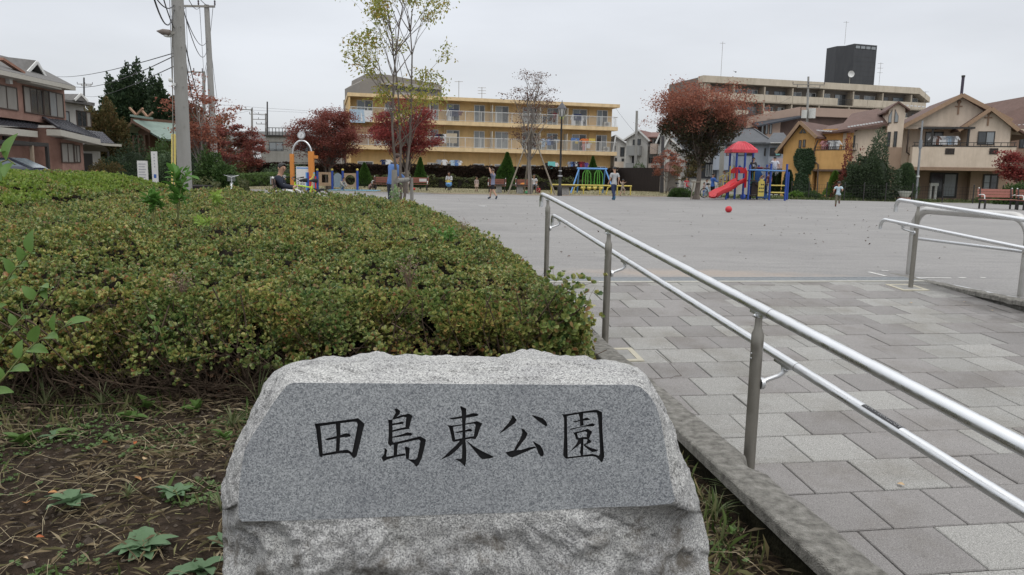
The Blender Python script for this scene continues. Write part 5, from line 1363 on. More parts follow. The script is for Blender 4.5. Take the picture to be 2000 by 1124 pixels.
# dormer tower
zD = q(1745, 203)[1]; zDe = q(1731, 215)[1]; um = (uA+uB)/2+.05
MB().prism([(uA, -.25, -.3), (uA, -.25, zDe), (um, -.25, zD), (uB+.1, -.25, zDe+.1), (uB+.1, -.25, -.3)], (0, 3.5, 0)).obj('tower_wall', crm, C_.t)
MB().box(uA-.01, uB+.11, -.27, -.252, -.3, q(1750, 288, -.25)[1]).obj('tower_lower_facing', tan, C_.t)
r_ = MB(); slab(r_, [(uA-.25, -.5, zDe-.1), (um, -.5, zD+.12), (um, 4, zD+.12), (uA-.25, 4, zDe-.1)], .12); slab(r_, [(um, -.5, zD+.12), (uB+.35, -.5, zDe+.0), (uB+.35, 4, zDe+.0), (um, 4, zD+.12)], .12); r_.obj('tower_roof', brn, C_.t)
for x0, x1, ya, yb in ((1734, 1743, 214, 241), (1746, 1756, 214, 240)):
    a = C_.p(x0, yb, -.25); b = C_.p(x1, ya, -.25); lo = .45
    L_px = x0 < 1740
    P = [(a.x, -.31, a.z), (b.x, -.31, a.z), (b.x, -.31, b.z if L_px else b.z-lo), (a.x, -.31, b.z-lo if L_px else b.z)]
    MB().prism(P, (0, .058, 0)).obj('window', frb, C_.t)
    c = Vector((sum(p[0] for p in P)/4, 0, sum(p[2] for p in P)/4)); P2 = [((p[0]-c.x)*.78+c.x, -.316, (p[2]-c.z)*.86+c.z) for p in P]
    MB().prism(P2, (0, .004, 0)).obj('pane', glassC, C_.t)
wpx(C_, 1731, 258, 1740, 287, v=-.25, n=1, fm=frd, gm=glassD, bars=1); wpx(C_, 1744, 257, 1753, 287, v=-.25, n=1, fm=frd, gm=glassD, bars=1)
wpx(C_, 1655, 265, 1671, 288, v=.3, n=2, fm=frd, gm=glassD, bars=2)
m = MB(); a = C_.p(1647, 294, -.1); b = C_.p(1675, 281, -.1)
m.box(a.x, b.x, -.12, -.09, b.z-.03, b.z).box(a.x, b.x, -.12, .28, a.z, a.z+.04)
for i in range(9): x = a.x+(b.x-a.x)*i/8; m.box(x-.012, x+.012, -.12, -.095, a.z+.04, b.z-.03)
m.obj('juliet_railing', frd, C_.t)
# main body
u0m = uB+.103; zW = q(1770, 246)[1]; uR = C_.len-.1
MB().box(u0m, uR, FV, 9, 2.4, q(1800, 252, FV)[1]).obj('upper_wall', crm, C_.t)
MB().box(u0m, uR-.2, FV+.02, 9, -.3, 2.397).obj('lower_wall', tan, C_.t)
# big gable
gl = C_.p(1768, 245, .4); gp = C_.p(1876, 189, .4); gr2 = C_.p(1965, 238, .4)
MB().prism([(gl.x, .4, gl.z-.0), (gp.x, .4, gp.z), (gr2.x+1.2, .4, gr2.z-.9), (gr2.x+1.2, .4, gl.z-.25), (gl.x, .4, gl.z-.25)], (0, 8, 0)).obj('main_gable', crm, C_.t)
r_ = MB(); slab(r_, [(gl.x-.6, -.05, gl.z-.28), (gp.x, -.05, gp.z+.15), (gp.x, 8.6, gp.z+.15), (gl.x-.6, 8.6, gl.z-.28)], .15); slab(r_, [(gp.x, -.05, gp.z+.15), (gr2.x+1.4, -.05, gr2.z-.95), (gr2.x+1.4, 8.6, gr2.z-.95), (gp.x, 8.6, gp.z+.15)], .15); r_.obj('main_roof', brn, C_.t)
b = MB(); b.bar((gl.x-.62, -.09, gl.z-.38), (gp.x, -.09, gp.z+.05), .06, .26).bar((gp.x, -.095, gp.z+.05), (gr2.x+.2, -.095, gr2.z+.02), .06, .26); b.obj('bargeboard', cop, C_.t)
# small gable
sl_ = C_.p(1876, 249, -.1); sp2 = C_.p(1933, 215, -.1); sr = C_.p(1975, 250, -.1)
MB().prism([(sl_.x+.5, -.1, 2.4), (sl_.x+.5, -.1, sl_.z+.1), (sp2.x, -.1, sp2.z), (sr.x, -.1, sr.z), (sr.x, -.1, 2.4)], (0, 1.59, 0)).obj('small_gable', crm, C_.t)
r_ = MB(); slab(r_, [(sl_.x-.2, -.45, sl_.z-.15), (sp2.x, -.45, sp2.z+.15), (sp2.x, 5, sp2.z+.15), (sl_.x-.2, 5, sl_.z-.15)], .14); slab(r_, [(sp2.x, -.45, sp2.z+.15), (sr.x+.35, -.45, sr.z-.1), (sr.x+.35, 5, sr.z-.1), (sp2.x, 5, sp2.z+.15)], .14); r_.obj('small_roof', brn, C_.t)
b = MB(); b.bar((sl_.x-.2, -.49, sl_.z-.25), (sp2.x, -.49, sp2.z+.05), .06, .24).bar((sp2.x, -.495, sp2.z+.05), (sr.x+.35, -.495, sr.z-.2), .06, .24); b.obj('bargeboard', cop, C_.t)
for cx_, cy_, v in ((1872, 212, .4), (1930, 234, -.1)):
    c = C_.p(cx_, cy_, v); m = MB().box(c.x-.05, c.x+.05, v-.05, v-.002, c.z-.40, c.z+.35).box(c.x-.22, c.x-.052, v-.05, v-.002, c.z+.08, c.z+.17).box(c.x+.052, c.x+.22, v-.05, v-.002, c.z+.08, c.z+.17).ball((c.x, v-.03, c.z+.42), .13, 8, 6, (1, .3, 1)); m.obj('wall_ornament', pm('terracotta', (.28, .18, .12), .8), C_.t)
# balcony
BV = -.9
bz0 = q(1850, 327, BV)[1]; bz1 = q(1850, 287, BV)[1]; bu0 = q(1782, 300, BV)[0]; bu1 = q(1984, 300, BV)[0]
MB().box(bu0, bu1, BV, BV+.16, bz0, bz1).box(bu0, bu0+.16, BV+.16, .38, bz0, bz1).box(bu1-.16, bu1, BV+.16, .38, bz0, bz1).box(bu0, bu1, BV+.16, FV-.003, bz0, bz0+.15).obj('balcony', crm, C_.t)
MB().box(bu0-.04, bu1+.04, BV-.04, FV-.01, bz0-.22, bz0-.003).obj('balcony_base', pm('base_tan', (.28, .19, .13), .85), C_.t)
m = MB().box(bu0-.02, bu1+.02, BV-.02, BV+.18, bz1+.002, bz1+.06).box(bu0, bu1, BV+.05, BV+.09, bz1+.26, bz1+.30)
for i in range(16): x = bu0+.1+(bu1-bu0-.2)*i/15; m.box(x-.02, x+.02, BV+.05, BV+.08, bz1+.06, bz1+.26)
m.obj('balcony_railing', frd, C_.t)
for x0, x1 in ((1846, 1864), (1932, 1949)):
    a = C_.p(x0, 302, BV); b = C_.p(x1, 290, BV); MB().box(a.x, b.x, BV-.01, BV-.002, a.z, b.z).obj('vent_recess', frb, C_.t)
    m = MB()
    for i in range(6): x = a.x+(b.x-a.x)*i/5; m.box(x-.015, x+.015, BV-.05, BV-.012, a.z, b.z)
    m.obj('vent_grille', frd, C_.t)
# pergola and its posts
m = MB(); pz = q(1850, 252, BV)[1]; pu0 = q(1803, 250, BV)[0]; pu1 = q(1905, 250, BV)[0]
m.box(pu0, pu1, BV+.0, BV+.09, pz, pz+.12).box(pu0, pu1, .28, .37, pz+.05, pz+.17)
for i in range(7): x = pu0+(pu1-pu0)*i/6; m.box(x-.03, x+.03, BV+.1, .27, pz+.02, pz+.12)
for px in (1822, 1893): x = q(px, 270, BV)[0]; m.box(x-.06, x+.06, BV+.17, BV+.29, bz0+.16, pz-.002)
m.obj('pergola', frd, C_.t)
wpx(C_, 1908, 257, 1944, 283, v=-.1, n=2, fm=frd, gm=[glassD, glassC]); wpx(C_, 1805, 258, 1843, 286, v=FV, n=2, fm=frd, gm=[glassC, glassD])
wpx(C_, 1812, 338, 1872, 386, v=FV+.02, n=2, fm=frd, gm=[glassD, glassC], fw=.12); wpx(C_, 1918, 340, 1951, 373, v=FV+.02, n=2, fm=frd, gm=[glassC, glassD], fw=.09, bars=1)
MB().box(q(1900, 300, 1)[0], uR-.2, .9, FV+.017, -.3, bz0-.23).obj('bay_wall', tan, C_.t)
C_.t.children[-1].hide_render = False
wpx(C_, 1917, 341, 1951, 374, v=.9, n=2, fm=frd, gm=[glassC, glassD], fw=.09, bars=1)
MB().tube([(q(1777, 248, -.3)[0], -.1, gl.z-.3), (q(1777, 248, -.3)[0], -.1, 3.2), (q(1790, 330)[0], -.1, 2.6), (q(1790, 330)[0], -.1, -.2)], .06, 6).obj('downpipe', frb, C_.t)
sn = pm('snow_guard_white', (.6, .6, .6), .5)
def snowguards(F, a, b, n, v):
    m = MB()
    for i in range(n):
        p = F.p(a[0]+(b[0]-a[0])*i/(n-1), a[1]+(b[1]-a[1])*i/(n-1), v); m.cbox(p.x, p.y, p.z, .14, .10, .09)
    m.obj('snow_guards', sn, F.t, kind='stuff') if n > 8 else m.obj('snow_guards', sn, F.t, kind='stuff')
snowguards(C_, (1658, 248), (1722, 238), 12, .0); snowguards(C_, (1765, 206), (1803, 209), 6, .3); snowguards(O_, (1597, 255), (1623, 257), 6, .9)
for i, (px, c) in enumerate(((1822, 'white'), (1828, 'brown'), (1836, 'white'), (1845, 'white'), (1852, 'pale_blue'), (1858, 'grey'), (1864, 'white'))):
    nth = ('first', 'second', 'third', 'fourth', 'fifth', 'sixth', 'seventh')[i]
    hang(C_, px, 266, 283, 'shirt', c, f'{c.replace("_", " ")} shirt on the cream house balcony, {nth} from the left', 'shirts on the cream house balcony', -.5, .4)
hm = thing('heat_pump', 'white folding machine standing at the cream house ground floor window', 'appliance', C_.O + C_.U*q(1821, 380, .6)[0] + C_.Vv*.6, C_.rz); MB().box(-.25, .25, -.2, .2, .0, .05).box(-.22, -.10, -.2, .2, .05, 1.0).box(.08, .22, -.2, .2, .05, .95).obj('legs', acm, hm); MB().box(-.22, .28, -.22, .22, .95, 1.15).obj('top', acm, hm)

# big brown roof at far right
R_ = Fac('gable_house', 'long brown roofed house at the right edge behind the cream house', 'house', 1897, 66, 2110, 58)
q = R_.q
simple_box(R_, 1.0, R_.len, 1.0, 9, -.3, q(1990, 252)[1], pm('rust_wall', (.30, .20, .15), .9, .07, 1))
r_ = MB(); a = R_.p(1896, 208, 4.5); b = R_.p(2110, 160, 4.5); c = R_.p(1975, 252, .2); d_ = R_.p(2110, 245, .2)
slab(r_, [(a.x+1.6, .2, c.z), (d_.x, .2, c.z), (b.x, 4.5, b.z-.4), (a.x, 4.5, a.z)], .16); r_.obj('roof', brn, R_.t)
MB().prism([(a.x, 4.5, a.z-.16), (b.x, 4.5, b.z-.6), (b.x, 9, c.z), (a.x, 9, c.z)], (0, 0, -.12)).obj('rear_roof', brn, R_.t)
snowguards(R_, (1982, 245), (2000, 244), 3, .6); wpx(R_, 1990, 262, 2010, 290, v=1.0, n=2, fm=frd)

# ---------------------------------------------------------------- white houses between
def house(lab, pl, Yl, pr, Yr, ye, yp, px_peak, wallm, roofm, wins, dep=7, name='gable_house', ov=.3, balc=(), lean_to=None):
    F = Fac(name, lab, 'house', pl, Yl, pr, Yr); ze = F.q((pl+pr)/2, ye)[1]; up, zp = F.q(px_peak, yp)
    MB().prism([(0, 0, -.3), (0, 0, ze), (up, 0, zp), (F.len, 0, ze), (F.len, 0, -.3)], (0, dep, 0)).obj('wall', wallm, F.t)
    r_ = MB(); k = (zp-ze)/max(.3, up); k2 = (zp-ze)/max(.3, F.len-up)
    slab(r_, [(-ov, -ov, ze-ov*k+.12), (up, -ov, zp+.12), (up, dep+ov, zp+.12), (-ov, dep+ov, ze-ov*k+.12)], .11)
    slab(r_, [(up, -ov, zp+.12), (F.len+ov, -ov, ze-ov*k2+.12), (F.len+ov, dep+ov, ze-ov*k2+.12), (up, dep+ov, zp+.12)], .11)
    r_.obj('roof', roofm, F.t)
    b = MB(); b.bar((-ov, -ov-.03, ze-ov*k+.04), (up, -ov-.03, zp+.04), .04, .16).bar((up, -ov-.034, zp+.04), (F.len+ov, -ov-.034, ze-ov*k2+.04), .04, .16); b.obj('bargeboard', frw, F.t)
    for w_ in wins: wpx(F, *w_[:4], n=w_[4] if len(w_) > 4 else 1, fm=w_[5] if len(w_) > 5 else frd, gm=[glassD, glassC])
    for (x0, y0, x1, y1, dv, mat_) in balc:
        a = F.q(x0, y1, -dv); c = F.q(x1, y0, -dv); MB().box(a[0], c[0], -dv, -.003, a[1], c[1]).obj('balcony', mat_, F.t)
    return F
wht = pm('white_render', (.46, .45, .42), .85, .06, 1.5, .1, 20); ofw = pm('grey_white_render', (.36, .35, .33), .85, .06, 1.5); grym = pm('grey_siding', (.26, .26, .25), .8, .06, 3, stretch=(1, 1, 6)); pkp = pm('pink_cream_panel', (.46, .37, .31), .8)
darkroof = pm('charcoal_roof', (.05, .052, .06), .7, .2, 5, .2, 20); redroof = pm('red_brown_roof', (.15, .075, .06), .7, .2, 5, .2, 20)
house('narrow white house with charcoal roof at the right end of the yellow block', 1199, 88, 1226, 88, 284, 266, 1202, wht, darkroof, [(1211, 288, 1220, 306), (1200, 285, 1203, 296), (1201, 309, 1205, 316), (1214, 310, 1219, 316)])
W2 = house('tall white house with red brown roof and grey balconies left of the dark pole', 1221, 80, 1262, 79, 272, 256, 1249, wht, redroof, [(1244, 272, 1252, 284), (1236, 273, 1240, 284), (1234, 305, 1240, 320)], balc=[(1223, 285, 1249, 304, 1.0, grym), (1221, 319, 1237, 338, .8, grym)])
MB().box(W2.len+.003, W2.q(1290, 300)[0], .8, 7, -.3, W2.q(1270, 269)[1]).obj('side_wing', grym, W2.t)
slab(MB(), [(W2.len-.2, .5, W2.q(1270, 267)[1]), (W2.q(1290, 300)[0], .5, W2.q(1270, 267)[1]), (W2.q(1290, 300)[0], 4.5, W2.q(1270, 257, 3)[1]), (W2.q(1249, 300)[0], 4.5, W2.q(1270, 257, 3)[1])], .12).obj('wing_roof', redroof, W2.t)
for (x0, y0, x1, y1) in ((1271, 274, 1274, 279), (1277, 273, 1281, 279), (1264, 309, 1270, 320), (1271, 309, 1277, 320)): wpx(W2, x0, y0, x1, y1, v=.8, n=1, fm=frd, gm=glassD)
for (x0, y0, x1, y1, mm) in ((1269, 281, 1283, 301, pkp), (1265, 320, 1279, 338, pkp)):
    a = W2.q(x0, y1, .1); c = W2.q(x1, y0, .1); MB().box(a[0], c[0], .1, .797, a[1], c[1]).obj('balcony', mm, W2.t)
W3 = house('white house with steep dark gable behind the dark pole', 1286, 76, 1318, 75, 268, 249, 1298, wht, darkroof, [(1292, 274, 1296, 290), (1285+1, 305, 1291, 318)], balc=[(1285, 285, 1294, 301, .6, ofw), (1280, 319, 1294, 340, .5, ofw)])
W4 = house('small white porch house with pointed slate gable left of the big red tree', 1296, 68, 1324, 67.5, 288, 269, 1308, wht, slate, [(1309, 276, 1311, 283), (1308, 301, 1321, 316, 2)], ov=.25)
c = W4.p(1313, 328, -.6); slab(MB(), [(c.x-1.0, -1.0, c.z-.3), (c.x+1.0, -1.0, c.z-.3), (c.x+.5, -.003, c.z+.5), (c.x-.6, -.003, c.z+.5)], .1).obj('porch_roof', redroof, W4.t)
for xx in (-.85, .70): MB().box(c.x+xx, c.x+xx+.15, -.9, -.75, -.3, c.z-.4).obj('porch_post', wht, W4.t)
MB().box(c.x-.45, c.x+.45, -.05, -.003, -.2, 1.9).obj('door', pm('grey_door', (.2, .18, .16), .6), W4.t)
W5 = Fac('grey_house', 'dark grey modern house hidden behind the trunk of the big red tree', 'house', 1325, 72, 1400, 70)
simple_box(W5, 0, W5.len, 0, 8, -.3, W5.q(1350, 270)[1], pm('charcoal_wall', (.075, .078, .085), .8, .1, 2))
MB().box(W5.q(1340, 300)[0], W5.len-.5, -.8, -.003, W5.q(1360, 318)[1], W5.q(1360, 296)[1]).obj('balcony', ofw, W5.t)
for x0 in (1345, 1356, 1378, 1386): wpx(W5, x0, 322, x0+7, 345, n=1, fm=frw, gm=glassC)
MB().box(W5.q(1350, 300)[0], W5.len-.3, -.3, -.003, -.3, 1.2).obj('garage_front', wht, W5.t)
W6 = Fac('storage_building', 'dark storage building with red brown door left of the yellow block', 'building', 613, 92, 690, 92)
simple_box(W6, 0, W6.len, 0, 5, -.3, W6.q(650, 283)[1], pm('charcoal_wall', (.075, .078, .085), .8, .1, 2)); MB().box(W6.len*.80, W6.len*.95, -.05, -.003, 0, 3.0).obj('door', redroof, W6.t); MB().box(W6.len*.55, W6.len*.78, -.05, -.003, 1.5, 3.0).obj('shutter', gq if 'gq' in globals() else ofw, W6.t); MB().cyl((W6.len*.72, -.3, 0), (W6.len*.72, -.3, 4.2), .08, n=8).obj('downpipe', frw, W6.t)
# small building behind the fence right of the yellow block
K = Fac('boundary_wall', 'cream garden wall with rounded top right of the yellow block', 'wall', 1200, 80, 1217, 80); simple_box(K, 0, K.len, 0, .3, 0, K.q(1208, 316)[1], crm)

# ---------------------------------------------------------------- grey house, centre left, and elevated road
Gh = Fac('grey_house', 'low grey flat roofed house with roof terrace behind the clock arch', 'house', 511, 88, 611, 88)
gq = pm('warm_grey_render', (.25, .245, .225), .85, .05, 1)
simple_box(Gh, 0, Gh.len, 0, 8, -.3, Gh.q(560, 296)[1], gq); 
simple_box(Gh, Gh.q(516, 280)[0], Gh.len-.3, .6, 8, Gh.q(560, 296)[1]+.002, Gh.q(560, 267)[1], gq, 'upper_wall')
MB().box(Gh.q(514, 280)[0], Gh.len-.1, .4, 8.1, Gh.q(560, 267)[1]+.002, Gh.q(560, 264)[1]).obj('roof_edge', frd, Gh.t)
wpx(Gh, 526, 278, 553, 295, v=.6, n=2, fm=frd, gm=[glassC, glassC]); wpx(Gh, 577, 277, 603, 296, v=.6, n=2, fm=frd, gm=[glassC, glassB])
m = MB(); zt_ = Gh.q(560, 264)[1]
for i in range(14): x = Gh.q(519+i*6.5, 260, .8)[0]; m.box(x-.03, x+.03, .8, .85, zt_, zt_+.8)
m.box(Gh.q(518, 260)[0], Gh.len-.5, .8, .85, zt_+.8, zt_+.87); m.obj('terrace_railing', frd, Gh.t)
m = MB(); a = Gh.q(512, 296)[1]; m.box(0, Gh.q(560, 290)[0], .05, .1, a+.25, a+.3)
for i in range(9): x = .1+i*.75; m.box(x, x+.04, .05, .1, a, a+.25)
m.obj('ledge_railing', frd, Gh.t)
V_ = Fac('elevated_road', 'grey concrete elevated road crossing behind the left trees', 'viaduct', 440, 170, 640, 165)
MB().box(0, V_.len, 0, 9, V_.q(500, 275)[1], V_.q(500, 257)[1]).obj('deck', pm('viaduct_grey', (.24, .24, .235), .85, .08, .3), V_.t)
for i in range(4): x = 2+i*V_.len/4; MB().box(x, x+1.6, 2, 5, -.5, V_.q(500, 275)[1]-.003).obj('pier', MATS['viaduct_grey'], V_.t)
V2 = Fac('apartment_building', 'pale building end seen behind the left red maple', 'building', 748//2+372, 140, 782, 140); bpy.data.objects.remove(V2.t)

# ---------------------------------------------------------------- brick house at left
brick = pm('brick_tile', (.27, .155, .122), .9, .2, 3, .3, 60, col2=(.35, .215, .17)); pantile = pm('roof_tile', (.05, .05, .06), .55, .25, 3, .4, 8, stretch=(6, 1, 1)); eav = pm('eave_cream', (.42, .40, .35), .7, .05); asph = pm('grey_shingle', (.13, .125, .12), .85, .15, 4, .3, 20)
def tileroof(F, pts, name='lower_roof', mat=None, nrow=9):
    """sloping plane of 4 points (eave left, eave right, ridge right, ridge left) built as overlapping tile courses"""
    a, b, c, d = [Vector(p) for p in pts]; m = MB()
    for i in range(nrow):
        t0, t1 = i/nrow, (i+1.15)/nrow; t1 = min(t1, 1)
        p0 = a.lerp(d, t0); p1 = b.lerp(c, t0); p2 = b.lerp(c, t1); p3 = a.lerp(d, t1); up = Vector((0, 0, .045))
        m.prism([p0, p1, p2-up*.6, p3-up*.6], up)
        L_ = (p1-p0).length; k = max(2, int(L_/.30))
        for j in range(k+1):
            s0 = p0.lerp(p1, j/k)+up; s1 = p3.lerp(p2, j/k)+up*.5; m.bar(s0, s1, .07, .05)
    return m.obj(name, mat or pantile, F.t)
BK = Fac('brick_house', 'two storey red brick tiled house with grey shutters at far left', 'house', 57, 36.5, 153, 41.5)
q = BK.q; p = BK.p
# right gable-end face is the Fac plane; the left face recedes leftwards
zt2 = q(57, 157)[1]
MB().box(q(46, 180)[0]-7, BK.q(127, 200, .5)[0], .5, 9, q(100, 240)[1], zt2+.15).obj('upper_wall', brick, BK.t)
MB().box(q(105, 280)[0], BK.len, -.35, 8, -.3, q(105, 262)[1]+.3).obj('lower_wall', brick, BK.t)
MB().box(q(46, 180)[0]-7, q(105, 280)[0]-.003, 1.2, 9, -.3, q(57, 262)[1]+.3).obj('lower_left_wall', brick, BK.t)
# main roof: eaves and slopes
ev = p(127, 172, .1); el = q(0, 152, .1)[0]-1.5; ez = p(57, 153, .1).z
r_ = MB(); slab(r_, [(el, -.2, ez), (ev.x+.5, -.2, ev.z+.15), (q(60, 130, 4)[0], 4, p(20, 112, 4).z), (el, 4, p(0, 112, 4).z)], .05); r_.obj('main_roof', asph, BK.t)
MB().prism([(el, -.22, ez-.02), (ev.x+.5, -.22, ev.z+.13), (ev.x+.5, -.22, ev.z-.08), (el, -.22, ez-.23)], (0, .7, 0)).obj('eave', eav, BK.t)
g0 = p(50, 141, 1.2); g1_ = p(63, 122, 1.2); g2 = p(77, 148, 1.2)
r_ = MB(); slab(r_, [(g0.x-.3, 1.0, g0.z), (g1_.x, 1.0, g1_.z+.1), (g1_.x-3, 4, g1_.z+.1), (g0.x-3, 4, g0.z)], .1); slab(r_, [(g1_.x, 1.0, g1_.z+.1), (g2.x+.2, 1.0, g2.z), (g2.x+.2, 4, g2.z), (g1_.x, 4, g1_.z+.1)], .1); r_.obj('dormer_roof', asph, BK.t)
b = MB(); b.bar((g0.x-.3, .96, g0.z-.06), (g1_.x, .96, g1_.z+.02), .05, .16).bar((g1_.x, .955, g1_.z+.02), (g2.x+.2, .955, g2.z-.06), .05, .16); b.obj('dormer_trim', frw, BK.t)
MB().prism([(g0.x, 1.3, g0.z-.5), (g1_.x, 1.3, g1_.z), (g2.x, 1.3, g2.z-.6)], (0, 1, 0)).obj('dormer_wall', frd, BK.t)
MB().bar(p(2, 115, .6), p(45, 143, .3), .25, .12).obj('ridge_cap', pm('terracotta_ridge', (.26, .14, .10), .8), BK.t)
shut = pm('shutter_grey', (.25, .235, .21), .6, .08, 3, stretch=(1, 1, .3))
def shutters(x0, y0, x1, y1, v):
    a = q(x0, y1, v); b = q(x1, y0, v); win(BK.t, a[0], a[1], b[0], b[1], v, 2, frb, shut, .05, name='shutter')
shutters(-8, 172, 31, 211, .5); wpx(BK, 47, 176, 83, 220, v=.5, n=3, fm=frb, gm=[shut, glassD, glassD]); wpx(BK, 84, 184, 121, 226, v=.5, n=3, fm=frb, gm=[glassD, glassC, shut])
shutters(120, 281, 143, 318, -.35); wpx(BK, 143, 284, 154, 318, v=-.35, n=2, fm=frb, gm=shut)
MB().box(q(118, 266, -.6)[0], BK.len-.2, -.75, -.353, q(135, 272, -.6)[1], q(135, 267, -.6)[1]).obj('window_hood', frb, BK.t)
MB().box(q(54, 165, 0)[0], q(115, 180, 0)[0], -.15, .497, q(85, 169, 0)[1], q(85, 162, 0)[1]).obj('window_canopy', eav, BK.t)
a = q(22, 160, .3); MB().box(a[0]-.12, a[0]+.12, .3, .497, a[1]-.1, a[1]+.15).obj('wall_lamp', frw, BK.t)
# lower tiled roof
zb_ = q(100, 247, -.8)[1]
tileroof(BK, [(q(75, 250)[0], -1.0, q(100, 250, -1)[1]), (BK.len+.6, -1.0, q(150, 266, -1)[1]), (q(127, 240, .5)[0], .45, q(127, 236, .45)[1]), (q(84, 236, .5)[0], .45, q(84, 232, .45)[1])])
tileroof(BK, [(el, .1, q(40, 250)[1]), (q(75, 250)[0], .1, q(60, 250)[1]), (q(75, 240, 1.2)[0], 1.15, q(60, 236, 1.2)[1]), (el, 1.15, q(40, 236, 1.2)[1])], name='left_lower_roof')
MB().bar((q(75, 250)[0], -.98, q(100, 250, -1)[1]+.06), (q(84, 236, .5)[0], .45, q(84, 232, .45)[1]+.06), .14, .10).obj('hip_ridge', pantile, BK.t)
MB().prism([(q(75, 250)[0], -1.03, q(105, 252, -1)[1]), (BK.len+.62, -1.03, q(152, 268, -1)[1]), (BK.len+.62, -1.03, q(152, 268, -1)[1]-.3), (q(75, 250)[0], -1.03, q(105, 252, -1)[1]-.3)], (0, .67, 0)).obj('lower_eave', eav, BK.t)
MB().box(el, q(75, 250)[0]-.01, .05, 1.18, q(40, 252)[1]-.32, q(40, 252)[1]-.02).obj('lower_eave', eav, BK.t)
MB().box(q(18, 280, .9)[0], q(28, 280, .9)[0], 1.10, 1.197, q(20, 278, 1)[1], q(20, 265, 1)[1]).obj('porch_window', frd, BK.t)
# carport
cp = thing('carport', 'low black carport frame in front of the brick house', 'carport', BK.O + BK.U*(-2.0) + BK.Vv*(-2.2), BK.rz)
zc = BK.q(70, 278, -2.2)[1]; xl = -3.4; xr = BK.q(95, 280, -2.2)[0]+2.0
MB().box(xl, xr, 0, 3.2, zc-.16, zc).obj('roof', frd, cp); MB().box(xr-.14, xr, .0, .12, 0, zc-.163).obj('post', frd, cp); MB().box(xl+1.5, xl+1.62, .0, .12, 0, zc-.163).obj('post', pm('post_tan', (.28, .22, .16), .8), cp)

# white house behind
WH = Fac('tiled_house', 'smaller grey white house with tiled porch roof right of the brick house', 'house', 121, 50, 178, 53)
q = WH.q
simple_box(WH, 0, q(176, 200)[0], .5, 8, 2.2, q(150, 198)[1], ofw, 'upper_wall'); simple_box(WH, 0, WH.len+1.5, .2, 8, -.3, 2.197+.6, ofw, 'lower_wall')
hip(WH, 0, q(176, 200)[0], .5, 8, q(150, 198)[1], q(150, 181)[1]+.1, .5, .14, asph)
g0 = WH.p(146, 196, -.1); g1_ = WH.p(158, 184, -.1); g2 = WH.p(172, 199, -.1)
b = MB(); b.bar(g0, g1_, .05, .16).bar(g1_+Vector((0, -.01, 0)), g2, .05, .16); b.obj('dormer_trim', frw, WH.t)
MB().prism([g0, g1_, g2], (0, 2, 0)).obj('dormer', asph, WH.t)
wpx(WH, 125, 218, 134, 242, v=.5, n=1, fm=frd, gm=glassC); wpx(WH, 150, 218, 168, 247, v=.5, n=2, fm=frb, gm=glassD); wpx(WH, 168, 220, 176, 248, v=.5, n=1, fm=frb, gm=shut)
tileroof(WH, [(q(150, 277, -.6)[0], -.8, q(180, 279, -.8)[1]), (q(217, 277, -.6)[0], -.8, q(217, 281, -.8)[1]), (q(200, 262, .4)[0], .45, q(190, 258, .4)[1]), (q(158, 256, .4)[0], .45, q(160, 254, .4)[1])], name='porch_roof', nrow=6)
MB().box(q(150, 280)[0], q(217, 280)[0], -.8, -.3, q(180, 283, -.8)[1], q(180, 278, -.8)[1]).obj('eave', eav, WH.t)
ch = []; 
for i in range(9):
    a = math.pi*i/8; ch.append(Vector((q(183, 290, -2)[0] - 1.6*math.cos(a), -2.0, q(183, 295, -2)[1]+.45*math.sin(a))))
cpt = thing('carport', 'curved grey carport roof in front of the grey white house', 'carport', WH.O, WH.rz)
MB().grid([[c_, c_+Vector((0, 1.8, 0))] for c_ in ch]).grid([[c_+Vector((0, 0, .05)), c_+Vector((0, 1.8, .05))] for c_ in ch]).obj('roof', pm('polycarbonate', (.14, .13, .12), .4), cpt)
for c_ in (ch[0], ch[-1]): MB().box(c_.x-.05, c_.x+.05, -2, -1.9, 0, c_.z).obj('post', frd, cpt)
MB().box(q(158, 330, .1)[0], q(182, 330, .1)[0], .1, .198, -.2, q(170, 300, .1)[1]).obj('garage_dark', frd, WH.t)

# ---------------------------------------------------------------- shrine
SHr = Fac('shrine', 'small shrine with pale green copper roof and crossed roof finials among trees', 'shrine', 244, 64, 306, 62)
q = SHr.q; p = SHr.p; cg = pm('copper_green', (.17, .225, .195), .8, .12, 2, .1, 20); tim = pm('old_timber', (.10, .055, .035), .8, .2, 10)
pk_ = p(266, 238); l_ = p(245, 257); r2_ = p(296, 258)
MB().prism([(l_.x+.8, .6, -.3), (l_.x+.8, .6, l_.z), (pk_.x, .6, pk_.z-.3), (r2_.x-1.1, .6, r2_.z+.1), (r2_.x-1.1, .6, -.3)], (0, 4, 0)).obj('wall', tim, SHr.t)
m = MB(); rows = []
for i in range(8):
    t_ = i/7; rows.append([Vector((pk_.x+(r2_.x+1.7-pk_.x)*t_, v, pk_.z+.15-(pk_.z-r2_.z+.75)*t_**.85)) for v in (-.3, 5)])
m.grid(rows).grid([[a-Vector((0, 0, .12)) for a in r] for r in rows]); rows = []
for i in range(6):
    t_ = i/5; rows.append([Vector((pk_.x-(pk_.x-l_.x+.2)*t_, v, pk_.z+.15-(pk_.z-l_.z+.1)*t_**.85)) for v in (-.3, 5)])
m.grid(rows).grid([[a-Vector((0, 0, .12)) for a in r] for r in rows]); m.obj('roof', cg, SHr.t)
m = MB(); m.bar((l_.x, -.34, l_.z-.12), (pk_.x, -.34, pk_.z-.02), .06, .2).bar((pk_.x, -.345, pk_.z-.02), (r2_.x+.3, -.345, r2_.z-.02), .06, .2); m.obj('gable_trim', tim, SHr.t)
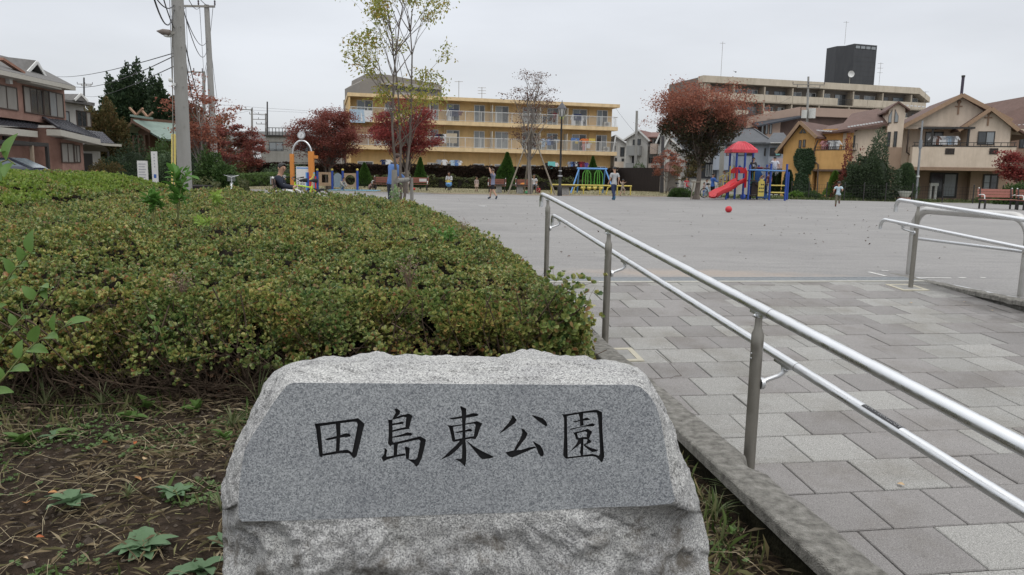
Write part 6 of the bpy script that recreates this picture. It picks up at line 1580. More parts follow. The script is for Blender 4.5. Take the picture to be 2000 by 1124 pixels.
rp = p(256, 226, .3); MB().box(p(262,240,.6).x, p(262,240,.6).x+1.2, .3, 4.6, pk_.z-.4, rp.z-.2).obj('roof_ornament', tim, SHr.t); MB().bar((rp.x, .3, rp.z), p(297, 232, .3), .22, .16).obj('ridge_beam', cg, SHr.t)
for a_, b_ in (((253, 211), (267, 226)), ((279, 212), (266, 226)), ((278, 217), (290, 231)), ((298, 220), (287, 231))): MB().bar(p(*a_, .3), p(*b_, .3), .14, .14).obj('finial', pm('finial_wood', (.28, .17, .11), .8), SHr.t)
for xx in (252, 262, 272, 284): MB().box(p(xx, 300, .4).x-.1, p(xx, 300, .4).x+.1, .38, .58, -.3, l_.z-.3).obj('pillar', tim, SHr.t)
# ================================================================ TREES
bark = pm('bark', (.085, .068, .055), .9, .25, 6, .7, 30, col2=(.16, .135, .115), stretch=(1, 1, .3)); barkp = pm('pale_bark', (.17, .15, .13), .9, .2, 6, .5, 30, col2=(.26, .235, .21), stretch=(1, 1, .3))
def limb(m, a, b, r0, r1, sag=.1, n=6, sides=6, jit=.04, seg=None):
    a = Vector(a); b = Vector(b); L = (b-a).length; pts = []
    off = Vector((random.gauss(0, 1), random.gauss(0, 1), 0))*L*jit
    for i in range(n+1):
        t = i/n; p = a.lerp(b, t); p.z += math.sin(math.pi*t)*L*sag; p += off*math.sin(math.pi*t) + Vector((random.gauss(0, 1), random.gauss(0, 1), random.gauss(0, 1)))*L*jit*.18*(0 < i < n)
        pts.append(p)
    m.tube(pts, [r0+(r1-r0)*(i/n)**.8 for i in range(n+1)], sides, False)
    return pts
def tree(name, label, loc, h, crown, trunk_h, r0, stems, nl, ncl, leaf, lsize, lmat, bmat, seed, flat=.45, csize=.13, group=None, twigs=3, lean=0, droop=0., upfork=True, tmpl=LEAF4, lw=1., hollow=.35, extra=None):
    """crown = (cz, rx, ry, rz_up, rz_down) ellipsoid; leaves gather in flattened clumps at limb ends, gaps between"""
    random.seed(seed); rg = np.random.default_rng(seed)
    t = thing(name, label, 'tree', loc, 0, group); m = MB(); cz, rx, ry, ru, rd = crown
    tips = []
    bases = []
    for s in range(stems):
        a = 2*math.pi*s/stems + random.uniform(0, 1); d = Vector((math.cos(a), math.sin(a), 0))
        b = d*(r0*.7 if stems > 1 else 0); top = Vector((lean, 0, 0)) + d*(rx*.22 if stems > 1 else 0) + Vector((0, 0, cz+ru*.45))
        pts = limb(m, b-Vector((0, 0, .1)), top, r0*(1 if stems == 1 else .62), r0*.18, 0, 9, 8, .02)
        bases.append(pts)
    if stems == 1: m.tube([(0, 0, -.1), (0, 0, .02), (0, 0, .25)], [r0*1.5, r0*1.35, r0*1.02], 9, False)
    for c in range(ncl):
        # clump centre in the crown shell
        for _ in range(30):
            v = Vector((random.gauss(0, 1), random.gauss(0, 1), random.gauss(0, 1))).normalized()*(random.random()**.4*(1-hollow)+hollow)
            p = Vector((v.x*rx+lean*.5, v.y*ry, cz + v.z*(ru if v.z > 0 else rd)))
            if p.z > trunk_h*.8: break
        st = bases[random.randrange(len(bases))]
        zf = max(trunk_h, p.z - (abs(p.x)+abs(p.y))*random.uniform(.5, 1.0) - .1*h) if upfork else p.z*.9
        q = min(st, key=lambda s_: abs(s_.z-zf))
        pts = limb(m, q, p, r0*random.uniform(.16, .28), r0*.045, .05-droop*.1, 5, 4, .05)
        for k in range(twigs):
            a = pts[random.randint(2, 5)]; e_ = p + Vector((random.gauss(0, 1), random.gauss(0, 1), random.gauss(0, .6)))*csize*h*.8
            limb(m, a, e_, r0*.06, r0*.018, .04, 3, 3, .04); tips.append(e_)
        tips.append(p)
    m.obj('trunk', bmat, t)
    T = np.array([tuple(x) for x in tips]); per = max(1, nl//len(T)); k = len(T)
    wt = rg.uniform(.35, 1.6, k); cnt = np.maximum(1, (per*wt)).astype(int)
    C = np.repeat(T, cnt, 0); n = len(C)
    C = C + rg.normal(0, 1, (n, 3))*np.array([csize*h*.6, csize*h*.6, csize*h*.6*flat]) - np.array([0, 0, droop*.1])*rg.random((n, 1))
    D = rg.normal(0, 1, (n, 3))*[1, 1, .5] - np.array([0, 0, .2+droop])
    Nn = rg.normal(0, .55, (n, 3))+[0, 0, 1]
    V, F = leaves(C, D, Nn, lsize*rg.uniform(.6, 1.25, n), tmpl, lw)
    npmesh('crown', V, F, lmat, t)
    return t
redm = leafmat('maple_red', [(.14, .03, .03), (.24, .045, .045), (.34, .07, .06), (.19, .04, .035), (.28, .09, .06)], .4, .55, .25)
darkr = leafmat('maple_dark', [(.13, .04, .035), (.21, .06, .052), (.27, .095, .07), (.17, .07, .045)], .4, .6, .2)
rustm = leafmat('maple_rust', [(.20, .07, .05), (.30, .115, .078), (.37, .16, .10), (.23, .09, .062)], .4, .6, .2)
dkg = leafmat('dark_mixed', [(.03, .04, .018), (.055, .05, .025), (.08, .05, .03), (.04, .03, .018), (.05, .06, .025)], .25, .6, .2)
ygm = leafmat('yellow_green', [(.24, .27, .05), (.34, .33, .07), (.19, .24, .05), (.42, .35, .08), (.16, .20, .05), (.45, .27, .07)], .45, .5, .25)
brm = leafmat('sparse_brown', [(.10, .05, .035), (.17, .09, .06), (.13, .06, .05), (.20, .13, .09)], .35, .6, .2)
evg = leafmat('evergreen', [(.018, .035, .018), (.03, .055, .025), (.045, .07, .03), (.022, .042, .022)], .2, .55, .25)
olv = leafmat('olive_brown', [(.06, .06, .022), (.11, .09, .035), (.14, .09, .04), (.07, .08, .03)], .3, .6, .2)
midg = leafmat('mid_green', [(.035, .07, .02), (.06, .11, .03), (.085, .14, .04), (.045, .085, .025)], .3, .5, .3)
grn = leafmat('bush_grey_green', [(.06, .10, .05), (.09, .14, .07), (.12, .17, .08)], .3, .6)
conm = leafmat('conifer_green', [(.03, .075, .015), (.05, .11, .022), (.075, .15, .03), (.035, .085, .02)], .25, .55, .25)
brh = leafmat('bronze_hedge', [(.022, .015, .012), (.045, .027, .022), (.03, .022, .014), (.06, .035, .028), (.035, .03, .02)], .2, .6, .2)
def Gd(px, Y): 
    p = W(px, 345, Y); return Vector((p.x, p.y, 0))
# tall sparse yellow green tree
t = tree('young_tree', 'tall slender tree with sparse yellow green leaves and open branches', Gd(782, 21), 7.2, (4.45, 1.55, 1.4, 2.35, 1.9), 1.9, .072, 3, 4700, 44, None, .095, ygm, bark, 31, flat=.8, csize=.030, twigs=2, hollow=.35, lw=.62, droop=.5, tmpl=LEAF6)
# red maple behind it
tree('maple_tree', 'bright crimson maple with several trunks in front of the yellow block', Gd(792, 43.5), 5.4, (3.75, 1.95, 1.7, 1.5, 1.35), 1.5, .12, 4, 22000, 44, None, .105, redm, bark, 32, flat=.4, csize=.075)
tree('maple_tree', 'dark crimson maple behind the clock arch left of the yellow block', Gd(641, 50), 5.7, (3.7, 2.35, 2.0, 1.7, 1.7), 1.5, .16, 3, 30000, 52, None, .115, darkr, bark, 33, flat=.45, csize=.08)
tree('maple_tree', 'thin rust red maple with bare pale branches right of the utility pole', Gd(394, 31), 4.9, (3.3, 1.15, 1.0, 1.55, 1.35), 1.4, .09, 3, 5200, 34, None, .11, rustm, barkp, 34, flat=.35, csize=.06)
tree('maple_tree', 'low spreading dark red maple behind the thin rust red maple', Gd(432, 42), 4.0, (2.75, 1.9, 1.6, 1.1, 1.2), 1.2, .12, 3, 11000, 36, None, .13, darkr, bark, 35, flat=.35, csize=.075)
tree('maple_tree', 'small dark red tree beside the grey flat roofed house', Gd(492, 70), 3.9, (2.8, 1.7, 1.4, .9, 1.3), 1., .12, 2, 5000, 24, None, .16, darkr, bark, 36, flat=.4, csize=.08)
# big two-tone tree by the slide
bt = tree('maple_tree', 'big spreading tree turning rust red over dark green beside the slide', Gd(1362, 41.3), 6.5, (4.75, 2.5, 2.3, 1.5, 1.1), 1.75, .17, 1, 20000, 60, None, .105, rustm, bark, 37, flat=.5, csize=.075, hollow=.45)
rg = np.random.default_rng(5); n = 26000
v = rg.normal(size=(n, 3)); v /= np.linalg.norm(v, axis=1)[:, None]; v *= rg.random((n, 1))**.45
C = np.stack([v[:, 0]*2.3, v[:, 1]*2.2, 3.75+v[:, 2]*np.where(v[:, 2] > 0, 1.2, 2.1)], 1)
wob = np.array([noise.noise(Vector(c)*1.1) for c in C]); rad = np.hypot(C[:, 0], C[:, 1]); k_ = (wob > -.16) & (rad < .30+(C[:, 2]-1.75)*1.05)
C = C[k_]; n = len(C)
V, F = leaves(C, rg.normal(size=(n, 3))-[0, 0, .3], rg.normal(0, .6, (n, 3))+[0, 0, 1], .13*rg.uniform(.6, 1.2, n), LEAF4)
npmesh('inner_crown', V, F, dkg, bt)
sp = tree('young_tree', 'sparse brown leaved tree with upright bare branches and prop poles', Gd(1036, 47), 8.4, (5.2, 1.5, 1.3, 2.6, 2.4), 2.0, .14, 2, 3300, 44, None, .11, brm, barkp, 38, flat=.25, csize=.045, hollow=.3)
# prop poles: things of their own
propm = pm('prop_wood', (.22, .19, .15), .85, .2, 6)
base = Gd(1036, 47)
for (px, Y, lab) in ((992, 46, 'left slanting wooden prop pole against the sparse brown tree'), (1086, 46, 'right slanting wooden prop pole against the sparse brown tree'), (1024, 48.6, 'rear dark prop pole behind the sparse brown tree')):
    b = Gd(px, Y); o = MB().cyl((0, 0, -.05), base+Vector((.0, 0, 4.0))-b, .055, .04, 7).obj('prop_pole', propm); o.location = b; tag(o, lab, 'prop pole', 'prop poles round the sparse tree')
# torii style stakes at the tall tree
tk = thing('tree_stake', 'weathered log stake frame tied to the tall yellow green tree', 'tree stake', Gd(768, 19.6)); lg = pm('log_grey', (.20, .19, .17), .9, .25, 7, .6, 30, stretch=(1, 1, .3))
MB().cyl((0, 0, -.1), (.03, 0, 1.18), .075, .068, 12).obj('post', lg, tk); MB().cyl((.40, .7, -.1), (.38, .7, .98), .05, .045, 10).obj('post', lg, tk); MB().cyl((.14, -.25, .90), (.30, .75, .93), .065, .055, 12).obj('crossbar', lg, tk)
stk = thing('tree_stake', 'thin wooden stake frame around the crimson maple trunk', 'tree stake', Gd(797, 42.5)); MB().cyl((0, 0, -.1), (0, 0, 1.3), .04, n=7).obj('post', propm, stk); MB().cyl((-.8, .1, -.1), (-.8, .1, 1.3), .04, n=7).obj('post', propm, stk); MB().cyl((-.9, 0, 1.15), (.12, 0, 1.15), .04, n=7).obj('crossbar', propm, stk)
stk = thing('tree_stake', 'short wooden stake frame round the big slide side tree', 'tree stake', Gd(1351, 40.8)); MB().cyl((0, 0, -.1), (.15, 0, 1.0), .035, n=7).obj('post', propm, stk); MB().cyl((.0, 0, .95), (.6, .4, .95), .03, n=7).obj('crossbar', propm, stk)
# conifers
def cone_tree(label, px, Y, z1, w, mat, seed, n=5000, ls=.13, z0=.1, group=None, cat='tree', name='conifer', blunt=1.):
    rg = np.random.default_rng(seed); t = thing(name, label, cat, Gd(px, Y), 0, group)
    MB().cyl((0, 0, -.1), (0, 0, z1*.9), .06, .02, 7).obj('trunk', bark, t)
    tt = rg.random(n)**.8; a = rg.uniform(0, 6.283, n); z = z0 + (z1-z0)*tt
    lump = np.array([noise.noise(Vector((math.cos(x)*1.5, math.sin(x)*1.5, y*2.2+seed))) for x, y in zip(a, z)])
    prof = np.clip((1-tt), 0, 1)**blunt*np.clip(tt/.10, .55, 1)
    rr = w/2*prof*(1+lump*.35)*rg.random(n)**.22
    C = np.stack([np.cos(a)*rr, np.sin(a)*rr, z], 1); D = np.stack([np.cos(a), np.sin(a), np.full(n, 1.1)], 1)+rg.normal(0, .35, (n, 3))
    V, F = leaves(C, D, rg.normal(size=(n, 3)), ls*rg.uniform(.6, 1.2, n), LEAF4, .8); npmesh('crown', V, F, mat, t)
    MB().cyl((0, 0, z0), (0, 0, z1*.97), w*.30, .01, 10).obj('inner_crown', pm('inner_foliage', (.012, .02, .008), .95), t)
    return t
cone_tree('slim conifer in front of the bronze hedge right of the crimson maple', 821, 58, 2.35, 1.3, conm, 41)
cone_tree('tall dense conifer in front of the hedge beside the man in shorts', 990, 55, 2.75, 2.2, conm, 42, 8000)
cone_tree('conifer standing behind the blue swing frame', 1157, 66, 2.9, 1.9, conm, 43, 6000)
cone_tree('conifer behind the dark crimson maple near the climbing panels', 712, 60, 1.9, 1.6, conm, 44, 5000)
cone_tree('bright green conical shrub at the orange house entrance', 1631, 49, 1.75, 1.3, leafmat('lime_conifer', [(.08, .16, .03), (.12, .22, .04), (.16, .26, .05)], .3), 45, 4000, blunt=.75)
cone_tree('left dark columnar shrub at the blue grey house', 1513, 58, 1.7, .8, evg, 46, 2500, blunt=.5); cone_tree('right dark columnar shrub at the blue grey house', 1524, 57.5, 1.7, .8, evg, 47, 2500, blunt=.5); cone_tree('dark columnar shrub at the left foot of the orange house', 1540, 51, 1.8, .8, evg, 48, 2500, blunt=.5)
cone_tree('grey green rounded shrub at the downpipe of the cream house', 1770, 47.5, 2.3, 1.6, grn, 49, 5000, blunt=.45)
# bushes as lumpy leaf masses
def bush(label, px, Y, w, h, mat, seed, n=5000, ls=.11, z0=0., name='bush', cat='bush', d=None, group=None, lump=.4):
    rg = np.random.default_rng(seed); t = thing(name, label, cat, Gd(px, Y), 0, group); d = d or w*.8
    v = rg.normal(size=(n, 3)); v /= np.linalg.norm(v, axis=1)[:, None]; v[:, 2] = np.abs(v[:, 2])*1.0
    f = np.array([1+lump*noise.noise(Vector((a[0]*1.9+seed, a[1]*1.9, a[2]*1.9)))+lump*.5*noise.noise(Vector((a[0]*5+seed, a[1]*5, a[2]*5))) for a in v])
    r = f*rg.random(n)**.16; C = v*r[:, None]*[w/2, d/2, h*.95]; C[:, 2] += z0
    V, F = leaves(C, v+rg.normal(0, .5, (n, 3)), rg.normal(size=(n, 3)), ls*rg.uniform(.6, 1.25, n), LEAF4, 1.)
    npmesh('foliage', V, F, mat, t)
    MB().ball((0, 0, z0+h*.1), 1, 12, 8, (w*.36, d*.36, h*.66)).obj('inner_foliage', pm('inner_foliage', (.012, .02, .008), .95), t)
    for k in range(3): pass
    MB().cyl((0, 0, -.1), (0, 0, h*.5+z0), .05, .03, 6).obj('trunk', bark, t)
    return t
def bigtree(label, px, Y, w, ztop, zbot, mat, seed, n, ls, name='evergreen_tree', lump=.5):
    t = bush(label, px, Y, w, (ztop-zbot), mat, seed, n, ls, zbot, name, 'tree', None, None, lump); return t
bigtree('large dark evergreen with jagged top behind the shrine', 262, 80, 6.8, 11.2, 1.5, evg, 51, 26000, .36, lump=.42)
bigtree('dark evergreen left of the utility pole behind the shrine', 322, 78, 5.2, 9.8, 1.5, evg, 52, 20000, .34, lump=.4)
bigtree('dark evergreen mass low at the left end of the grove', 215, 84, 5, 8.0, 1.0, evg, 53, 14000, .34, lump=.4)
bigtree('dark evergreen seen right of the utility pole', 365, 82, 4.4, 8.2, 1.0, evg, 54, 12000, .34, lump=.4)
bigtree('olive brown tree in front of the dark evergreens', 211, 60, 3.6, 5.5, .8, olv, 55, 12000, .22)
bigtree('grey brown leafed tree filling the gap behind the rust maple', 410, 60, 4.6, 5.2, .5, olv, 56, 9000, .24)
for i, a in enumerate((('dark green shrub under the shrine roof at left', 228, 50, 2.6, 1.9, evg), ('bright conifer like shrub beside the white sign boards', 318, 49, 2.4, 3.1, midg), ('dark shrub between the shrine and the grey white house', 205, 47, 2.6, 1.5, olv), ('grey green shrub right of the shrine gable', 336, 46, 2.2, 2.2, grn), ('dark round shrub in front of the shrine steps', 262, 56, 3.4, 3.2, evg), ('green shrub below the rust maple', 412, 30.5, 1.3, 1.75, midg), ('tall green shrub right of the rust maple trunk', 437, 30, 1.1, 1.35, midg), ('dark shrub behind the left path', 380, 40, 2.6, 2.1, evg), ('pale green willowy bush in front of the grey flat roofed house', 562, 72, 5.4, 1.9, grn), ('rounded green tree above the dark fence right of the swings', 1250, 74, 3.2, 2.6, midg))):
    bush(a[0], a[1], a[2], a[3], a[4], a[5], 60+i, 4500, .12)
bush('broad dark green tree shrub with reddish side in front of the cream house', 1703, 46.5, 3.1, 3.6, leafmat('blue_green', [(.03, .05, .025), (.05, .075, .035), (.07, .10, .05), (.04, .06, .03)], .25), 71, 12000, .13, lump=.5)
bush('small maroon leaved shrub left of the broad green tree shrub', 1660, 48, 1.7, 3.0, darkr, 72, 3500, .13, lump=.7)
tree('maple_tree', 'crimson maple at the right edge in front of the brown roofed house', Gd(2006, 44), 3.2, (2.3, 1.6, 1.4, .8, .9), .9, .08, 2, 7000, 26, None, .12, redm, bark, 73, flat=.35, csize=.09)
bush('dark green shrub under the crimson maple at the right edge', 1988, 42.5, 2.0, 1.2, midg, 74, 3500, .11)
tree('maple_tree', 'small wispy red brown tree left of the big two tone tree', Gd(1303, 58), 3.4, (2.2, 1.1, 1.0, 1.1, 1.0), .8, .06, 2, 1800, 20, None, .14, rustm, bark, 75, flat=.4, csize=.06)
tree('maple_tree', 'small brown leaved tree directly behind the big tree trunk', Gd(1343, 56), 3.2, (2.0, 1.0, 1.0, 1.0, 1.0), .8, .06, 2, 2400, 20, None, .14, olv, bark, 76, flat=.4, csize=.07)
for i, (px, w, l) in enumerate(((1335, 1.2, 'low green plant at the foot of the small brown tree'), (1322, .9, 'flowering plant tub left of the low green plant'), (1945, 2, 'weedy green plant at the foot of the cream house'), (1588, 1.6, 'leafy weeds right of the ivy'), (1655, 1.5, 'low plants beside the running boy'), (1556, 1.1, 'yellow green low shrub at the ivy foot'))):
    bush(l, px, 46 if px < 1400 else 46.5, w, .5, midg if i != 5 else MATS['lime_conifer'], 80+i, 1200, .10)
# ivy on the orange house
iv = thing('ivy', 'dense ivy column climbing the orange house front', 'ivy', O_.O, O_.rz)
n = 9000; rg = np.random.default_rng(3); zt_ = rg.random(n); y0 = 388-zt_*98
P_ = []
for i in range(n):
    f = zt_[i]; cx = 1571-8*f*0+(-6*(1-f)+4*(f > .55)*1.0); hw = 14+3*math.sin(f*9) if f < .55 else 19*math.sqrt(max(0, 1-((f-.78)/.27)**2))+1
    px = 1568 + (3 if f > .5 else -2) + rg.uniform(-hw, hw); u, z = O_.q(px, y0[i], -.15); P_.append((u, -.05-rg.random()*.35*(1-abs(px-1568)/(hw+6)), z))
C = np.array(P_)
V, F = leaves(C, rg.normal(0, .6, (n, 3))+[0, -.3, -.8], rg.normal(0, .4, (n, 3))+[0, -1, .4], .12*rg.uniform(.6, 1.2, n), LEAF4, 1.2); npmesh('foliage', V, F, leafmat('ivy_leaf', [(.02, .045, .02), (.035, .07, .03), (.055, .095, .04), (.03, .06, .03)], .2), iv)
# ---------------------------------------------------------------- back hedge, fence, low shrubs
def hedge_line(label, pts, h, mat, n, seed, thick=.8, ls=.14, name='hedge', wob=.12):
    rg = np.random.default_rng(seed); t = thing(name, label, 'hedge', pts[0]); O = Vector(pts[0]); m = MB()
    tot = sum((Vector(pts[i+1])-Vector(pts[i])).length for i in range(len(pts)-1)); Vs = []
    for i in range(len(pts)-1):
        a = Vector(pts[i])-O; b = Vector(pts[i+1])-O; d = (b-a).normalized(); nn = Vector((d.y, -d.x, 0))
        k = int(n*(b-a).length/tot); s = rg.random(k); z = rg.random(k)**.7*h
        top = rg.random(k) < .25; z = np.where(top, h, z); off = np.where(top, rg.uniform(-thick/2, thick/2, k), thick/2)
        wb = np.array([noise.noise(Vector((x*(b-a).length*.5, zz*1.2, seed)))*wob*1.5+noise.noise(Vector((x*(b-a).length*2, zz*3, seed+4)))*wob for x, zz in zip(s, z)])
        off = np.where(top, off, off+wb); z = np.where(top, z+wb*.8, z)
        C = np.array(a)[None]+np.array(d)[None]*(s*(b-a).length)[:, None]+np.array(nn)[None]*off[:, None]; C[:, 2] = z
        D = rg.normal(0, .6, (k, 3))+[0, 0, .5]+np.array(nn)*.6
        Vs.append(leaves(C, D, rg.normal(size=(k, 3)), ls*rg.uniform(.6, 1.3, k), LEAF4))
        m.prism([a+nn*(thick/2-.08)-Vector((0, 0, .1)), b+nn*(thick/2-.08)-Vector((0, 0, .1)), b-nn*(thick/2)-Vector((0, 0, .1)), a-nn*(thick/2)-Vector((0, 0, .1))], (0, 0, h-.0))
    m.obj('filler_core', pm('filler_core2', (.012, .009, .007), .95), t); V, F = merge(Vs); npmesh('foliage', V, F, mat, t, kind='stuff'); return t
def P3(px, Y): return Gd(px, Y)
hedge_line('tall bronze brown hedge running below the yellow block', [P3(468, 74), P3(700, 72), P3(960, 70), P3(1206, 68)], 1.9, brh, 34000, 91, .9, .16)
ff = Fac('board_fence', 'dark brown board fence right of the bronze hedge', 'fence', 1206, 68.5, 1290, 64)
nb = 28; bw = ff.len/nb; bme = None; bm_ = pm('dark_board', (.020, .013, .011), .75, .2, 3, .2, 20)
for i in range(nb):
    if bme is None: o = MB().box(.01, bw-.01, 0, .03, 0, 2.05).obj('board', bm_, ff.t); bme = o.data
    else: o = bpy.data.objects.new('board', bme); COL.objects.link(o); o.parent = ff.t
    o.location.x = i*bw
MB().box(0, ff.len, .031, .08, 1.9, 2.0).box(0, ff.len, .031, .08, .2, .3).obj('rails', bm_, ff.t)
MB().box(ff.len, ff.len+.35, -.05, .2, 0, 1.3).obj('end_post', pm('fence_post_stone', (.30, .26, .22), .9), ff.t)
lowm = leafmat('low_shrub', [(.05, .07, .025), (.09, .10, .04), (.13, .13, .05), (.06, .09, .03)], .25)
hedge_line('low mixed shrub border at the foot of the bronze hedge', [P3(640, 66), P3(830, 65), P3(1100, 63), P3(1150, 63)], .85, lowm, 12000, 92, 1.0, .12, wob=.5)
hedge_line('low clipped green hedge along the left path', [P3(428, 52), P3(520, 60), P3(600, 64)], .9, leafmat('clip_green', [(.06, .11, .03), (.09, .15, .04), (.12, .18, .05)], .25), 8000, 93, 1.2, .10, wob=.2)
hedge_line('brown green low hedge behind the utility pole', [P3(365, 27), P3(450, 36)], .62, lowm, 6000, 94, 1.5, .08, wob=.3)
hedge_line('dark hedge in front of the brick house left of the shrine', [P3(150, 41), P3(300, 45)], .8, evg, 5000, 95, 1.2, .10, wob=.4)
# wire mesh fence at right
mf = thing('wire_fence', 'low black wire fence with thin posts in front of the right houses', 'fence', P3(1548, 46.5)); O = mf.location.copy(); pst = [P3(1548, 46.5), P3(1582, 46), P3(1617, 45.5), P3(1652, 45), P3(1690, 44.6), P3(1733, 44.3), P3(1785, 44), P3(1845, 43.8), P3(1905, 43.6), P3(1962, 43.4), P3(2015, 43.3)]
pme = None
for p in pst:
    if pme is None: o = MB().cyl((0, 0, 0), (0, 0, 1.05), .035, n=8).ball((0, 0, 1.05), .04, 8, 5).obj('post', frd, mf); pme = o.data
    else: o = bpy.data.objects.new('post', pme); COL.objects.link(o); o.parent = mf
    o.location = p-O
m = MB()
for a, b in zip(pst[:-1], pst[1:]):
    a = a-O; b = b-O
    for z in (.1, .3, .5, .7, .92): m.bar(a+Vector((0, 0, z)), b+Vector((0, 0, z)), .010)
    k = int((b-a).length/.14)
    for i in range(k): q_ = a.lerp(b, i/k); m.bar(q_+Vector((0, 0, .08)), q_+Vector((0, 0, .93)), .007)
m.obj('mesh', frd, mf, kind='stuff')
pt = thing('flower_pot', 'white flower pot on a brick stand by the cream house', 'flower pot', P3(1770, 45.2)); MB().tube([(0, 0, .25), (0, 0, .3), (0, 0, .55), (0, 0, .62)], [.2, .24, .38, .42], 14).obj('pot', frw, pt); MB().box(-.3, .3, -.2, .2, 0, .25).obj('stand', brick, pt)

# ================================================================ POLES AND WIRES
conp = pm('pole_concrete', (.27, .265, .25), .85, .10, 3, .3, 60, stretch=(1, 1, .2), det=7)
def pole(label, pxb, Y, pxt, pyt, r0, r1, mat=conp, arms=(), extra=0., name='utility_pole'):
    b = Gd(pxb, Y); tp = W(pxt, pyt, Y); t = thing(name, label, 'utility pole', b); top = tp-b
    if extra: top = top*(1+extra/top.length)
    MB().cyl((0, 0, -.3), top, r0, r1, 20).obj('shaft', mat, t)
    for (py, w, off) in arms:
        z = W(pxt, py, Y).z; f = z/top.z; c = Vector((top.x*f+off, top.y*f-.12, z)); m = MB(); m.bar(c-Vector((w/2, 0, 0)), c+Vector((w/2, 0, 0)), .09)
        m.obj('crossarm', steelp, t); ins = None
        for k in range(3):
            o = MB().tube([(0, 0, .04), (0, 0, .12), (0, 0, .16), (0, 0, .24), (0, 0, .3)], [.02, .05, .03, .05, .02], 8).obj('insulator', pm('insulator', (.05, .04, .045), .4), t); o.location = c+Vector((-w/2+w*k/2, 0, 0))
    return t, b, top
up, ub, ut = pole('thick near concrete utility pole with a hooded street lamp', 360, 18, 346.5, 0, .17, .115, extra=3.)
# step bolts, band, lamp
m = MB()
for k in range(9):
    z = 2.1+k*.45; f = z/ut.z; c = Vector((ut.x*f, ut.y*f, z)); m.cyl(c+Vector((.1, -.1, 0)), c+Vector((.13, -.17, 0)), .008, n=5)
m.obj('step_bolts', steelp, up)
c = W(345, 67, 18)-ub; MB().cyl(c-Vector((0, 0, .03)), c+Vector((0, 0, .03)), .137, n=20).obj('band', steelp, up)
ln = W(306, 61, 18)-ub
l_ = MB(); l_.tube([c+Vector((-.1, -.0, 0)), c+Vector((-.2, -.0, .0))], .025, 8); l_.obj('lamp_arm', steelp, up)
lh = MB(); 
lh.tube([c+Vector((-.08, 0, .02)), c.lerp(ln, .35)+Vector((0, 0, -.01)), c.lerp(ln, .7)+Vector((0, 0, -.0)), ln], [.035, .085, .07, .01], 14); lo_ = lh.obj('lamp_head', pm('lamp_brown', (.13, .105, .09), .5), up)
MB().ball(c.lerp(ln, .42)-Vector((0, 0, .06)), .075, 12, 8, (1.6, .8, .6)).obj('lamp_lens', frw, up)
b2 = W(342, 167, 18)-ub; MB().box(b2.x+.02, b2.x+.09, b2.y-.22, b2.y-.16, b2.z-.03, b2.z+.03).obj('small_box', frw, up); MB().ball((b2.x-.02, b2.y-.19, b2.z+.1), .05, 10, 7, (1, .8, 1.1)).obj('bulb_fitting', frw, up)
cb = W(345, 345, 18).z; MB().cyl((-.28, -.05, -.1), (-.06, -.12, 4.6), .012, n=5).obj('earth_wire', steelp, up)
gw = thing('guy_wire_guard', 'yellow plastic guy wire guard left of the near utility pole', 'guard', Gd(337, 19)); a = W(339, 262, 19)-gw.location; MB().tube([(0, 0, -.1), (0, 0, .3), a*.97, a], [.055, .055, .055, .045], 12).obj('sleeve', pm('guard_yellow', (.62, .50, .14), .5, .06, 4), gw); MB().cyl(a, a+Vector((.1, 0, 5.)), .008, n=4).obj('guy_wire', frd, gw)
p2, b2_, t2 = pole('tall leaning utility pole with a long crossarm right of the near pole', 421, 38, 403.5, 10, .18, .12, arms=((14, 1.6, -.35),))
p3, b3_, t3 = pole('middle distance utility pole behind the rust maple', 398, 58, 398, 140, .16, .11, arms=((142, 1.3, -.7),))
p4, b4_, t4 = pole('far utility pole right of the rust maple', 493, 95, 492, 212, .16, .11, arms=((215, 1.6, -.7),))
p5, _, _ = pole('thin dark far utility pole beside the grey flat roofed house', 522, 92, 522, 199, .11, .08, frd); p6, _, _ = pole('far utility pole with stacked crossarms left of the dark one', 519, 110, 519, 222, .13, .1, arms=((224, 2.6, -1.), (234, 2, -1.), (243, 1.4, -.6)))
pole('distant small utility pole above the grey white house', 165, 110, 164, 152, .16, .1, frd, arms=((165, 2.2, .2), (168, 1.4, .4)))
pole('slanting grey utility pole behind the tall white house', 1241, 77, 1244, 217, .17, .12)
pole('dark utility pole in front of the small white porch house', 1294, 60, 1295, 266, .16, .12, pm('dark_pole', (.06, .058, .062), .8))
pole('grey concrete pole between the blue grey house and the big tree', 1409, 60, 1411, 286, .2, .17)
pe, pb, pt_ = pole('utility pole with transformer in front of the beige block', 1575, 88, 1579, 150, .16, .11, arms=((166, 3.6, 0), (172, 2.6, 0)))
o = MB().cyl((0, 0, 0), (0, 0, 1.1), .38, n=12).obj('transformer', acm, pe); o.location = W(1577, 232, 88)-pb+Vector((.3, -.5, 0)); o = MB().cyl((0, 0, 0), (0, 0, .9), .3, n=12).obj('transformer', acm, pe); o.location = W(1572, 232, 88)-pb+Vector((-.3, -.5, 0))
sgn = thing('signal_post', 'thin grey metal pole in front of the cream house balcony', 'pole', Gd(1793, 47)); a = W(1802, 236, 47)-sgn.location; MB().cyl((0, 0, 0), a, .075, .05, 12).obj('shaft', pm('pole_grey', (.24, .25, .26), .5), sgn); c = a*.30+Vector((0, -.02, 0)); MB().cyl(c, c+Vector((.0, 0, .1)), .10, n=12).obj('band', frw, sgn); c = a*.66; MB().cyl(c, c+Vector((0, 0, .5)), .1, n=10).obj('control_box', pm('pole_grey2', (.2, .22, .24), .5), sgn)
wi = pm('wire', (.03, .03, .032), .6)
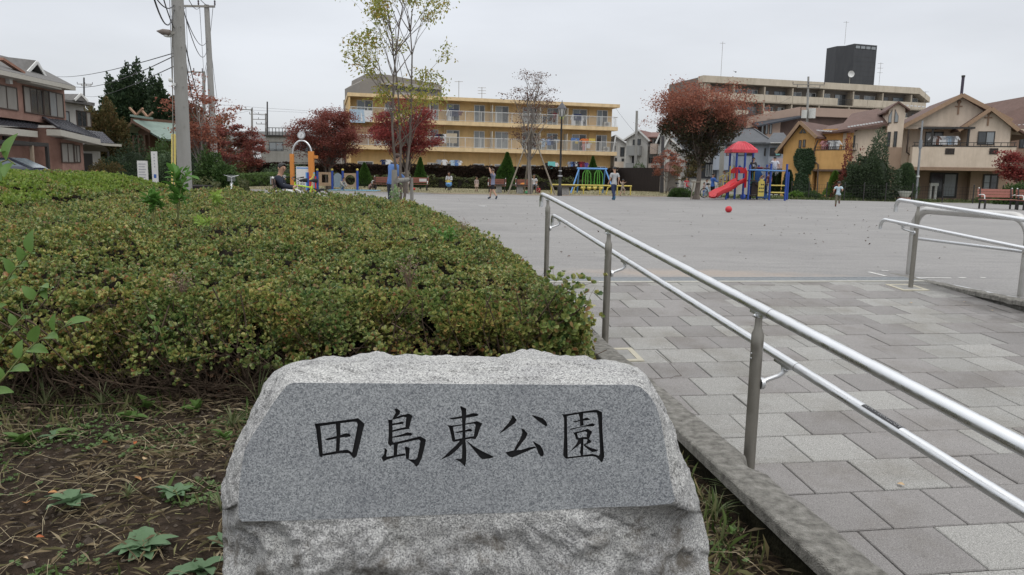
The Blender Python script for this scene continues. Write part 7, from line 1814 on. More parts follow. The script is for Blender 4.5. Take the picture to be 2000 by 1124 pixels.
def wires(label, prs, r=.012, sag=.03, group='overhead wires'):
    A0 = prs[0][0]; t = thing('power_line', label, 'wire', A0, 0, group)
    for a, b, s in prs:
        pts = []; L = (b-a).length
        for i in range(15): f = i/14; p = a.lerp(b, f)-A0; p.z -= L*s*4*f*(1-f)*.5; pts.append(p)
        MB().tube(pts, r, 5, False).obj('strand', wi, t)
wires('bundle of wires sagging from the near pole to the leaning pole', [(W(352, 4, 18), W(404, 80, 38), .05), (W(356, 10, 18), W(405, 95, 38), .07), (W(352, -60, 18), W(420, 12, 38), .03), (W(352, -40, 18), W(390, 14, 38), .03), (W(345, -50, 18), W(362, 14, 38), .03)])
wires('wires running from the leaning pole down to the middle pole', [(W(363, 14, 38), W(368, 140, 58), .03), (W(390, 14, 38), W(398, 140, 58), .03), (W(416, 14, 38), W(400, 140, 58), .03), (W(408, 85, 38), W(394, 190, 58), .05), (W(408, 60, 38), W(430, 230, 70), .03)])
wires('low thick cable loop between the near pole and the maple', [(W(356, 60, 18), W(392, 195, 58), .02), (W(356, 75, 18), W(385, 190, 58), .05)], .018)
wires('thin wires crossing the sky left of the near pole', [(W(340, 104, 18), W(90, 147, 60), .012), (W(340, 110, 18), W(100, 150, 60), .03), (W(344, 128, 18), W(160, 185, 100), .01)])
wires('two thin wires from the near pole top going left', [(W(340, 10, 18), W(295, -20, 12), .05), (W(340, 18, 18), W(300, -5, 10), .08), (W(340, 55, 18), W(320, 0, 14), .02)])
wires('distant wires across the gap left of the yellow block', [(W(430, 205, 90), W(700, 222, 110), .006), (W(440, 212, 90), W(600, 220, 110), .006), (W(410, 225, 80), W(492, 216, 95), .02), (W(492, 216, 95), W(519, 226, 110), .03)])
wires('thin wire running from the yellow block roof to the slanting pole', [(W(1203, 212, 87), W(1243, 262, 77), .02), (W(1244, 262, 77), W(1297, 300, 60), .03)])
wires('service wires beside the white houses', [(W(1243, 255, 77), W(1262, 255, 79), .1), (W(1244, 262, 77), W(1200, 275, 88), .03), (W(1579, 170, 88), W(1455, 236, 80), .02), (W(1579, 168, 88), W(1720, 190, 100), .02)])
bigw = thing('bird', 'small dark bird flying above the big red tree', 'bird', W(1437, 141, 60)); MB().add([(-.25, 0, .1), (0, -.08, 0), (0, .1, 0), (.25, 0, .12)], [(0, 1, 2), (1, 3, 2)]).obj('wings', frd, bigw); MB().ball((0, 0, 0), .06, 8, 5, (1, 2, .8)).obj('body', frd, bigw)
# garden lamp post
lp = thing('lamp_post', 'black park lamp post with a glazed lantern before the yellow block', 'lamp post', Gd(1094, 43.9)); blk = pm('lamp_black', (.015, .014, .015), .45)
z_ = lambda py: W(1094, py, 43.9).z
MB().tube([(0, 0, 0), (0, 0, .5), (0, 0, .55), (0, 0, 1.1), (0, 0, 1.15), (0, 0, z_(228))], [.14, .13, .085, .085, .065, .045], 14).obj('shaft', blk, lp)
MB().cyl((0, 0, z_(335)), (0, 0, z_(333)), .10, n=12).cyl((0, 0, 1.12), (0, 0, 1.2), .13, n=12).obj('rings', pm('lamp_ring', (.4, .4, .4), .5), lp)
zb, zt_ = z_(228), z_(213)
m = MB(); m.tube([(0, 0, zb), (0, 0, zt_)], [.12, .24], 6, True, False); m.obj('lantern_glass', pm('lantern_glass', (.42, .42, .40), .3), lp)
m = MB()
for k in range(6): a = math.pi*2*k/6; m.bar((.125*math.cos(a), .125*math.sin(a), zb), (.248*math.cos(a), .248*math.sin(a), zt_), .025)
m.obj('lantern_frame', blk, lp); MB().tube([(0, 0, zt_), (0, 0, zt_+.05), (0, 0, zt_+.32), (0, 0, zt_+.36), (0, 0, zt_+.5)], [.29, .27, .06, .03, .008], 6, True, False).obj('lantern_roof', pm('lantern_roof', (.07, .07, .08), .4), lp)
# white boards near the shrine
for px, Y, w, z0_, z1_, lab in ((279, 40, .55, .5, 1.55, 'low white notice board left of the tall white sign'), (303, 40, .32, .4, 2.05, 'tall narrow white sign with blue emblem by the shrine trees')):
    t = thing('notice_board', lab, 'sign', Gd(px, Y)); MB().box(-w/2, w/2, 0, .05, z0_, z1_).obj('panel', frw, t); MB().box(-w/2+.02, -w/2+.08, .01, .04, -.1, z0_-.002).obj('leg', steelp, t); MB().box(w/2-.08, w/2-.02, .01, .04, -.1, z0_-.002).obj('leg', steelp, t)
    if w < .5: MB().box(-.07, .07, -.004, -.001, z0_+.25, z0_+.45).obj('emblem', pm('sign_blue', (.05, .12, .35), .6), t); m = MB(); [m.box(-.03, .03, -.004, -.001, z1_-.2-i*.16, z1_-.12-i*.16) for i in range(5)]; m.obj('faded_text', pm('faint_grey', (.35, .35, .38), .7), t)
    else: m = MB(); [m.box(-.2, .18-.05*(i % 2), -.004, -.001, z1_-.2-i*.14, z1_-.15-i*.14) for i in range(6)]; m.obj('faded_text', pm('faint_grey', (.35, .35, .38), .7), t)
# ================================================================ PEOPLE
SKIN = pm('skin', (.42, .25, .17), .6, .06, 12); HAIR = pm('hair_black', (.012, .010, .009), .5, .2, 40); HAIRB = pm('hair_brown', (.05, .025, .016), .5, .2, 40)
def garment(c, k='fabric_'): return pm(k+str(c), c, .9, .12, 14, .2, 60)
def seglen(p, a, b):
    ab = b-a; t = max(0, min(1, (p-a).dot(ab)/max(1e-9, ab.dot(ab)))); return (p-(a+ab*t)).length
BASEJ = dict(pel=(0, 0, .53), bel=(0, 0, .61), che=(0, .005, .72), nb=(0, .01, .805), nk=(0, .0, .845), hd=(0, -.012, .905), hdt=(0, -.008, .945),
  shL=(-.105, .005, .785), elL=(-.125, .02, .62), wrL=(-.13, -.02, .485), haL=(-.13, -.035, .44), shR=(.105, .005, .785), elR=(.125, .02, .62), wrR=(.13, -.02, .485), haR=(.13, -.035, .44),
  hiL=(-.05, 0, .505), knL=(-.055, -.01, .28), anL=(-.055, .012, .05), toL=(-.062, -.075, .022), hiR=(.05, 0, .505), knR=(.055, -.01, .28), anR=(.055, .012, .05), toR=(.062, -.075, .022))
EDG = [('pel', 'bel'), ('bel', 'che'), ('che', 'nb'), ('nb', 'nk'), ('nk', 'hd'), ('hd', 'hdt')]
for s_ in 'LR': EDG += [('che', 'sh'+s_), ('sh'+s_, 'el'+s_), ('el'+s_, 'wr'+s_), ('wr'+s_, 'ha'+s_), ('pel', 'hi'+s_), ('hi'+s_, 'kn'+s_), ('kn'+s_, 'an'+s_), ('an'+s_, 'to'+s_)]
RAD = dict(pel=(.082, .062), bel=(.070, .052), che=(.088, .060), nb=(.036, .034), nk=(.023, .025), hd=(.058, .062), hdt=(.050, .056), sh=(.042, .040), el=(.027, .027), wr=(.019, .016), ha=(.022, .013), hi=(.062, .058), kn=(.038, .040), an=(.024, .026), to=(.026, .017))
BONE = {'sh': 'uarm', 'el': 'farm', 'ha': 'hand', 'hi': 'thigh', 'kn': 'shin', 'to': 'foot'}
def person(label, loc, rz, H, pose, top, bottom, shoe, sleeves='short', legs='long', hair=HAIR, hairlen='short', child=False, head_turn=0., print_=None, group=None, sex='m', hat=None, skirt=None, fingers=False, fat=1.):
    J = dict(BASEJ); J.update(pose); J = {k: Vector(v) for k, v in J.items() if k in BASEJ}
    hs = 1.22 if child else 1.0                       # children have larger heads
    nk = J['nk']; hv = (J['hd']-nk)
    J['hd'] = nk+hv*(1.22 if not child else 1.3); J['hdt'] = J['hd']+Vector(pose.get('hup', (0, .004, .04)))*hs
    t = thing('person', label, 'person', loc, rz, group)
    names = list(J.keys()); idx = {k: i for i, k in enumerate(names)}
    vs = [J[k]*H for k in names]; ed = [(idx[a], idx[b]) for a, b in EDG]
    rad = []
    for k in names:
        r = RAD.get(k) or RAD[k[:2]]; f = hs if k in ('hd', 'hdt') else fat*(1.0 if sex == 'm' else .93)
        rad.append((r[0]*H*f, r[1]*H*f))
    if fingers:
        for s_ in 'LR':
            hv_ = (J['ha'+s_]-J['wr'+s_]).normalized(); sidev = hv_.cross(Vector((0, 0, 1))); sidev = sidev.normalized() if sidev.length > .1 else Vector((1, 0, 0)); dn = hv_.cross(sidev)
            for q_ in range(5):
                l = (.028, .036, .040, .037, .029)[q_]; o_ = (q_-2)*.0085
                st = J['ha'+s_]+sidev*o_*(1 if q_ else 1.4)-hv_*(0.02 if q_ == 0 else 0); dr = (hv_+sidev*(-.8 if q_ == 0 else o_*6)).normalized()
                a = st+dr*l*.6; b = a+(dr*.7+dn*.5)*l*.7
                i0 = len(vs); vs += [a*H, b*H]; rad += [(.0058*H,)*2, (.0048*H,)*2]; ed += [(idx['ha'+s_], i0), (i0, i0+1)]
    me = bpy.data.meshes.new('body'); me.from_pydata(vs, ed, []); o = bpy.data.objects.new('tmp', me); COL.objects.link(o)
    md = o.modifiers.new('s', 'SKIN'); md.use_smooth_shade = True; md.branch_smoothing = .6
    for i, r in enumerate(rad): me.skin_vertices[0].data[i].radius = r
    me.skin_vertices[0].data[0].use_root = True
    ss = o.modifiers.new('u', 'SUBSURF'); ss.levels = 2; ss.render_levels = 2
    bpy.context.view_layer.update(); dg_ = bpy.context.evaluated_depsgraph_get()
    bm_ = bpy.data.meshes.new_from_object(o.evaluated_get(dg_)); bpy.data.objects.remove(o)
    # nose and chin push on the head
    hd = J['hd']*H; fwd = Vector((math.sin(head_turn), -math.cos(head_turn), pose.get('nod', 0.))).normalized()
    hr = .058*H*hs
    for v in bm_.vertices:
        d = v.co-hd
        if d.length < hr*2.2 and v.co.z > J['nk'].z*H+.01*H:
            f = d.normalized().dot(fwd); 
            side = (d-fwd*d.dot(fwd))
            if f > .93 and abs(d.z) < hr*.35: v.co += fwd*hr*.16
    body = bpy.data.objects.new('body', bm_); COL.objects.link(body); body.parent = t; bm_.materials.clear(); bm_.materials.append(SKIN)
    bones = [(a, b, J[a]*H, J[b]*H) for a, b in EDG]
    lab = []
    for p in bm_.polygons:
        c = p.center; best = min(bones, key=lambda q_: seglen(c, q_[2], q_[3])/max(.02, (RAD.get(q_[0]) or RAD[q_[0][:2]])[0])**.5)
        a, b = best[0], best[1]; L_ = (best[3]-best[2]).length; f = max(0, min(1, (c-best[2]).dot(best[3]-best[2])/max(1e-9, L_*L_)))
        if a[:2] == 'sh': k = 'uarm' if f < .62 else 'uarm2'
        elif a[:2] == 'el': k = 'farm' if f < .92 else 'hand'
        elif a[:2] == 'wr': k = 'hand'
        elif b[:2] == 'sh': k = 'torso'
        elif b[:2] == 'hi': k = 'hips'
        elif a[:2] == 'hi': k = 'thigh' if f < .75 else 'thigh2'
        elif a[:2] == 'kn': k = 'shin' if f < .86 else 'ank'+a[2]
        elif a[:2] == 'an': k = 'foot'+a[2]
        elif (a, b) == ('pel', 'bel'): k = 'hips' if f < .30 else 'torso'
        elif (a, b) in (('bel', 'che'), ('che', 'nb')): k = 'torso' if not ((a, b) == ('che', 'nb') and f > .85) else 'neck'
        elif (a, b) == ('nb', 'nk'): k = 'neck'
        else: k = 'head'
        lab.append(k)
    def shell(nm, ks, off, mat):
        sel = [p for p, k in zip(bm_.polygons, lab) if k in ks]; mp_ = {}; V = []; F = []
        for p in sel:
            f = []
            for vi in p.vertices:
                if vi not in mp_: 
                    v = bm_.vertices[vi]; mp_[vi] = len(V); V.append(v.co+v.normal*off*H)
                f.append(mp_[vi])
            F.append(tuple(f))
        return MB().add(V, F, True).obj(nm, mat, t)
    sl = {'short': ('torso', 'uarm', 'hips_'), 'long': ('torso', 'uarm', 'uarm2', 'farm'), 'none': ('torso',)}[sleeves]
    shell('shirt', sl + (('hips',) if pose.get('untucked', 1) else ()), .010, garment(top) if isinstance(top, tuple) else top)
    lg_ = {'long': ('hips', 'thigh', 'thigh2', 'shin'), 'short': ('hips', 'thigh'), 'knee': ('hips', 'thigh', 'thigh2')}[legs]
    shell('trousers', lg_, .007, garment(bottom)); [shell('shoe', ('foot'+s_, 'ank'+s_), .007, garment(shoe)) for s_ in 'LR']
    if skirt:
        c = J['pel']*H; MB().tube([c+Vector((0, 0, .03*H)), c-Vector((0, 0, .08*H)), c-Vector((0, 0, skirt*H))], [.085*H, .12*H, .15*H], 12, False).obj('skirt', garment(bottom), t)
    # hair: shaped cap, open at the face
    up = Vector((0, 0, 1)); rt = fwd.cross(up).normalized(); u2 = rt.cross(fwd); hb = MB(); V = []; n1, n2 = 10, 16; hc = hd+u2*hr*.30-fwd*hr*.04
    rows = []
    for i in range(n1):
        th = (math.pi*.60)*i/(n1-1); row = []
        for j in range(n2+1):
            ph = 2*math.pi*j/n2; d = u2*math.cos(th)+(fwd*math.cos(ph)+rt*math.sin(ph))*math.sin(th)
            face = max(0, math.cos(ph)); lim = 1 - .62*face**1.5
            th2 = th*lim if hairlen != 'long' else th*(lim if face > .2 else 1.1)
            d = u2*math.cos(th2)+(fwd*math.cos(ph)+rt*math.sin(ph))*math.sin(th2)
            wv = 1+.05*noise.noise(Vector((ph*2, th*3, H*9)))
            q_ = hc + (fwd*d.dot(fwd)*1.16+rt*d.dot(rt)*1.0+u2*d.dot(u2)*1.06)*hr*1.0*wv
            row.append(q_)
        rows.append(row)
    hb.grid(rows)
    if hairlen == 'long':
        bk = [[hc-fwd*hr*(.75+.1*i)+rt*hr*.95*s-u2*hr*(.2+i*.75)+fwd*abs(s)*hr*.5 for s in (-1, -.5, 0, .5, 1)] for i in range(5)]; hb.grid(bk)
        for s in (-1, 1): hb.tube([hc+rt*s*hr*.95+fwd*hr*.2, hc+rt*s*hr*.98+fwd*hr*.15-u2*hr*1.4, hc+rt*s*hr*.8-u2*hr*2.8+fwd*hr*.2], [hr*.25, hr*.28, hr*.12], 6)
    hb.obj('hair', hat or hair, t)
    # face
    for s in (-1, 1):
        MB().ball(hd+fwd*hr*.92+rt*s*hr*.36+u2*hr*.18, hr*.10, 6, 5, (1.3, 1, .7)).obj('eye', pm('eye_dark', (.015, .01, .01), .3), t)
        MB().ball(hd+rt*s*hr*.93+u2*hr*.05-fwd*hr*.05, hr*.22, 8, 6, (.5, 1, 1.4)).obj('ear', SKIN, t)
        b_ = hd+fwd*hr*.96+rt*s*hr*.36+u2*hr*.40; MB().bar(b_-rt*hr*.2, b_+rt*hr*.2, hr*.07).obj('eyebrow', hair, t)
    MB().tube([hd+fwd*hr*.95+u2*hr*.25, hd+fwd*hr*1.18-u2*hr*.10, hd+fwd*hr*.95-u2*hr*.16], [hr*.06, hr*.15, hr*.08], 6).obj('nose', SKIN, t)
    MB().bar(hd+fwd*hr*.95-u2*hr*.42-rt*hr*.2, hd+fwd*hr*.95-u2*hr*.42+rt*hr*.2, hr*.09).obj('mouth', pm('lips', (.30, .12, .10), .5), t)
    if print_:
        c = (J['che']*H*.6+J['bel']*H*.4); n_ = Vector((0, -1, 0)); MB().prism([c+Vector(( -.05*H, -.075*H, .03*H)), c+Vector((.05*H, -.075*H, .03*H)), c+Vector((.035*H, -.075*H, -.07*H)), c+Vector((-.035*H, -.075*H, -.07*H))], (0, .01*H, 0)).obj('shirt_print', garment(print_), t)
    return t
WALK = dict(knL=(-.05, -.09, .285), anL=(-.052, -.115, .055), toL=(-.055, -.195, .035), knR=(.05, .04, .28), anR=(.05, .165, .085), toR=(.055, .12, .02), elL=(-.13, .06, .63), wrL=(-.14, .06, .50), haL=(-.14, .05, .455), elR=(.13, -.01, .62), wrR=(.14, -.09, .50), haR=(.14, -.115, .465))
RUN = dict(knL=(-.05, -.14, .36), anL=(-.05, -.05, .18), toL=(-.05, -.12, .13), knR=(.05, .05, .28), anR=(.05, .14, .06), toR=(.05, .09, .01), elL=(-.16, .08, .66), wrL=(-.13, -.03, .62), haL=(-.12, -.07, .63), elR=(.16, .10, .66), wrR=(.17, .02, .58), haR=(.17, -.02, .58))
SIT = dict(pel=(0, .02, .06), bel=(0, .035, .13), che=(0, .03, .245), nb=(0, .02, .33), nk=(0, .0, .365), hd=(0, -.02, .42), shL=(-.105, .02, .31), elL=(-.13, -.0, .16), wrL=(-.07, -.13, .13), haL=(-.045, -.165, .145), shR=(.105, .02, .31), elR=(.13, .0, .16), wrR=(.07, -.13, .13), haR=(.045, -.165, .145), hiL=(-.055, -.01, .045), knL=(-.075, -.24, .05), anL=(-.075, -.23, -.20), toL=(-.08, -.31, -.235), hiR=(.055, -.01, .045), knR=(.075, -.24, .05), anR=(.075, -.23, -.20), toR=(.08, -.31, -.235))
SQUAT = dict(pel=(0, .08, .16), bel=(0, .05, .22), che=(0, -.01, .32), nb=(0, -.045, .39), nk=(0, -.07, .42), hd=(0, -.10, .465), shL=(-.10, -.02, .365), elL=(-.12, -.12, .25), wrL=(-.06, -.20, .16), haL=(-.05, -.23, .13), shR=(.10, -.02, .365), elR=(.12, -.12, .25), wrR=(.06, -.20, .16), haR=(.05, -.23, .13), hiL=(-.05, .06, .15), knL=(-.09, -.12, .25), anL=(-.07, .02, .05), toL=(-.08, -.06, .02), hiR=(.05, .06, .15), knR=(.09, -.12, .25), anR=(.07, .02, .05), toR=(.08, -.06, .02))
ARMSUP = dict(elL=(-.15, -.06, .86), wrL=(-.07, -.12, .97), haL=(-.04, -.13, 1.0), elR=(.17, -.02, .88), wrR=(.10, -.09, .99), haR=(.07, -.11, 1.03))
def ld(*a, **k):
    d = {}
    for x in a: d.update(x)
    d.update(k); return d
PP = lambda px, Y, z=0.: Vector((*Gd(px, Y).xy, z))
# man on the bench (faces right in the picture)
BX = PP(548, 18)
seat_z = .44
SITF = ld(SIT, elL=(-.13, -.03, .19), elR=(.13, -.03, .19), wrL=(-.05, -.17, .17), haL=(-.02, -.20, .19), wrR=(.05, -.17, .17), haR=(.02, -.20, .19), nod=-.15)
man = person('man in navy long sleeved shirt with white print seated on a bench with a phone', BX+Vector((0, 0, seat_z-.03)), R(100), 1.72, SITF, (.018, .022, .035), (.015, .016, .022), (.03, .03, .03), sleeves='long', head_turn=-.85, print_=(.35, .36, .38), fingers=True)
ph = thing('phone', 'white phone held in the hands of the man on the bench', 'phone', BX+Vector((0, 0, seat_z-.03)), R(100)); MB().cbox(0, -.385, .345, .075, .012, .15).obj('case', frw, ph); MB().cbox(0, -.377, .345, .066, .003, .135).obj('screen', frd, ph)
def bench(label, loc, rz, w=1.5, wood=None, arm=True, group='park benches', cloth=False, arms=None):
    t = thing('park_bench', label, 'bench', loc, rz, group); wood = wood or pm('bench_red', (.24, .10, .075), .8, .15, 4, stretch=(.3, 1, 1)); me = None; am = arms or frw
    for i in range(4): o = MB().box(-w/2, w/2, -.40+i*.11, -.305+i*.11, .41, .445).obj('seat_slat', wood, t)
    for i in range(3): o = MB().box(-w/2, w/2, .055+i*.02, .085+i*.02, .52+i*.13, .635+i*.13).obj('back_slat', wood, t)
    for x in (-w/2+.1, w/2-.1): 
        m = MB().box(x-.03, x+.03, -.40, -.34, 0, .405).box(x-.03, x+.03, -.0, .05, 0, .50).box(x-.03, x+.03, -.34, -.003, .34, .405).bar((x, .03, .50), (x, .11, .93), .05, .04); m.obj('leg', frd, t)
    if arm:
        for x in (-w/2+.04, w/2-.04): MB().tube([(x, .05, .62), (x, -.1, .64), (x, -.30, .64), (x, -.38, .60), (x, -.40, .45)], .022, 8).obj('armrest', am, t)
        MB().ball((-w/2+.05, .10, .93), .03, 8, 6).obj('cap', am, t); MB().ball((w/2-.05, .10, .93), .03, 8, 6).obj('cap', am, t)
    return t
bench('brown slatted bench with white armrests under the man in navy', BX+Vector((.0, -.0, 0)), R(100), 1.3, pm('bench_brown', (.17, .11, .085), .8, .15, 4))
# ---- bicycles
def bicycle(label, loc, rz, col, steer=0., fat=.026, wr=.30, city=False):
    t = thing('bicycle', label, 'bicycle', loc, rz); fc = garment(col, 'paint_'); wb = .52; tyre = pm('tyre', (.018, .018, .018), .8)
    for x, nm in ((-wb, 'rear_wheel'), (wb, 'front_wheel')):
        c = Vector((x, 0, wr)); pts = [c+Vector((math.cos(a)*(wr-fat), 0, math.sin(a)*(wr-fat))) for a in [2*math.pi*i/28 for i in range(29)]]
        w = MB().tube(pts, fat, 7, False).obj('tyre', tyre, None); wh = MB().tube([c+(p-c)*.91 for p in pts], .010, 5, False)
        for i in range(18): a = 2*math.pi*i/18; wh.bar(c, c+Vector((math.cos(a), 0, math.sin(a)))*(wr-fat)*.9, .003)
        wh.cyl(c-Vector((0, .035, 0)), c+Vector((0, .035, 0)), .02, n=8); o = wh.obj('wheel', steel, t); w.parent = o
    bb = Vector((-.06, 0, .28)); hd_ = Vector((wb-.16, 0, .70)); st = Vector((-.20, 0, .68)); f = MB()
    dia = .022 if not city else .018
    for a, b in ((bb, hd_-Vector((0, 0, .07))), (bb, st), (st-Vector((0, 0, .06)), hd_), (bb, Vector((-wb, .04, wr))), (bb, Vector((-wb, -.04, wr))), (st-Vector((0, 0, .08)), Vector((-wb, .04, wr))), (st-Vector((0, 0, .08)), Vector((-wb, -.04, wr)))): f.cyl(a, b, dia if a.y == b.y else .011, n=8)
    f.obj('frame', fc, t); g = MB()
    for y in (-.045, .045): g.cyl(Vector((wb, y, wr)), hd_+Vector((.0, y, -.08)), .014, n=8)
    g.cyl(hd_-Vector((0, 0, .12)), hd_+Vector((-.02, 0, .10)), .018, n=8); g.obj('fork', fc if not city else steel, t)
    h = MB(); hb_ = hd_+Vector((-.03, 0, .14)); h.cyl(hd_+Vector((-.02, 0, .08)), hb_+Vector((.04, 0, .0)), .016, n=8); h.tube([hb_+Vector((-.08, -.30, .08)), hb_+Vector((.02, -.2, .06)), hb_+Vector((.05, 0, 0)), hb_+Vector((.02, .2, .06)), hb_+Vector((-.08, .30, .08))], .012, 8); h.obj('handlebar', frd if not city else steel, t)
    for y in (-.30, .30): MB().cyl(hb_+Vector((-.14, y*1.02, .09)), hb_+Vector((-.04, y*.95, .078)), .018, n=8).obj('grip', tyre, t)
    MB().tube([st+Vector((-.16, 0, .15)), st+Vector((-.05, 0, .155)), st+Vector((.10, 0, .14))], [.07, .055, .018], 8).obj('saddle', tyre, t); MB().cyl(st, st+Vector((-.01, 0, .13)), .013, n=8).obj('seat_post', steel, t)
    MB().cyl(bb-Vector((0, .05, 0)), bb+Vector((0, .05, 0)), .05, n=12).bar(bb+Vector((0, .06, 0)), bb+Vector((.12, .06, -.12)), .02).bar(bb-Vector((0, .06, 0)), bb-Vector((.12, .06, -.12)), .02).obj('crank', frd, t)
    m = MB(); pts = [Vector((wb, 0, wr))+Vector((math.cos(a), 0, math.sin(a)))*(wr+.02) for a in [R(20+i*14) for i in range(9)]]; m.grid([[p-Vector((0, .03, 0)), p+Vector((0, .03, 0))] for p in pts]); m.obj('mudguard', steel if city else frd, t)
    if city:
        k = MB()
        for z in (.70, .77, .84, .92):
            for a, b in (((wb, -.14), (wb+.22, -.14)), ((wb+.22, -.14), (wb+.22, .14)), ((wb+.22, .14), (wb, .14)), ((wb, .14), (wb, -.14))): k.bar((*a, z), (*b, z), .006)
        for i in range(9):
            for y in (-.14, .14): k.bar((wb+.22*i/8, y, .70), (wb+.22*i/8, y, .92), .004)
            for x in (wb, wb+.22): k.bar((x, -.14+.28*i/8, .70), (x, -.14+.28*i/8, .92), .004)
        k.obj('basket', steel, t)
    return t
bicycle('lime green bicycle with black handlebar parked in front of the man on the bench', PP(597, 22.5), R(-140), (.42, .62, .05), fat=.034)
bicycle('dark bicycle with grey frame leaning beside the lime green one', PP(577, 23.2), R(-165), (.12, .12, .12), city=True)
bicycle('silver bicycle parked far along the left path', PP(452, 30), R(-70), (.4, .4, .4), city=True)
# ---- the walkers
person('man in grey t-shirt and navy jeans walking across the gravel', PP(1200, 36.5), R(200), 1.64, ld(WALK, elL=(-.13, .05, .63), wrL=(-.13, .0, .50)), (.36, .365, .37), (.022, .032, .075), (.03, .10, .17), sleeves='short', head_turn=.3)
ms = [o for o in bpy.data.objects if o.name.startswith('person')][-1]
person('man in striped blue grey t-shirt and black shorts holding both hands to his head', PP(963, 34.7), R(250), 1.42, ld(WALK, ARMSUP), (.16, .17, .24), (.012, .012, .014), (.05, .06, .08), legs='short', hair=HAIRB)
person('small child in beige running right of the walking man', PP(1217, 46), R(120), 1.02, ld(RUN, elL=(-.2, .0, .8), wrL=(-.3, .0, .84), haL=(-.34, 0, .86), elR=(.2, 0, .78), wrR=(.29, -.05, .86), haR=(.33, -.06, .9)), (.36, .30, .24), (.34, .28, .22), (.25, .18, .14), child=True, legs='knee')
person('boy in pale blue and white shirt running over the gravel at right', PP(1640, 33.2), R(150), 1.10, RUN, (.40, .50, .56), (.12, .11, .075), (.12, .05, .04), child=True)
person('adult in blue hooded jacket bending behind the tall yellow green tree', PP(765, 21.6), R(130), 1.68, dict(che=(0, -.04, .72), nb=(0, -.07, .80), nk=(0, -.08, .84), hd=(0, -.11, .895), shL=(-.105, -.04, .78), shR=(.105, -.04, .78), elL=(-.15, -.06, .63), elR=(.15, -.08, .63), wrL=(-.11, -.17, .58), haL=(-.10, -.21, .57), wrR=(.11, -.19, .58), haR=(.10, -.23, .57)), (.10, .19, .42), (.03, .035, .05), (.03, .03, .03), sleeves='long', hair=HAIRB, fat=1.1)
person('long haired woman in white top sitting on the blue spring rider', PP(877, 54.5, .50), R(-4), 1.60, ld(SIT, knL=(-.10, -.20, .06), knR=(.10, -.20, .06), anL=(-.12, -.14, -.22), anR=(.12, -.14, -.22), toL=(-.13, -.22, -.26), toR=(.13, -.22, -.26), wrL=(-.05, -.2, .18), wrR=(.05, -.2, .18), haL=(-.04, -.23, .19), haR=(.04, -.23, .19)), (.50, .50, .50), (.02, .022, .03), (.03, .03, .03), sleeves='long', hairlen='long', sex='f', hair=HAIRB)
person('little child in pale pink dress standing on the lawn left of the man in shorts', PP(931, 52), R(20), 1.0, {}, (.40, .32, .30), (.40, .30, .24), (.1, .06, .05), child=True, sleeves='long', skirt=.2, hair=HAIRB)
person('person in white shirt sitting on the bench behind the sparse tree trunk', PP(1043, 50.4, .44), R(5), 1.6, SIT, (.52, .52, .52), (.10, .10, .11), (.04, .04, .04), sleeves='short')
person('toddler in red playing on the grass left of the lamp post', PP(1053, 47.8), R(-40), .95, SQUAT, (.45, .04, .05), (.25, .03, .04), (.4, .4, .4), child=True, hair=HAIRB)
person('woman in blue coat and black trousers standing at the foot of the red slide', PP(1393, 44.5), R(110), 1.50, dict(elR=(.16, -.05, .68), wrR=(.14, -.16, .70), haR=(.13, -.20, .71), elL=(-.15, -.04, .66), wrL=(-.12, -.16, .68), haL=(-.11, -.2, .70)), (.06, .16, .48), (.012, .012, .015), (.03, .03, .03), sleeves='long', sex='f', fat=1.12, hairlen='short')
person('small girl in white blouse between the tree trunk and the slide', PP(1381, 48), R(30), 1.12, {}, (.50, .52, .55), (.25, .35, .45), (.3, .2, .15), child=True, skirt=.2, sleeves='short', sex='f')
person('small boy in blue overalls left of the girl in white', PP(1376, 47.5), R(60), .92, {}, (.30, .25, .25), (.06, .14, .35), (.2, .15, .12), child=True)
person('child in dark top looking on behind the climbing steps', PP(1408, 46.8), R(20), 1.15, {}, (.05, .055, .06), (.08, .08, .09), (.05, .05, .05), child=True)
person('patterned clothes woman crouching by the climbing panels', PP(668, 47.8), R(60), 1.5, SQUAT, (.30, .30, .27), (.28, .28, .25), (.2, .2, .2), sleeves='long', sex='f')
person('child in pink crouching on the lawn near the blue mat', PP(722, 50), R(120), 1.0, SQUAT, (.45, .30, .27), (.10, .07, .06), (.2, .1, .1), child=True)
person('child in dark clothes crouching beside the child in pink', PP(733, 50.4), R(-80), 1.05, SQUAT, (.06, .05, .055), (.05, .05, .06), (.05, .05, .05), child=True, hair=HAIRB)
person('far person in white top sitting left of the clock arch', PP(552, 52, .40), R(30), 1.5, SIT, (.50, .50, .48), (.02, .02, .02), (.03, .03, .03), sex='f', hair=HAIRB)
person('person in red shirt among the parked bicycles left of the big trunk', PP(1342, 52), R(10), 1.25, {}, (.40, .04, .05), (.05, .05, .06), (.05, .05, .05))
# ================================================================ PLAYGROUND
red = pm('play_red', (.62, .035, .045), .38, .05, 3, coat=.2); blu = pm('play_blue', (.025, .065, .30), .42, .08, 3); yl = pm('play_yellow', (.55, .44, .10), .45, .06, 3); lbl = pm('swing_blue', (.10, .26, .55), .42, .06, 3); grp = pm('play_green', (.10, .34, .05), .45, .05, 3); teal = pm('play_teal', (.02, .22, .22), .5); deckm = pm('play_deck', (.06, .045, .04), .8)
py_ = 44.0
ps = thing('playground_tower', 'play structure with red pyramid roof, red slide and blue posts', 'play structure', Gd(1447, py_)); PO = Vector(ps.location)
def pl(px, py, Y=py_): return W(px, py, Y)-PO
def L0_(px, Y=py_): v = Gd(px, Y)-PO; return v
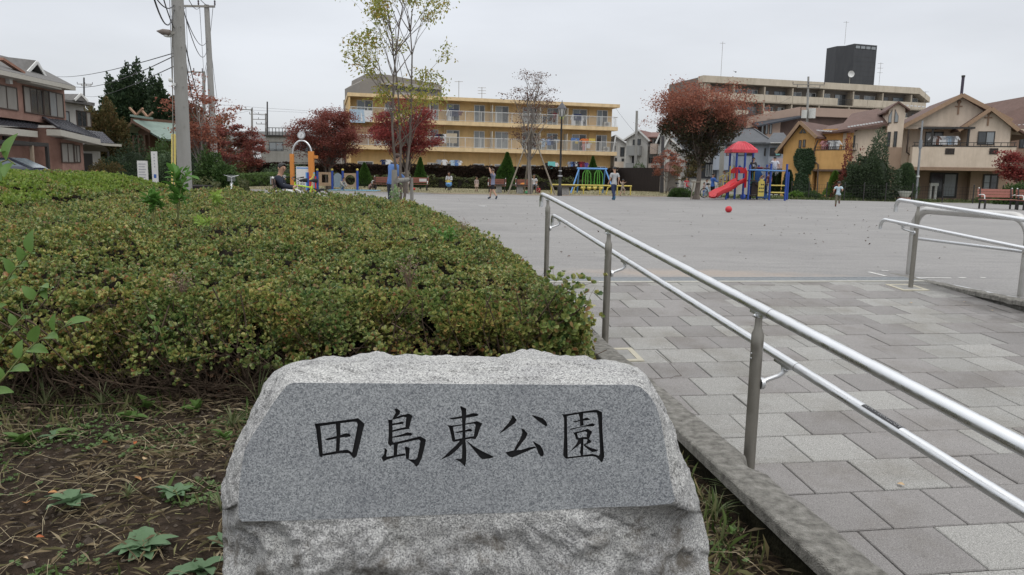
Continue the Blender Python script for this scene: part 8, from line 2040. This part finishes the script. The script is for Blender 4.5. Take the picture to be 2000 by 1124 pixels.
# posts: four of the roofed tower
tower = [(1424, py_+.9, 300), (1437, py_-.6, 299), (1453, py_-.9, 299), (1468, py_+.5, 298)]
for px, Y, py in tower: b = L0_(px, Y); z = W(px, py, Y).z; MB().cyl(b, (b.x+(px-1447)*.0005, b.y, z), .062, n=12).obj('post', blu, ps)
for px, Y, py in ((1463.5, py_-1.6, 322), (1481, py_+.6, 323), (1497, py_+.6, 322), (1505, py_-1.7, 320), (1536, py_-2.0, 321), (1540, py_+.2, 336)): b = L0_(px, Y); z = W(px, py, Y).z; MB().cyl(b, (b.x, b.y, z), .06, n=12).obj('post', blu, ps)
# roof: pyramid with rounded eave skirt
zc_ = pl(1447, 299, py_).z; hw = (1472-1424)/FPX*py_/2+.02; ap = pl(1448, 277, py_); m = MB(); ctr = Vector((pl(1447, 299).x, .0, 0))
base_ = [Vector((ctr.x+s*hw, ctr.y+u*hw, zc_)) for s, u in ((-1, -1), (1, -1), (1, 1), (-1, 1))]; mid = [Vector((p.x, p.y, zc_+.16)) for p in base_]; tp = [Vector((ctr.x+s*.16, ctr.y+u*.16, ap.z)) for s, u in ((-1, -1), (1, -1), (1, 1), (-1, 1))]
midc = [m_.lerp(t_, .5)+Vector((0, 0, .06)) for m_, t_ in zip(mid, tp)]
m.add(base_+mid+midc+tp, [(i, (i+1) % 4, 4+(i+1) % 4, 4+i) for i in range(4)]+[(4+i, 4+(i+1) % 4, 8+(i+1) % 4, 8+i) for i in range(4)]+[(8+i, 8+(i+1) % 4, 12+(i+1) % 4, 12+i) for i in range(4)]+[(12, 13, 14, 15), (3, 2, 1, 0)])
m.obj('roof', pm('roof_red', (.60, .05, .075), .45, .06, 3), ps)
rb = MB()
for i in range(4):
    a0, a1, b0, b1 = mid[i], mid[(i+1) % 4], midc[i], midc[(i+1) % 4]; c0, c1 = tp[i], tp[(i+1) % 4]
    for k in range(1, 8): f = k/8; rb.tube([a0.lerp(a1, f), b0.lerp(b1, f), c0.lerp(c1, f)], .018, 5)
rb.obj('roof_ribs', MATS['roof_red'], ps)
# decks
dz = pl(1450, 352).z
MB().box(pl(1424, 350).x, pl(1470, 350).x, -.8, .8, dz-.08, dz).obj('deck', deckm, ps); MB().box(pl(1470, 350).x+.01, pl(1500, 350).x, -.7, .9, dz-.28, dz-.20).obj('deck', deckm, ps)
MB().box(pl(1452, 370).x, pl(1482, 370).x, -1.0, .9, pl(1460, 381).z-.06, pl(1460, 381).z).obj('step_deck', deckm, ps); MB().box(pl(1462, 370).x, pl(1480, 370).x, -.55, -.50, pl(1460, 380).z, dz-.1).obj('panel', deckm, ps)
# slide
s0 = pl(1446, 356, py_-1.0); s1 = pl(1392, 385.5, py_-2.6); n = 14; rows = []; rowo = []; pts = []
side = Vector((s1-s0).cross(Vector((0, 0, 1)))).normalized()
for i in range(n+1):
    f = i/n; p = s0.lerp(s1, f); p.z = s0.z+(s1.z-s0.z)*(f-.045*math.sin(f*math.pi*3)) if f < .93 else s1.z+.02; pts.append(p)
    pr = [(-.30, .22), (-.29, .235), (-.27, .22), (-.24, .05), (-.14, .0), (.14, .0), (.24, .05), (.27, .22), (.29, .235), (.30, .22), (.27, -.04), (.14, -.07), (-.14, -.07), (-.27, -.04), (-.30, .22)]
    rows.append([p+side*a+Vector((0, 0, b)) for a, b in pr])
m = MB().grid(rows); m.obj('slide_chute', red, ps)
# slide hood
hc_ = pl(1447, 348, py_-1.0); m = MB(); rows = []
for i in range(9):
    a = math.pi*i/8; rows.append([hc_+side*(-.34*math.cos(a))+Vector((d*-.5*.6, d*.3, .12+.34*math.sin(a)+.14)) for d in (0, .45, .9)])
for r_ in rows: pass
m.grid(rows); o = m.obj('slide_hood', red, ps)
MB().add([hc_+side*s+Vector((0, 0, z)) for s, z in ((-.36, -.55), (-.36, .4), (-.24, .62), (-.24, -.55))]+[hc_+side*s+Vector((.04, .03, z)) for s, z in ((-.36, -.55), (-.36, .4), (-.24, .62), (-.24, -.55))], [(0, 1, 2, 3), (7, 6, 5, 4), (0, 4, 5, 1), (1, 5, 6, 2), (2, 6, 7, 3), (3, 7, 4, 0)]).add([hc_+side*s+Vector((0, 0, z)) for s, z in ((.36, -.55), (.36, .4), (.24, .62), (.24, -.55))]+[hc_+side*s+Vector((.04, .03, z)) for s, z in ((.36, -.55), (.36, .4), (.24, .62), (.24, -.55))], [(3, 2, 1, 0), (4, 5, 6, 7), (1, 5, 4, 0), (2, 6, 5, 1), (3, 7, 6, 2), (0, 4, 7, 3)]).obj('slide_cheeks', red, ps)
MB().cyl(L0_(1420, py_-1.8), pl(1420, 376, py_-1.8), .05, n=8).obj('slide_support', blu, ps)
# stairs and yellow guards at left
m = MB()
for i in range(3): a = pl(1405+i*5, 372-i*9, py_+.2); m.box(a.x, a.x+.75-.1*i, a.y-.3, a.y+.3, a.z-.06, a.z)
m.obj('steps', yl, ps); m = MB()
for dy in (-.35, .35): m.tube([pl(1409, 346, py_+.2)+Vector((0, dy, 0)), pl(1432, 335, py_+.2)+Vector((0, dy, 0))], .025, 8).tube([pl(1416, 343, py_+.2)+Vector((0, dy, 0)), L0_(1416, py_+.2)+Vector((0, dy, .2))], .025, 8).tube([pl(1409, 346, py_+.2)+Vector((0, dy, 0)), pl(1409, 372, py_+.2)+Vector((0, dy, 0))], .022, 8)
m.obj('stair_rails', yl, ps)
for x0, x1 in ((1424, 1428), (1431, 1435), (1457, 1461), (1472, 1474.5)):
    a = pl(x0, 353, py_-.5); b = pl(x1, 324 if x0 < 1450 else 334, py_-.5); MB().box(a.x, a.x+.03, a.y, a.y+.03, a.z, b.z).box(b.x-.03, b.x, a.y, a.y+.03, a.z, b.z).box(a.x, b.x, a.y, a.y+.03, b.z-.03, b.z-.002).box(a.x+.045, b.x-.045, a.y+.008, a.y+.02, a.z, b.z-.05).obj('guard_panel', yl, ps)
# blue arch panel between posts, teal tube, blue side panel
m = MB(); a = pl(1438, 330, py_-.75); b = pl(1452, 323, py_-.75); m.prism([(a.x, a.y, a.z-.25), (b.x, a.y, a.z-.25), (b.x, a.y, a.z), ((a.x+b.x)/2, a.y, b.z), (a.x, a.y, a.z)], (0, .05, 0)); m.obj('arch_panel', blu, ps)
m = MB(); a = pl(1478, 385, py_+.2); m.prism([(pl(1480, 385).x, .2, .1), (pl(1502, 385).x, .2, .1), (pl(1497, 350).x, .2, pl(1497, 350).z), (pl(1487, 333).x, .2, pl(1487, 333).z), (pl(1477, 330).x, .2, pl(1477, 330).z), (pl(1477, 350).x, .2, pl(1477, 350).z)], (0, .08, 0)); m.obj('climbing_wall', pm('play_blue2', (.02, .09, .28), .5), ps)
MB().box(pl(1470, 350).x, pl(1478, 350).x, .3, .36, pl(1474, 364).z, pl(1474, 327).z).obj('side_panel', teal, ps)
# yellow game panel with holes
a = pl(1480, 384, py_-1.5); b = pl(1494, 350, py_-1.5); m = MB(); xm = (a.x+b.x)/2; w = b.x-a.x
m.prism([(a.x, a.y, a.z), (b.x, a.y, a.z), (b.x, a.y, b.z-.13), (b.x-.08, a.y, b.z-.09), (xm+.1, a.y, b.z-.02), (xm, a.y, b.z), (xm-.1, a.y, b.z-.02), (a.x+.08, a.y, b.z-.09), (a.x, a.y, b.z-.13)], (0, .05, 0)); gp_ = m.obj('game_panel', yl, ps); m = MB()
for r_, c_ in ((1, 1), (1, 2), (2, 0), (2, 1), (2, 2), (3, 0), (3, 1), (3, 2)): m.cyl((a.x+w*(.2+.3*c_), a.y-.004, b.z-.12-.2*r_), (a.x+w*(.2+.3*c_), a.y-.001, b.z-.12-.2*r_), .045, n=7)
m.obj('panel_holes', frd, gp_)
# overhead ladder: two rails and rungs
zt_ = pl(1500, 333, py_-1.8).z; m = MB(); x0 = pl(1463, 333, py_-1.7).x; x1 = pl(1537, 334, py_-1.9).x
for y in (-1.75, -.2): m.cyl((x0, y, zt_), (x1, y-.1, zt_-.02), .035, n=8)
for i in range(9): x = x0+.3+(x1-x0-.4)*i/8; m.cyl((x, -1.75, zt_), (x+.25, -.2, zt_), .025, n=6)
m.obj('overhead_ladder', lbl, ps)
for py in (362.5, 376.5): a = pl(1506, py, py_-1.9); b = pl(1535, py+.6, py_-2.0); MB().cyl(a, b, .035, n=8).cyl(a+Vector((0, .5, 0)), b+Vector((0, .5, 0)), .035, n=8).obj('low_bar', yl, ps)
# children on it
zd = PO.z
person('boy in dark vest standing on the tower deck beside the slide top', PO+Vector((pl(1466, 350).x-.0, -.35, dz)), R(-10), 1.28, dict(elR=(.14, -.06, .64), wrR=(.10, -.13, .58), haR=(.09, -.16, .57)), (.06, .06, .065), (.012, .012, .014), (.05, .05, .05), child=True, sleeves='long', print_=(.4, .4, .42))
person('child in white and blue climbing the yellow steps of the play tower', PO+Vector((pl(1420, 350).x, .2, dz-.55)), R(-70), 1.1, dict(che=(0, -.05, .7), nb=(0, -.08, .78), nk=(0, -.1, .82), hd=(0, -.13, .87)), (.45, .47, .55), (.06, .09, .25), (.3, .3, .3), child=True, hair=HAIRB)
person('boy in white shirt sitting with his back turned on top of the overhead ladder', PO+Vector((pl(1513, 330, py_-1.).x, -.95, zt_+.06)), R(165), 1.45, ld(SIT, elL=(-.17, .05, .16), wrL=(-.18, .02, .05), haL=(-.18, 0, .02), elR=(.17, -.05, .2), wrR=(.22, -.08, .1), haR=(.24, -.1, .06)), (.52, .53, .58), (.30, .29, .27), (.2, .2, .2), sleeves='short')
person('child in maroon lying on the far end of the overhead ladder', PO+Vector((pl(1487, 330, py_-.3).x, -.3, zt_+.04)), R(100), 1.1, {k: (v[0], v[2]-.5, .09+v[1]) for k, v in BASEJ.items()} | {'hup': (0, .04, .0)}, (.18, .04, .05), (.10, .07, .08), (.2, .2, .2), child=True, sleeves='long')
person('child in white shirt hanging at the blue post below the deck', PO+Vector((pl(1470, 375).x+.05, -1.3, .35)), R(20), 1.05, ld(ARMSUP), (.50, .48, .47), (.05, .05, .07), (.4, .4, .4), child=True)
person('child in brown and white under the overhead ladder', PO+Vector((pl(1501, 385).x, .1, .35)), R(200), 1.25, {}, (.16, .06, .05), (.45, .45, .45), (.1, .1, .1), child=True)
bl_ = thing('ball', 'bright red ball lying on the gravel in front of the slide', 'ball', Gd(1427, 25.0)+Vector((0, 0, .105))); bl_o = MB().ball((0, 0, 0), .112, 24, 16); bo_ = bl_o.obj('shell', pm('ball_red', (.50, .03, .04), .5, .08, 8), bl_); m = MB()
for ax in (0, 1): m.tube([(.1125*math.cos(a), .1125*math.sin(a), 0) if ax else (.1125*math.cos(a)*.8, .03, .1125*math.sin(a)) for a in [2*math.pi*i/24 for i in range(25)]], .0015, 4, False)
m.obj('seam', pm('seam_dark', (.15, .01, .01), .6), bl_); bl_.rotation_euler = (.5, .3, .2)
mb_ = thing('ball', 'blue and white ball lying under the play tower', 'ball', PO+Vector((pl(1445, 382).x, -.6, .16))); MB().ball((0, 0, 0), .16, 14, 10).obj('shell', pm('ball_blue', (.08, .16, .6), .5), mb_)
bicycle('bicycle parked behind the slide under the tower', PO+Vector((-1.2, 1.8, 0)), R(20), (.3, .3, .3), city=True); bicycle('bicycle lying among plants behind the big tree trunk', PP(1330, 50), R(10), (.35, .35, .36), city=True)
# white low wall behind slide
MB().box(0, 5, 0, .2, 0, 1.05).obj('wall_panel', wht, tag(thing('garden_wall', 'white low garden wall behind the slide and big tree trunk', 'wall', PP(1352, 60)), 'white low garden wall behind the slide and big tree trunk', 'wall'))
# swings
sw = thing('swing_frame', 'blue swing frame with two green bar swings and yellow seats', 'swing', Gd(1160, 53.5)); SO_ = Vector(sw.location)
def s_(px, py, Y=53.5): return W(px, py, Y)-SO_
zt_ = s_(1150, 330).z; xa = s_(1131, 330).x; xb = s_(1182, 330).x
MB().cyl((xa-.15, 0, zt_), (xb+.15, 0, zt_), .07, n=12).obj('top_beam', lbl, sw)
for x, s in ((xa, -1), (xb, 1)):
    for dy, dx in ((-1.0, -.62), (1.0, -.0)): MB().cyl((x, 0, zt_), (x+s*(-dx if True else 0) if dy < 0 else x, dy, 0), .05, n=10).obj('leg', lbl, sw)
for cx in (1146, 1169):
    c = s_(cx, 331).x; a_ = MB(); zb_ = s_(cx, 366).z
    for dx in (-.28, -.06, .10, .32): a_.tube([(c+dx*.35, 0, zt_-.08), (c+dx*.9, 0, zt_-.35), (c+dx, 0, zt_-.8), (c+dx, 0, zb_)], .028, 8)
    a_.obj('swing_arms', grp, sw)
    for dx in (-.22, .22): MB().tube([(c+dx-.16, 0, zb_-.02), (c+dx, 0, zb_-.1), (c+dx+.16, 0, zb_-.02)], [.08, .14, .08], 10).obj('seat', yl, sw)
gb = thing('guard_rail', 'long low yellow guard rail in front of the swings', 'guard rail', Gd(1155, 49.5)); GO = Vector(gb.location); z = W(1155, 362.5, 49.5).z; xl = W(1075, 360, 49.5).x-GO.x; xr = W(1234, 364, 49.5).x-GO.x
MB().cyl((xl, 0, z), (xr, 0, z), .05, n=10).obj('rail', yl, gb)
for px in (1077, 1103, 1140, 1172, 1206, 1232): x = W(px, 360, 49.5).x-GO.x; MB().cyl((x, 0, 0), (x, 0, z), .045, n=8).obj('post', yl, gb)
for px in (1121, 1186): x = W(px, 360, 49.5).x-GO.x; MB().tube([(x+.3, 0, z), (x+.05, 0, z-.12), (x-.05, 0, 0)], .045, 8).obj('brace', yl, gb)
# spring rider
sr_ = thing('spring_rider', 'blue and yellow spring rider under the long haired woman', 'spring rider', Gd(877, 54.2)); pts = [(.10*math.cos(a), .1*math.sin(a), .02+.3*a/37) for a in [i*.6 for i in range(63)]]; MB().tube(pts, .018, 5).obj('spring', steelp, sr_); MB().tube([(0, -.45, .38), (0, -.3, .46), (0, .1, .44), (0, .45, .42)], [.12, .22, .22, .12], 12).obj('body', lbl, sr_); MB().cyl((-.25, -.35, .66), (.25, -.35, .66), .025, n=8).box(-.12, .12, -.42, -.36, .5, .75).obj('handle', yl, sr_)
# climbing panel set at left
cw = pm('play_wood', (.36, .25, .16), .75, .12, 5); PA = thing('climbing_frame', 'wooden climbing panels between blue posts with yellow ball caps', 'play structure', Gd(658, 48.5)); QO = Vector(PA.location)
def a_(px, py, Y=48.5): return W(px, py, Y)-QO
for px in (620, 649, 669.5, 698): x = a_(px, 350).x; zt_ = a_(px, 334).z; o = MB().cyl((x, 0, 0), (x, 0, zt_), .075, n=12).obj('post', blu, PA); MB().ball((x, 0, zt_+.06), .085, 10, 8).obj('cap', yl, o)
def framed(x0, x1, y0, y1, rnd=False, nm='panel'):
    A_, B_ = a_(x0, y1), a_(x1, y0); m = MB()
    if rnd:
        c = Vector(((A_.x+B_.x)/2, 0, (A_.z+B_.z)/2)); n = 24; R1 = min(B_.x-A_.x, B_.z-A_.z)*.40; out = []; inn = []
        for i in range(n):
            a = 2*math.pi*i/n; ca, sa = math.cos(a), math.sin(a); k = 1/max(abs(ca), abs(sa)); out.append(Vector((c.x+ca*k*(B_.x-A_.x)/2, 0, c.z+sa*k*(B_.z-A_.z)/2))); inn.append(Vector((c.x+ca*R1, 0, c.z+sa*R1)))
        for i in range(n): j = (i+1) % n; m.prism([out[i], out[j], inn[j], inn[i]], (0, .06, 0))
    else:
        f = .2; m.box(A_.x, B_.x, 0, .06, A_.z, A_.z+f).box(A_.x, B_.x, 0, .06, B_.z-f*.7, B_.z).box(A_.x, A_.x+f, 0, .06, A_.z+f, B_.z-f*.7).box(B_.x-f, B_.x, 0, .06, A_.z+f, B_.z-f*.7)
    m.obj(nm, cw, PA)
framed(622.5, 647, 337, 363); framed(672, 696, 339, 365, True)
A_, B_ = a_(652, 366), a_(667, 339); xm = (A_.x+B_.x)/2; MB().prism([(A_.x, 0, A_.z), (B_.x, 0, A_.z), (B_.x, 0, B_.z-.15), (xm+.12, 0, B_.z-.02), (xm, 0, B_.z+.03), (xm-.12, 0, B_.z-.02), (A_.x, 0, B_.z-.15)], (0, .05, 0)).obj('grey_panel', pm('play_grey', (.22, .27, .30), .6), PA)
mt = MB().box(0, 3.0, 0, 2.0, 0, .04).obj('play_mat', pm('mat_blue', (.16, .36, .50), .8, .08, 5)); mt.location = PP(640, 47.2); tag(mt, 'flat light blue mat on the lawn in front of the climbing panels', 'mat')
# clock arch with info board and coloured bars
CA = thing('clock_arch', 'playground gate with orange posts, silver arch and a round clock', 'clock', Gd(589, 42)); XO = Vector(CA.location); om = pm('play_orange', (.58, .22, .045), .5, .08, 3)
def k_(px, py, Y=42): return W(px, py, Y)-XO
for px, w, pyt in ((571, .20, 301), (608.5, .30, 296)):
    x = k_(px, 340).x; o = MB().box(x-w/2, x+w/2, -.1, .1, 0, k_(px, pyt).z).obj('post', om, CA)
x = k_(613, 307).x; MB().box(x, x+.22, -.08, .08, k_(613, 310).z, k_(613, 304).z).obj('side_arm', om, CA)
xl = k_(571, 300).x; xr = k_(609, 300).x; zb_ = k_(590, 300).z; zt_ = k_(590, 275).z; MB().tube([((xl+xr)/2-(xr-xl)/2*math.cos(math.pi*i/16), 0, zb_-.1+(zt_-zb_+.1)*math.sin(math.pi*i/16)) for i in range(17)], .05, 10).obj('arch', steelw, CA)
c = k_(588.5, 264.5); MB().cyl((c.x, -.06, c.z), (c.x, .06, c.z), .21, n=24).obj('clock_rim', pm('rim_grey', (.3, .31, .32), .5), CA); MB().cyl((c.x, -.066, c.z), (c.x, -.061, c.z), .175, n=24).obj('clock_face', pm('clock_white', (.62, .63, .64), .5), CA); MB().bar((c.x, -.075, c.z), (c.x+.07, -.075, c.z+.07), .022, .006).bar((c.x, -.075, c.z), (c.x-.01, -.075, c.z-.12), .018, .006).obj('clock_hands', frd, CA)
m = MB()
for i in range(12): a = i*math.pi/6; m.cbox(c.x+.15*math.sin(a), -.069, c.z+.15*math.cos(a), .014, .004, .014)
m.obj('hour_marks', frd, CA); MB().cyl((c.x, 0, zt_), (c.x, 0, c.z-.2), .03, n=8).obj('clock_stem', steelp, CA)
MB().box(xl, xr, -.03, .03, k_(590, 321).z, k_(590, 319).z).obj('cross_rail', steelp, CA)
A_, B_ = k_(579, 366), k_(604, 326); bd_ = MB().box(A_.x, B_.x, .0, .05, A_.z, B_.z).obj('info_board', frw, CA); MB().box(A_.x+.03, B_.x-.03, -.004, -.001, B_.z-.12, B_.z-.05).obj('board_header', lbl, bd_); m = MB()
for r_ in range(3):
    for c_ in range(4): m.box(A_.x+.06+c_*.16, A_.x+.15+c_*.16, -.004, -.001, B_.z-.75-r_*.12, B_.z-.70-r_*.12)
m.obj('board_figures', frd, bd_)
for px, c_ in ((600, blu), (604, red), (612, pm('play_ltblue', (.16, .34, .5), .5)), (614, red), (597, lbl)): x = k_(px, 350, 41).x; MB().box(x-.04, x+.04, -.85, -.78, 0, k_(px, 337 if c_ != red else 345, 41).z).obj('coloured_bar', c_, CA)
MB().tube([k_(605, 352, 41), k_(611, 347, 41), k_(613, 340, 41)], .05, 8).obj('yellow_turner', yl, CA)
# benches and tables on the far lawn
bench('dark red bench left of the slim conifer', PP(818, 52), R(0), 1.35)
bench('dark red bench partly hidden behind the log stakes', PP(746, 50), R(-8), 1.2)
bench('dark red bench beside the man in shorts', PP(971, 51), R(0), 1.25)
bench('dark red bench behind the sparse brown tree', PP(1028, 51), R(0), 1.5)
bench('salmon backed bench behind the right handrail', PP(1950, 34), R(0), 1.6, pm('bench_salmon', (.34, .15, .12), .8, .1, 4)); bench('red bench at the right edge beyond the barrier arch', PP(2022, 33), R(0), 1.4)
pp_ = MB().box(-.25, .25, -.02, .02, 0, .2).obj('paper', pm('paper', (.55, .52, .52), .8)); pp_.location = PP(826, 51.7, .62); tag(pp_, 'crumpled pale cloth on the back of the bench by the slim conifer', 'cloth')
def stone_table(lab, px, Y, w=1.0):
    t = thing('stone_table', lab, 'table', PP(px, Y)); MB().box(-w/2, w/2, -.3, .3, .5, .58).obj('tabletop', pm('table_dark', (.07, .055, .05), .8), t); MB().box(-w/5, w/5, -.18, .18, 0, .497).obj('pedestal', concrete, t)
stone_table('dark topped stone table right of the man in shorts', 975, 48.5, .9); stone_table('dark topped stone table at the sparse tree trunk', 1016, 47.6, 1.0); stone_table('dark topped stone table at the lamp post foot', 1104, 46.5, 1.25); stone_table('square stone planter stand left of the big two tone tree', 1324, 48, .7)
for px, Y, c_, lab in ((806, 51.6, (.5, .04, .03), 'red bag on the grass under the left lawn bench'), (1022, 50.2, (.6, .22, .05), 'orange cloth on the bench behind the sparse tree'), (1031, 47.5, (.15, .5, .25), 'green toy on the grass at the sparse tree')): o = MB().ball((0, 0, .1), .14, 10, 7, (1.4, .8, .7)).obj('bag', garment(c_)); o.location = PP(px, Y, .48 if px == 1022 else 0); tag(o, lab, 'bag' if px != 1031 else 'toy')
w_ = MB().ball((0, 0, .012), .10, 10, 6, (1.6, .8, .12)).obj('litter', frw); w_.location = PP(943, 23.2) if False else Vector((*G(943, 404).xy, 0)); tag(w_, 'flat white scrap lying on the gravel right of the hedge', 'litter')
# ---- car at far left
cr = thing('car', 'dark blue grey parked car in front of the brick house at far left', 'car', PP(18, 30.5), R(12)); cp_ = pm('car_paint', (.035, .04, .06), .25, .1, 3, coat=.5)
prof = [(-2.0, .35), (-2.02, .75), (-1.85, .95), (-1.35, 1.02), (-.75, 1.42), (.35, 1.46), (1.2, 1.02), (1.85, .88), (2.05, .65), (2.05, .35)]
m = MB(); rows = []
for y, k in ((-.80, .90), (-.84, 1.), (.84, 1.), (.80, .90)): rows.append([Vector((x, y*(1 if z < 1.05 else .82), .35+(z-.35)*(k if z > 1.05 else 1))) for x, z in prof])
m.grid(rows, False); m.add(rows[0], [tuple(range(len(prof)))]); m.add(rows[-1], [tuple(range(len(prof)))[::-1]]); m.obj('body', cp_, cr)
for s in (-1, 1):
    for x in (-1.3, 1.25): MB().cyl((x, s*.70, .33), (x, s*.86, .33), .33, n=18).obj('wheel', pm('tyre', (.018, .018, .018), .8), cr); MB().cyl((x, s*.861, .33), (x, s*.875, .33), .2, n=12).obj('hub_cap', steel, cr)
    MB().prism([(-1.15, s*.745, 1.06), (-.70, s*.71, 1.34), (-.25, s*.71, 1.36), (-.25, s*.745, 1.06)], (0, s*.02, 0)).obj('side_window', glassB, cr); MB().prism([(-.18, s*.745, 1.06), (-.18, s*.71, 1.36), (.32, s*.71, 1.36), (.95, s*.745, 1.06)], (0, s*.02, 0)).obj('side_window', glassB, cr)
MB().prism([(.42, -.62, 1.43), (1.15, -.68, 1.06), (1.15, .68, 1.06), (.42, .62, 1.43)], (.02, 0, .02)).obj('windscreen', glassB, cr); MB().box(2.0, 2.06, -.7, -.35, .62, .76).obj('headlight', glassC, cr); MB().box(2.0, 2.06, .35, .7, .62, .76).obj('headlight', glassC, cr)
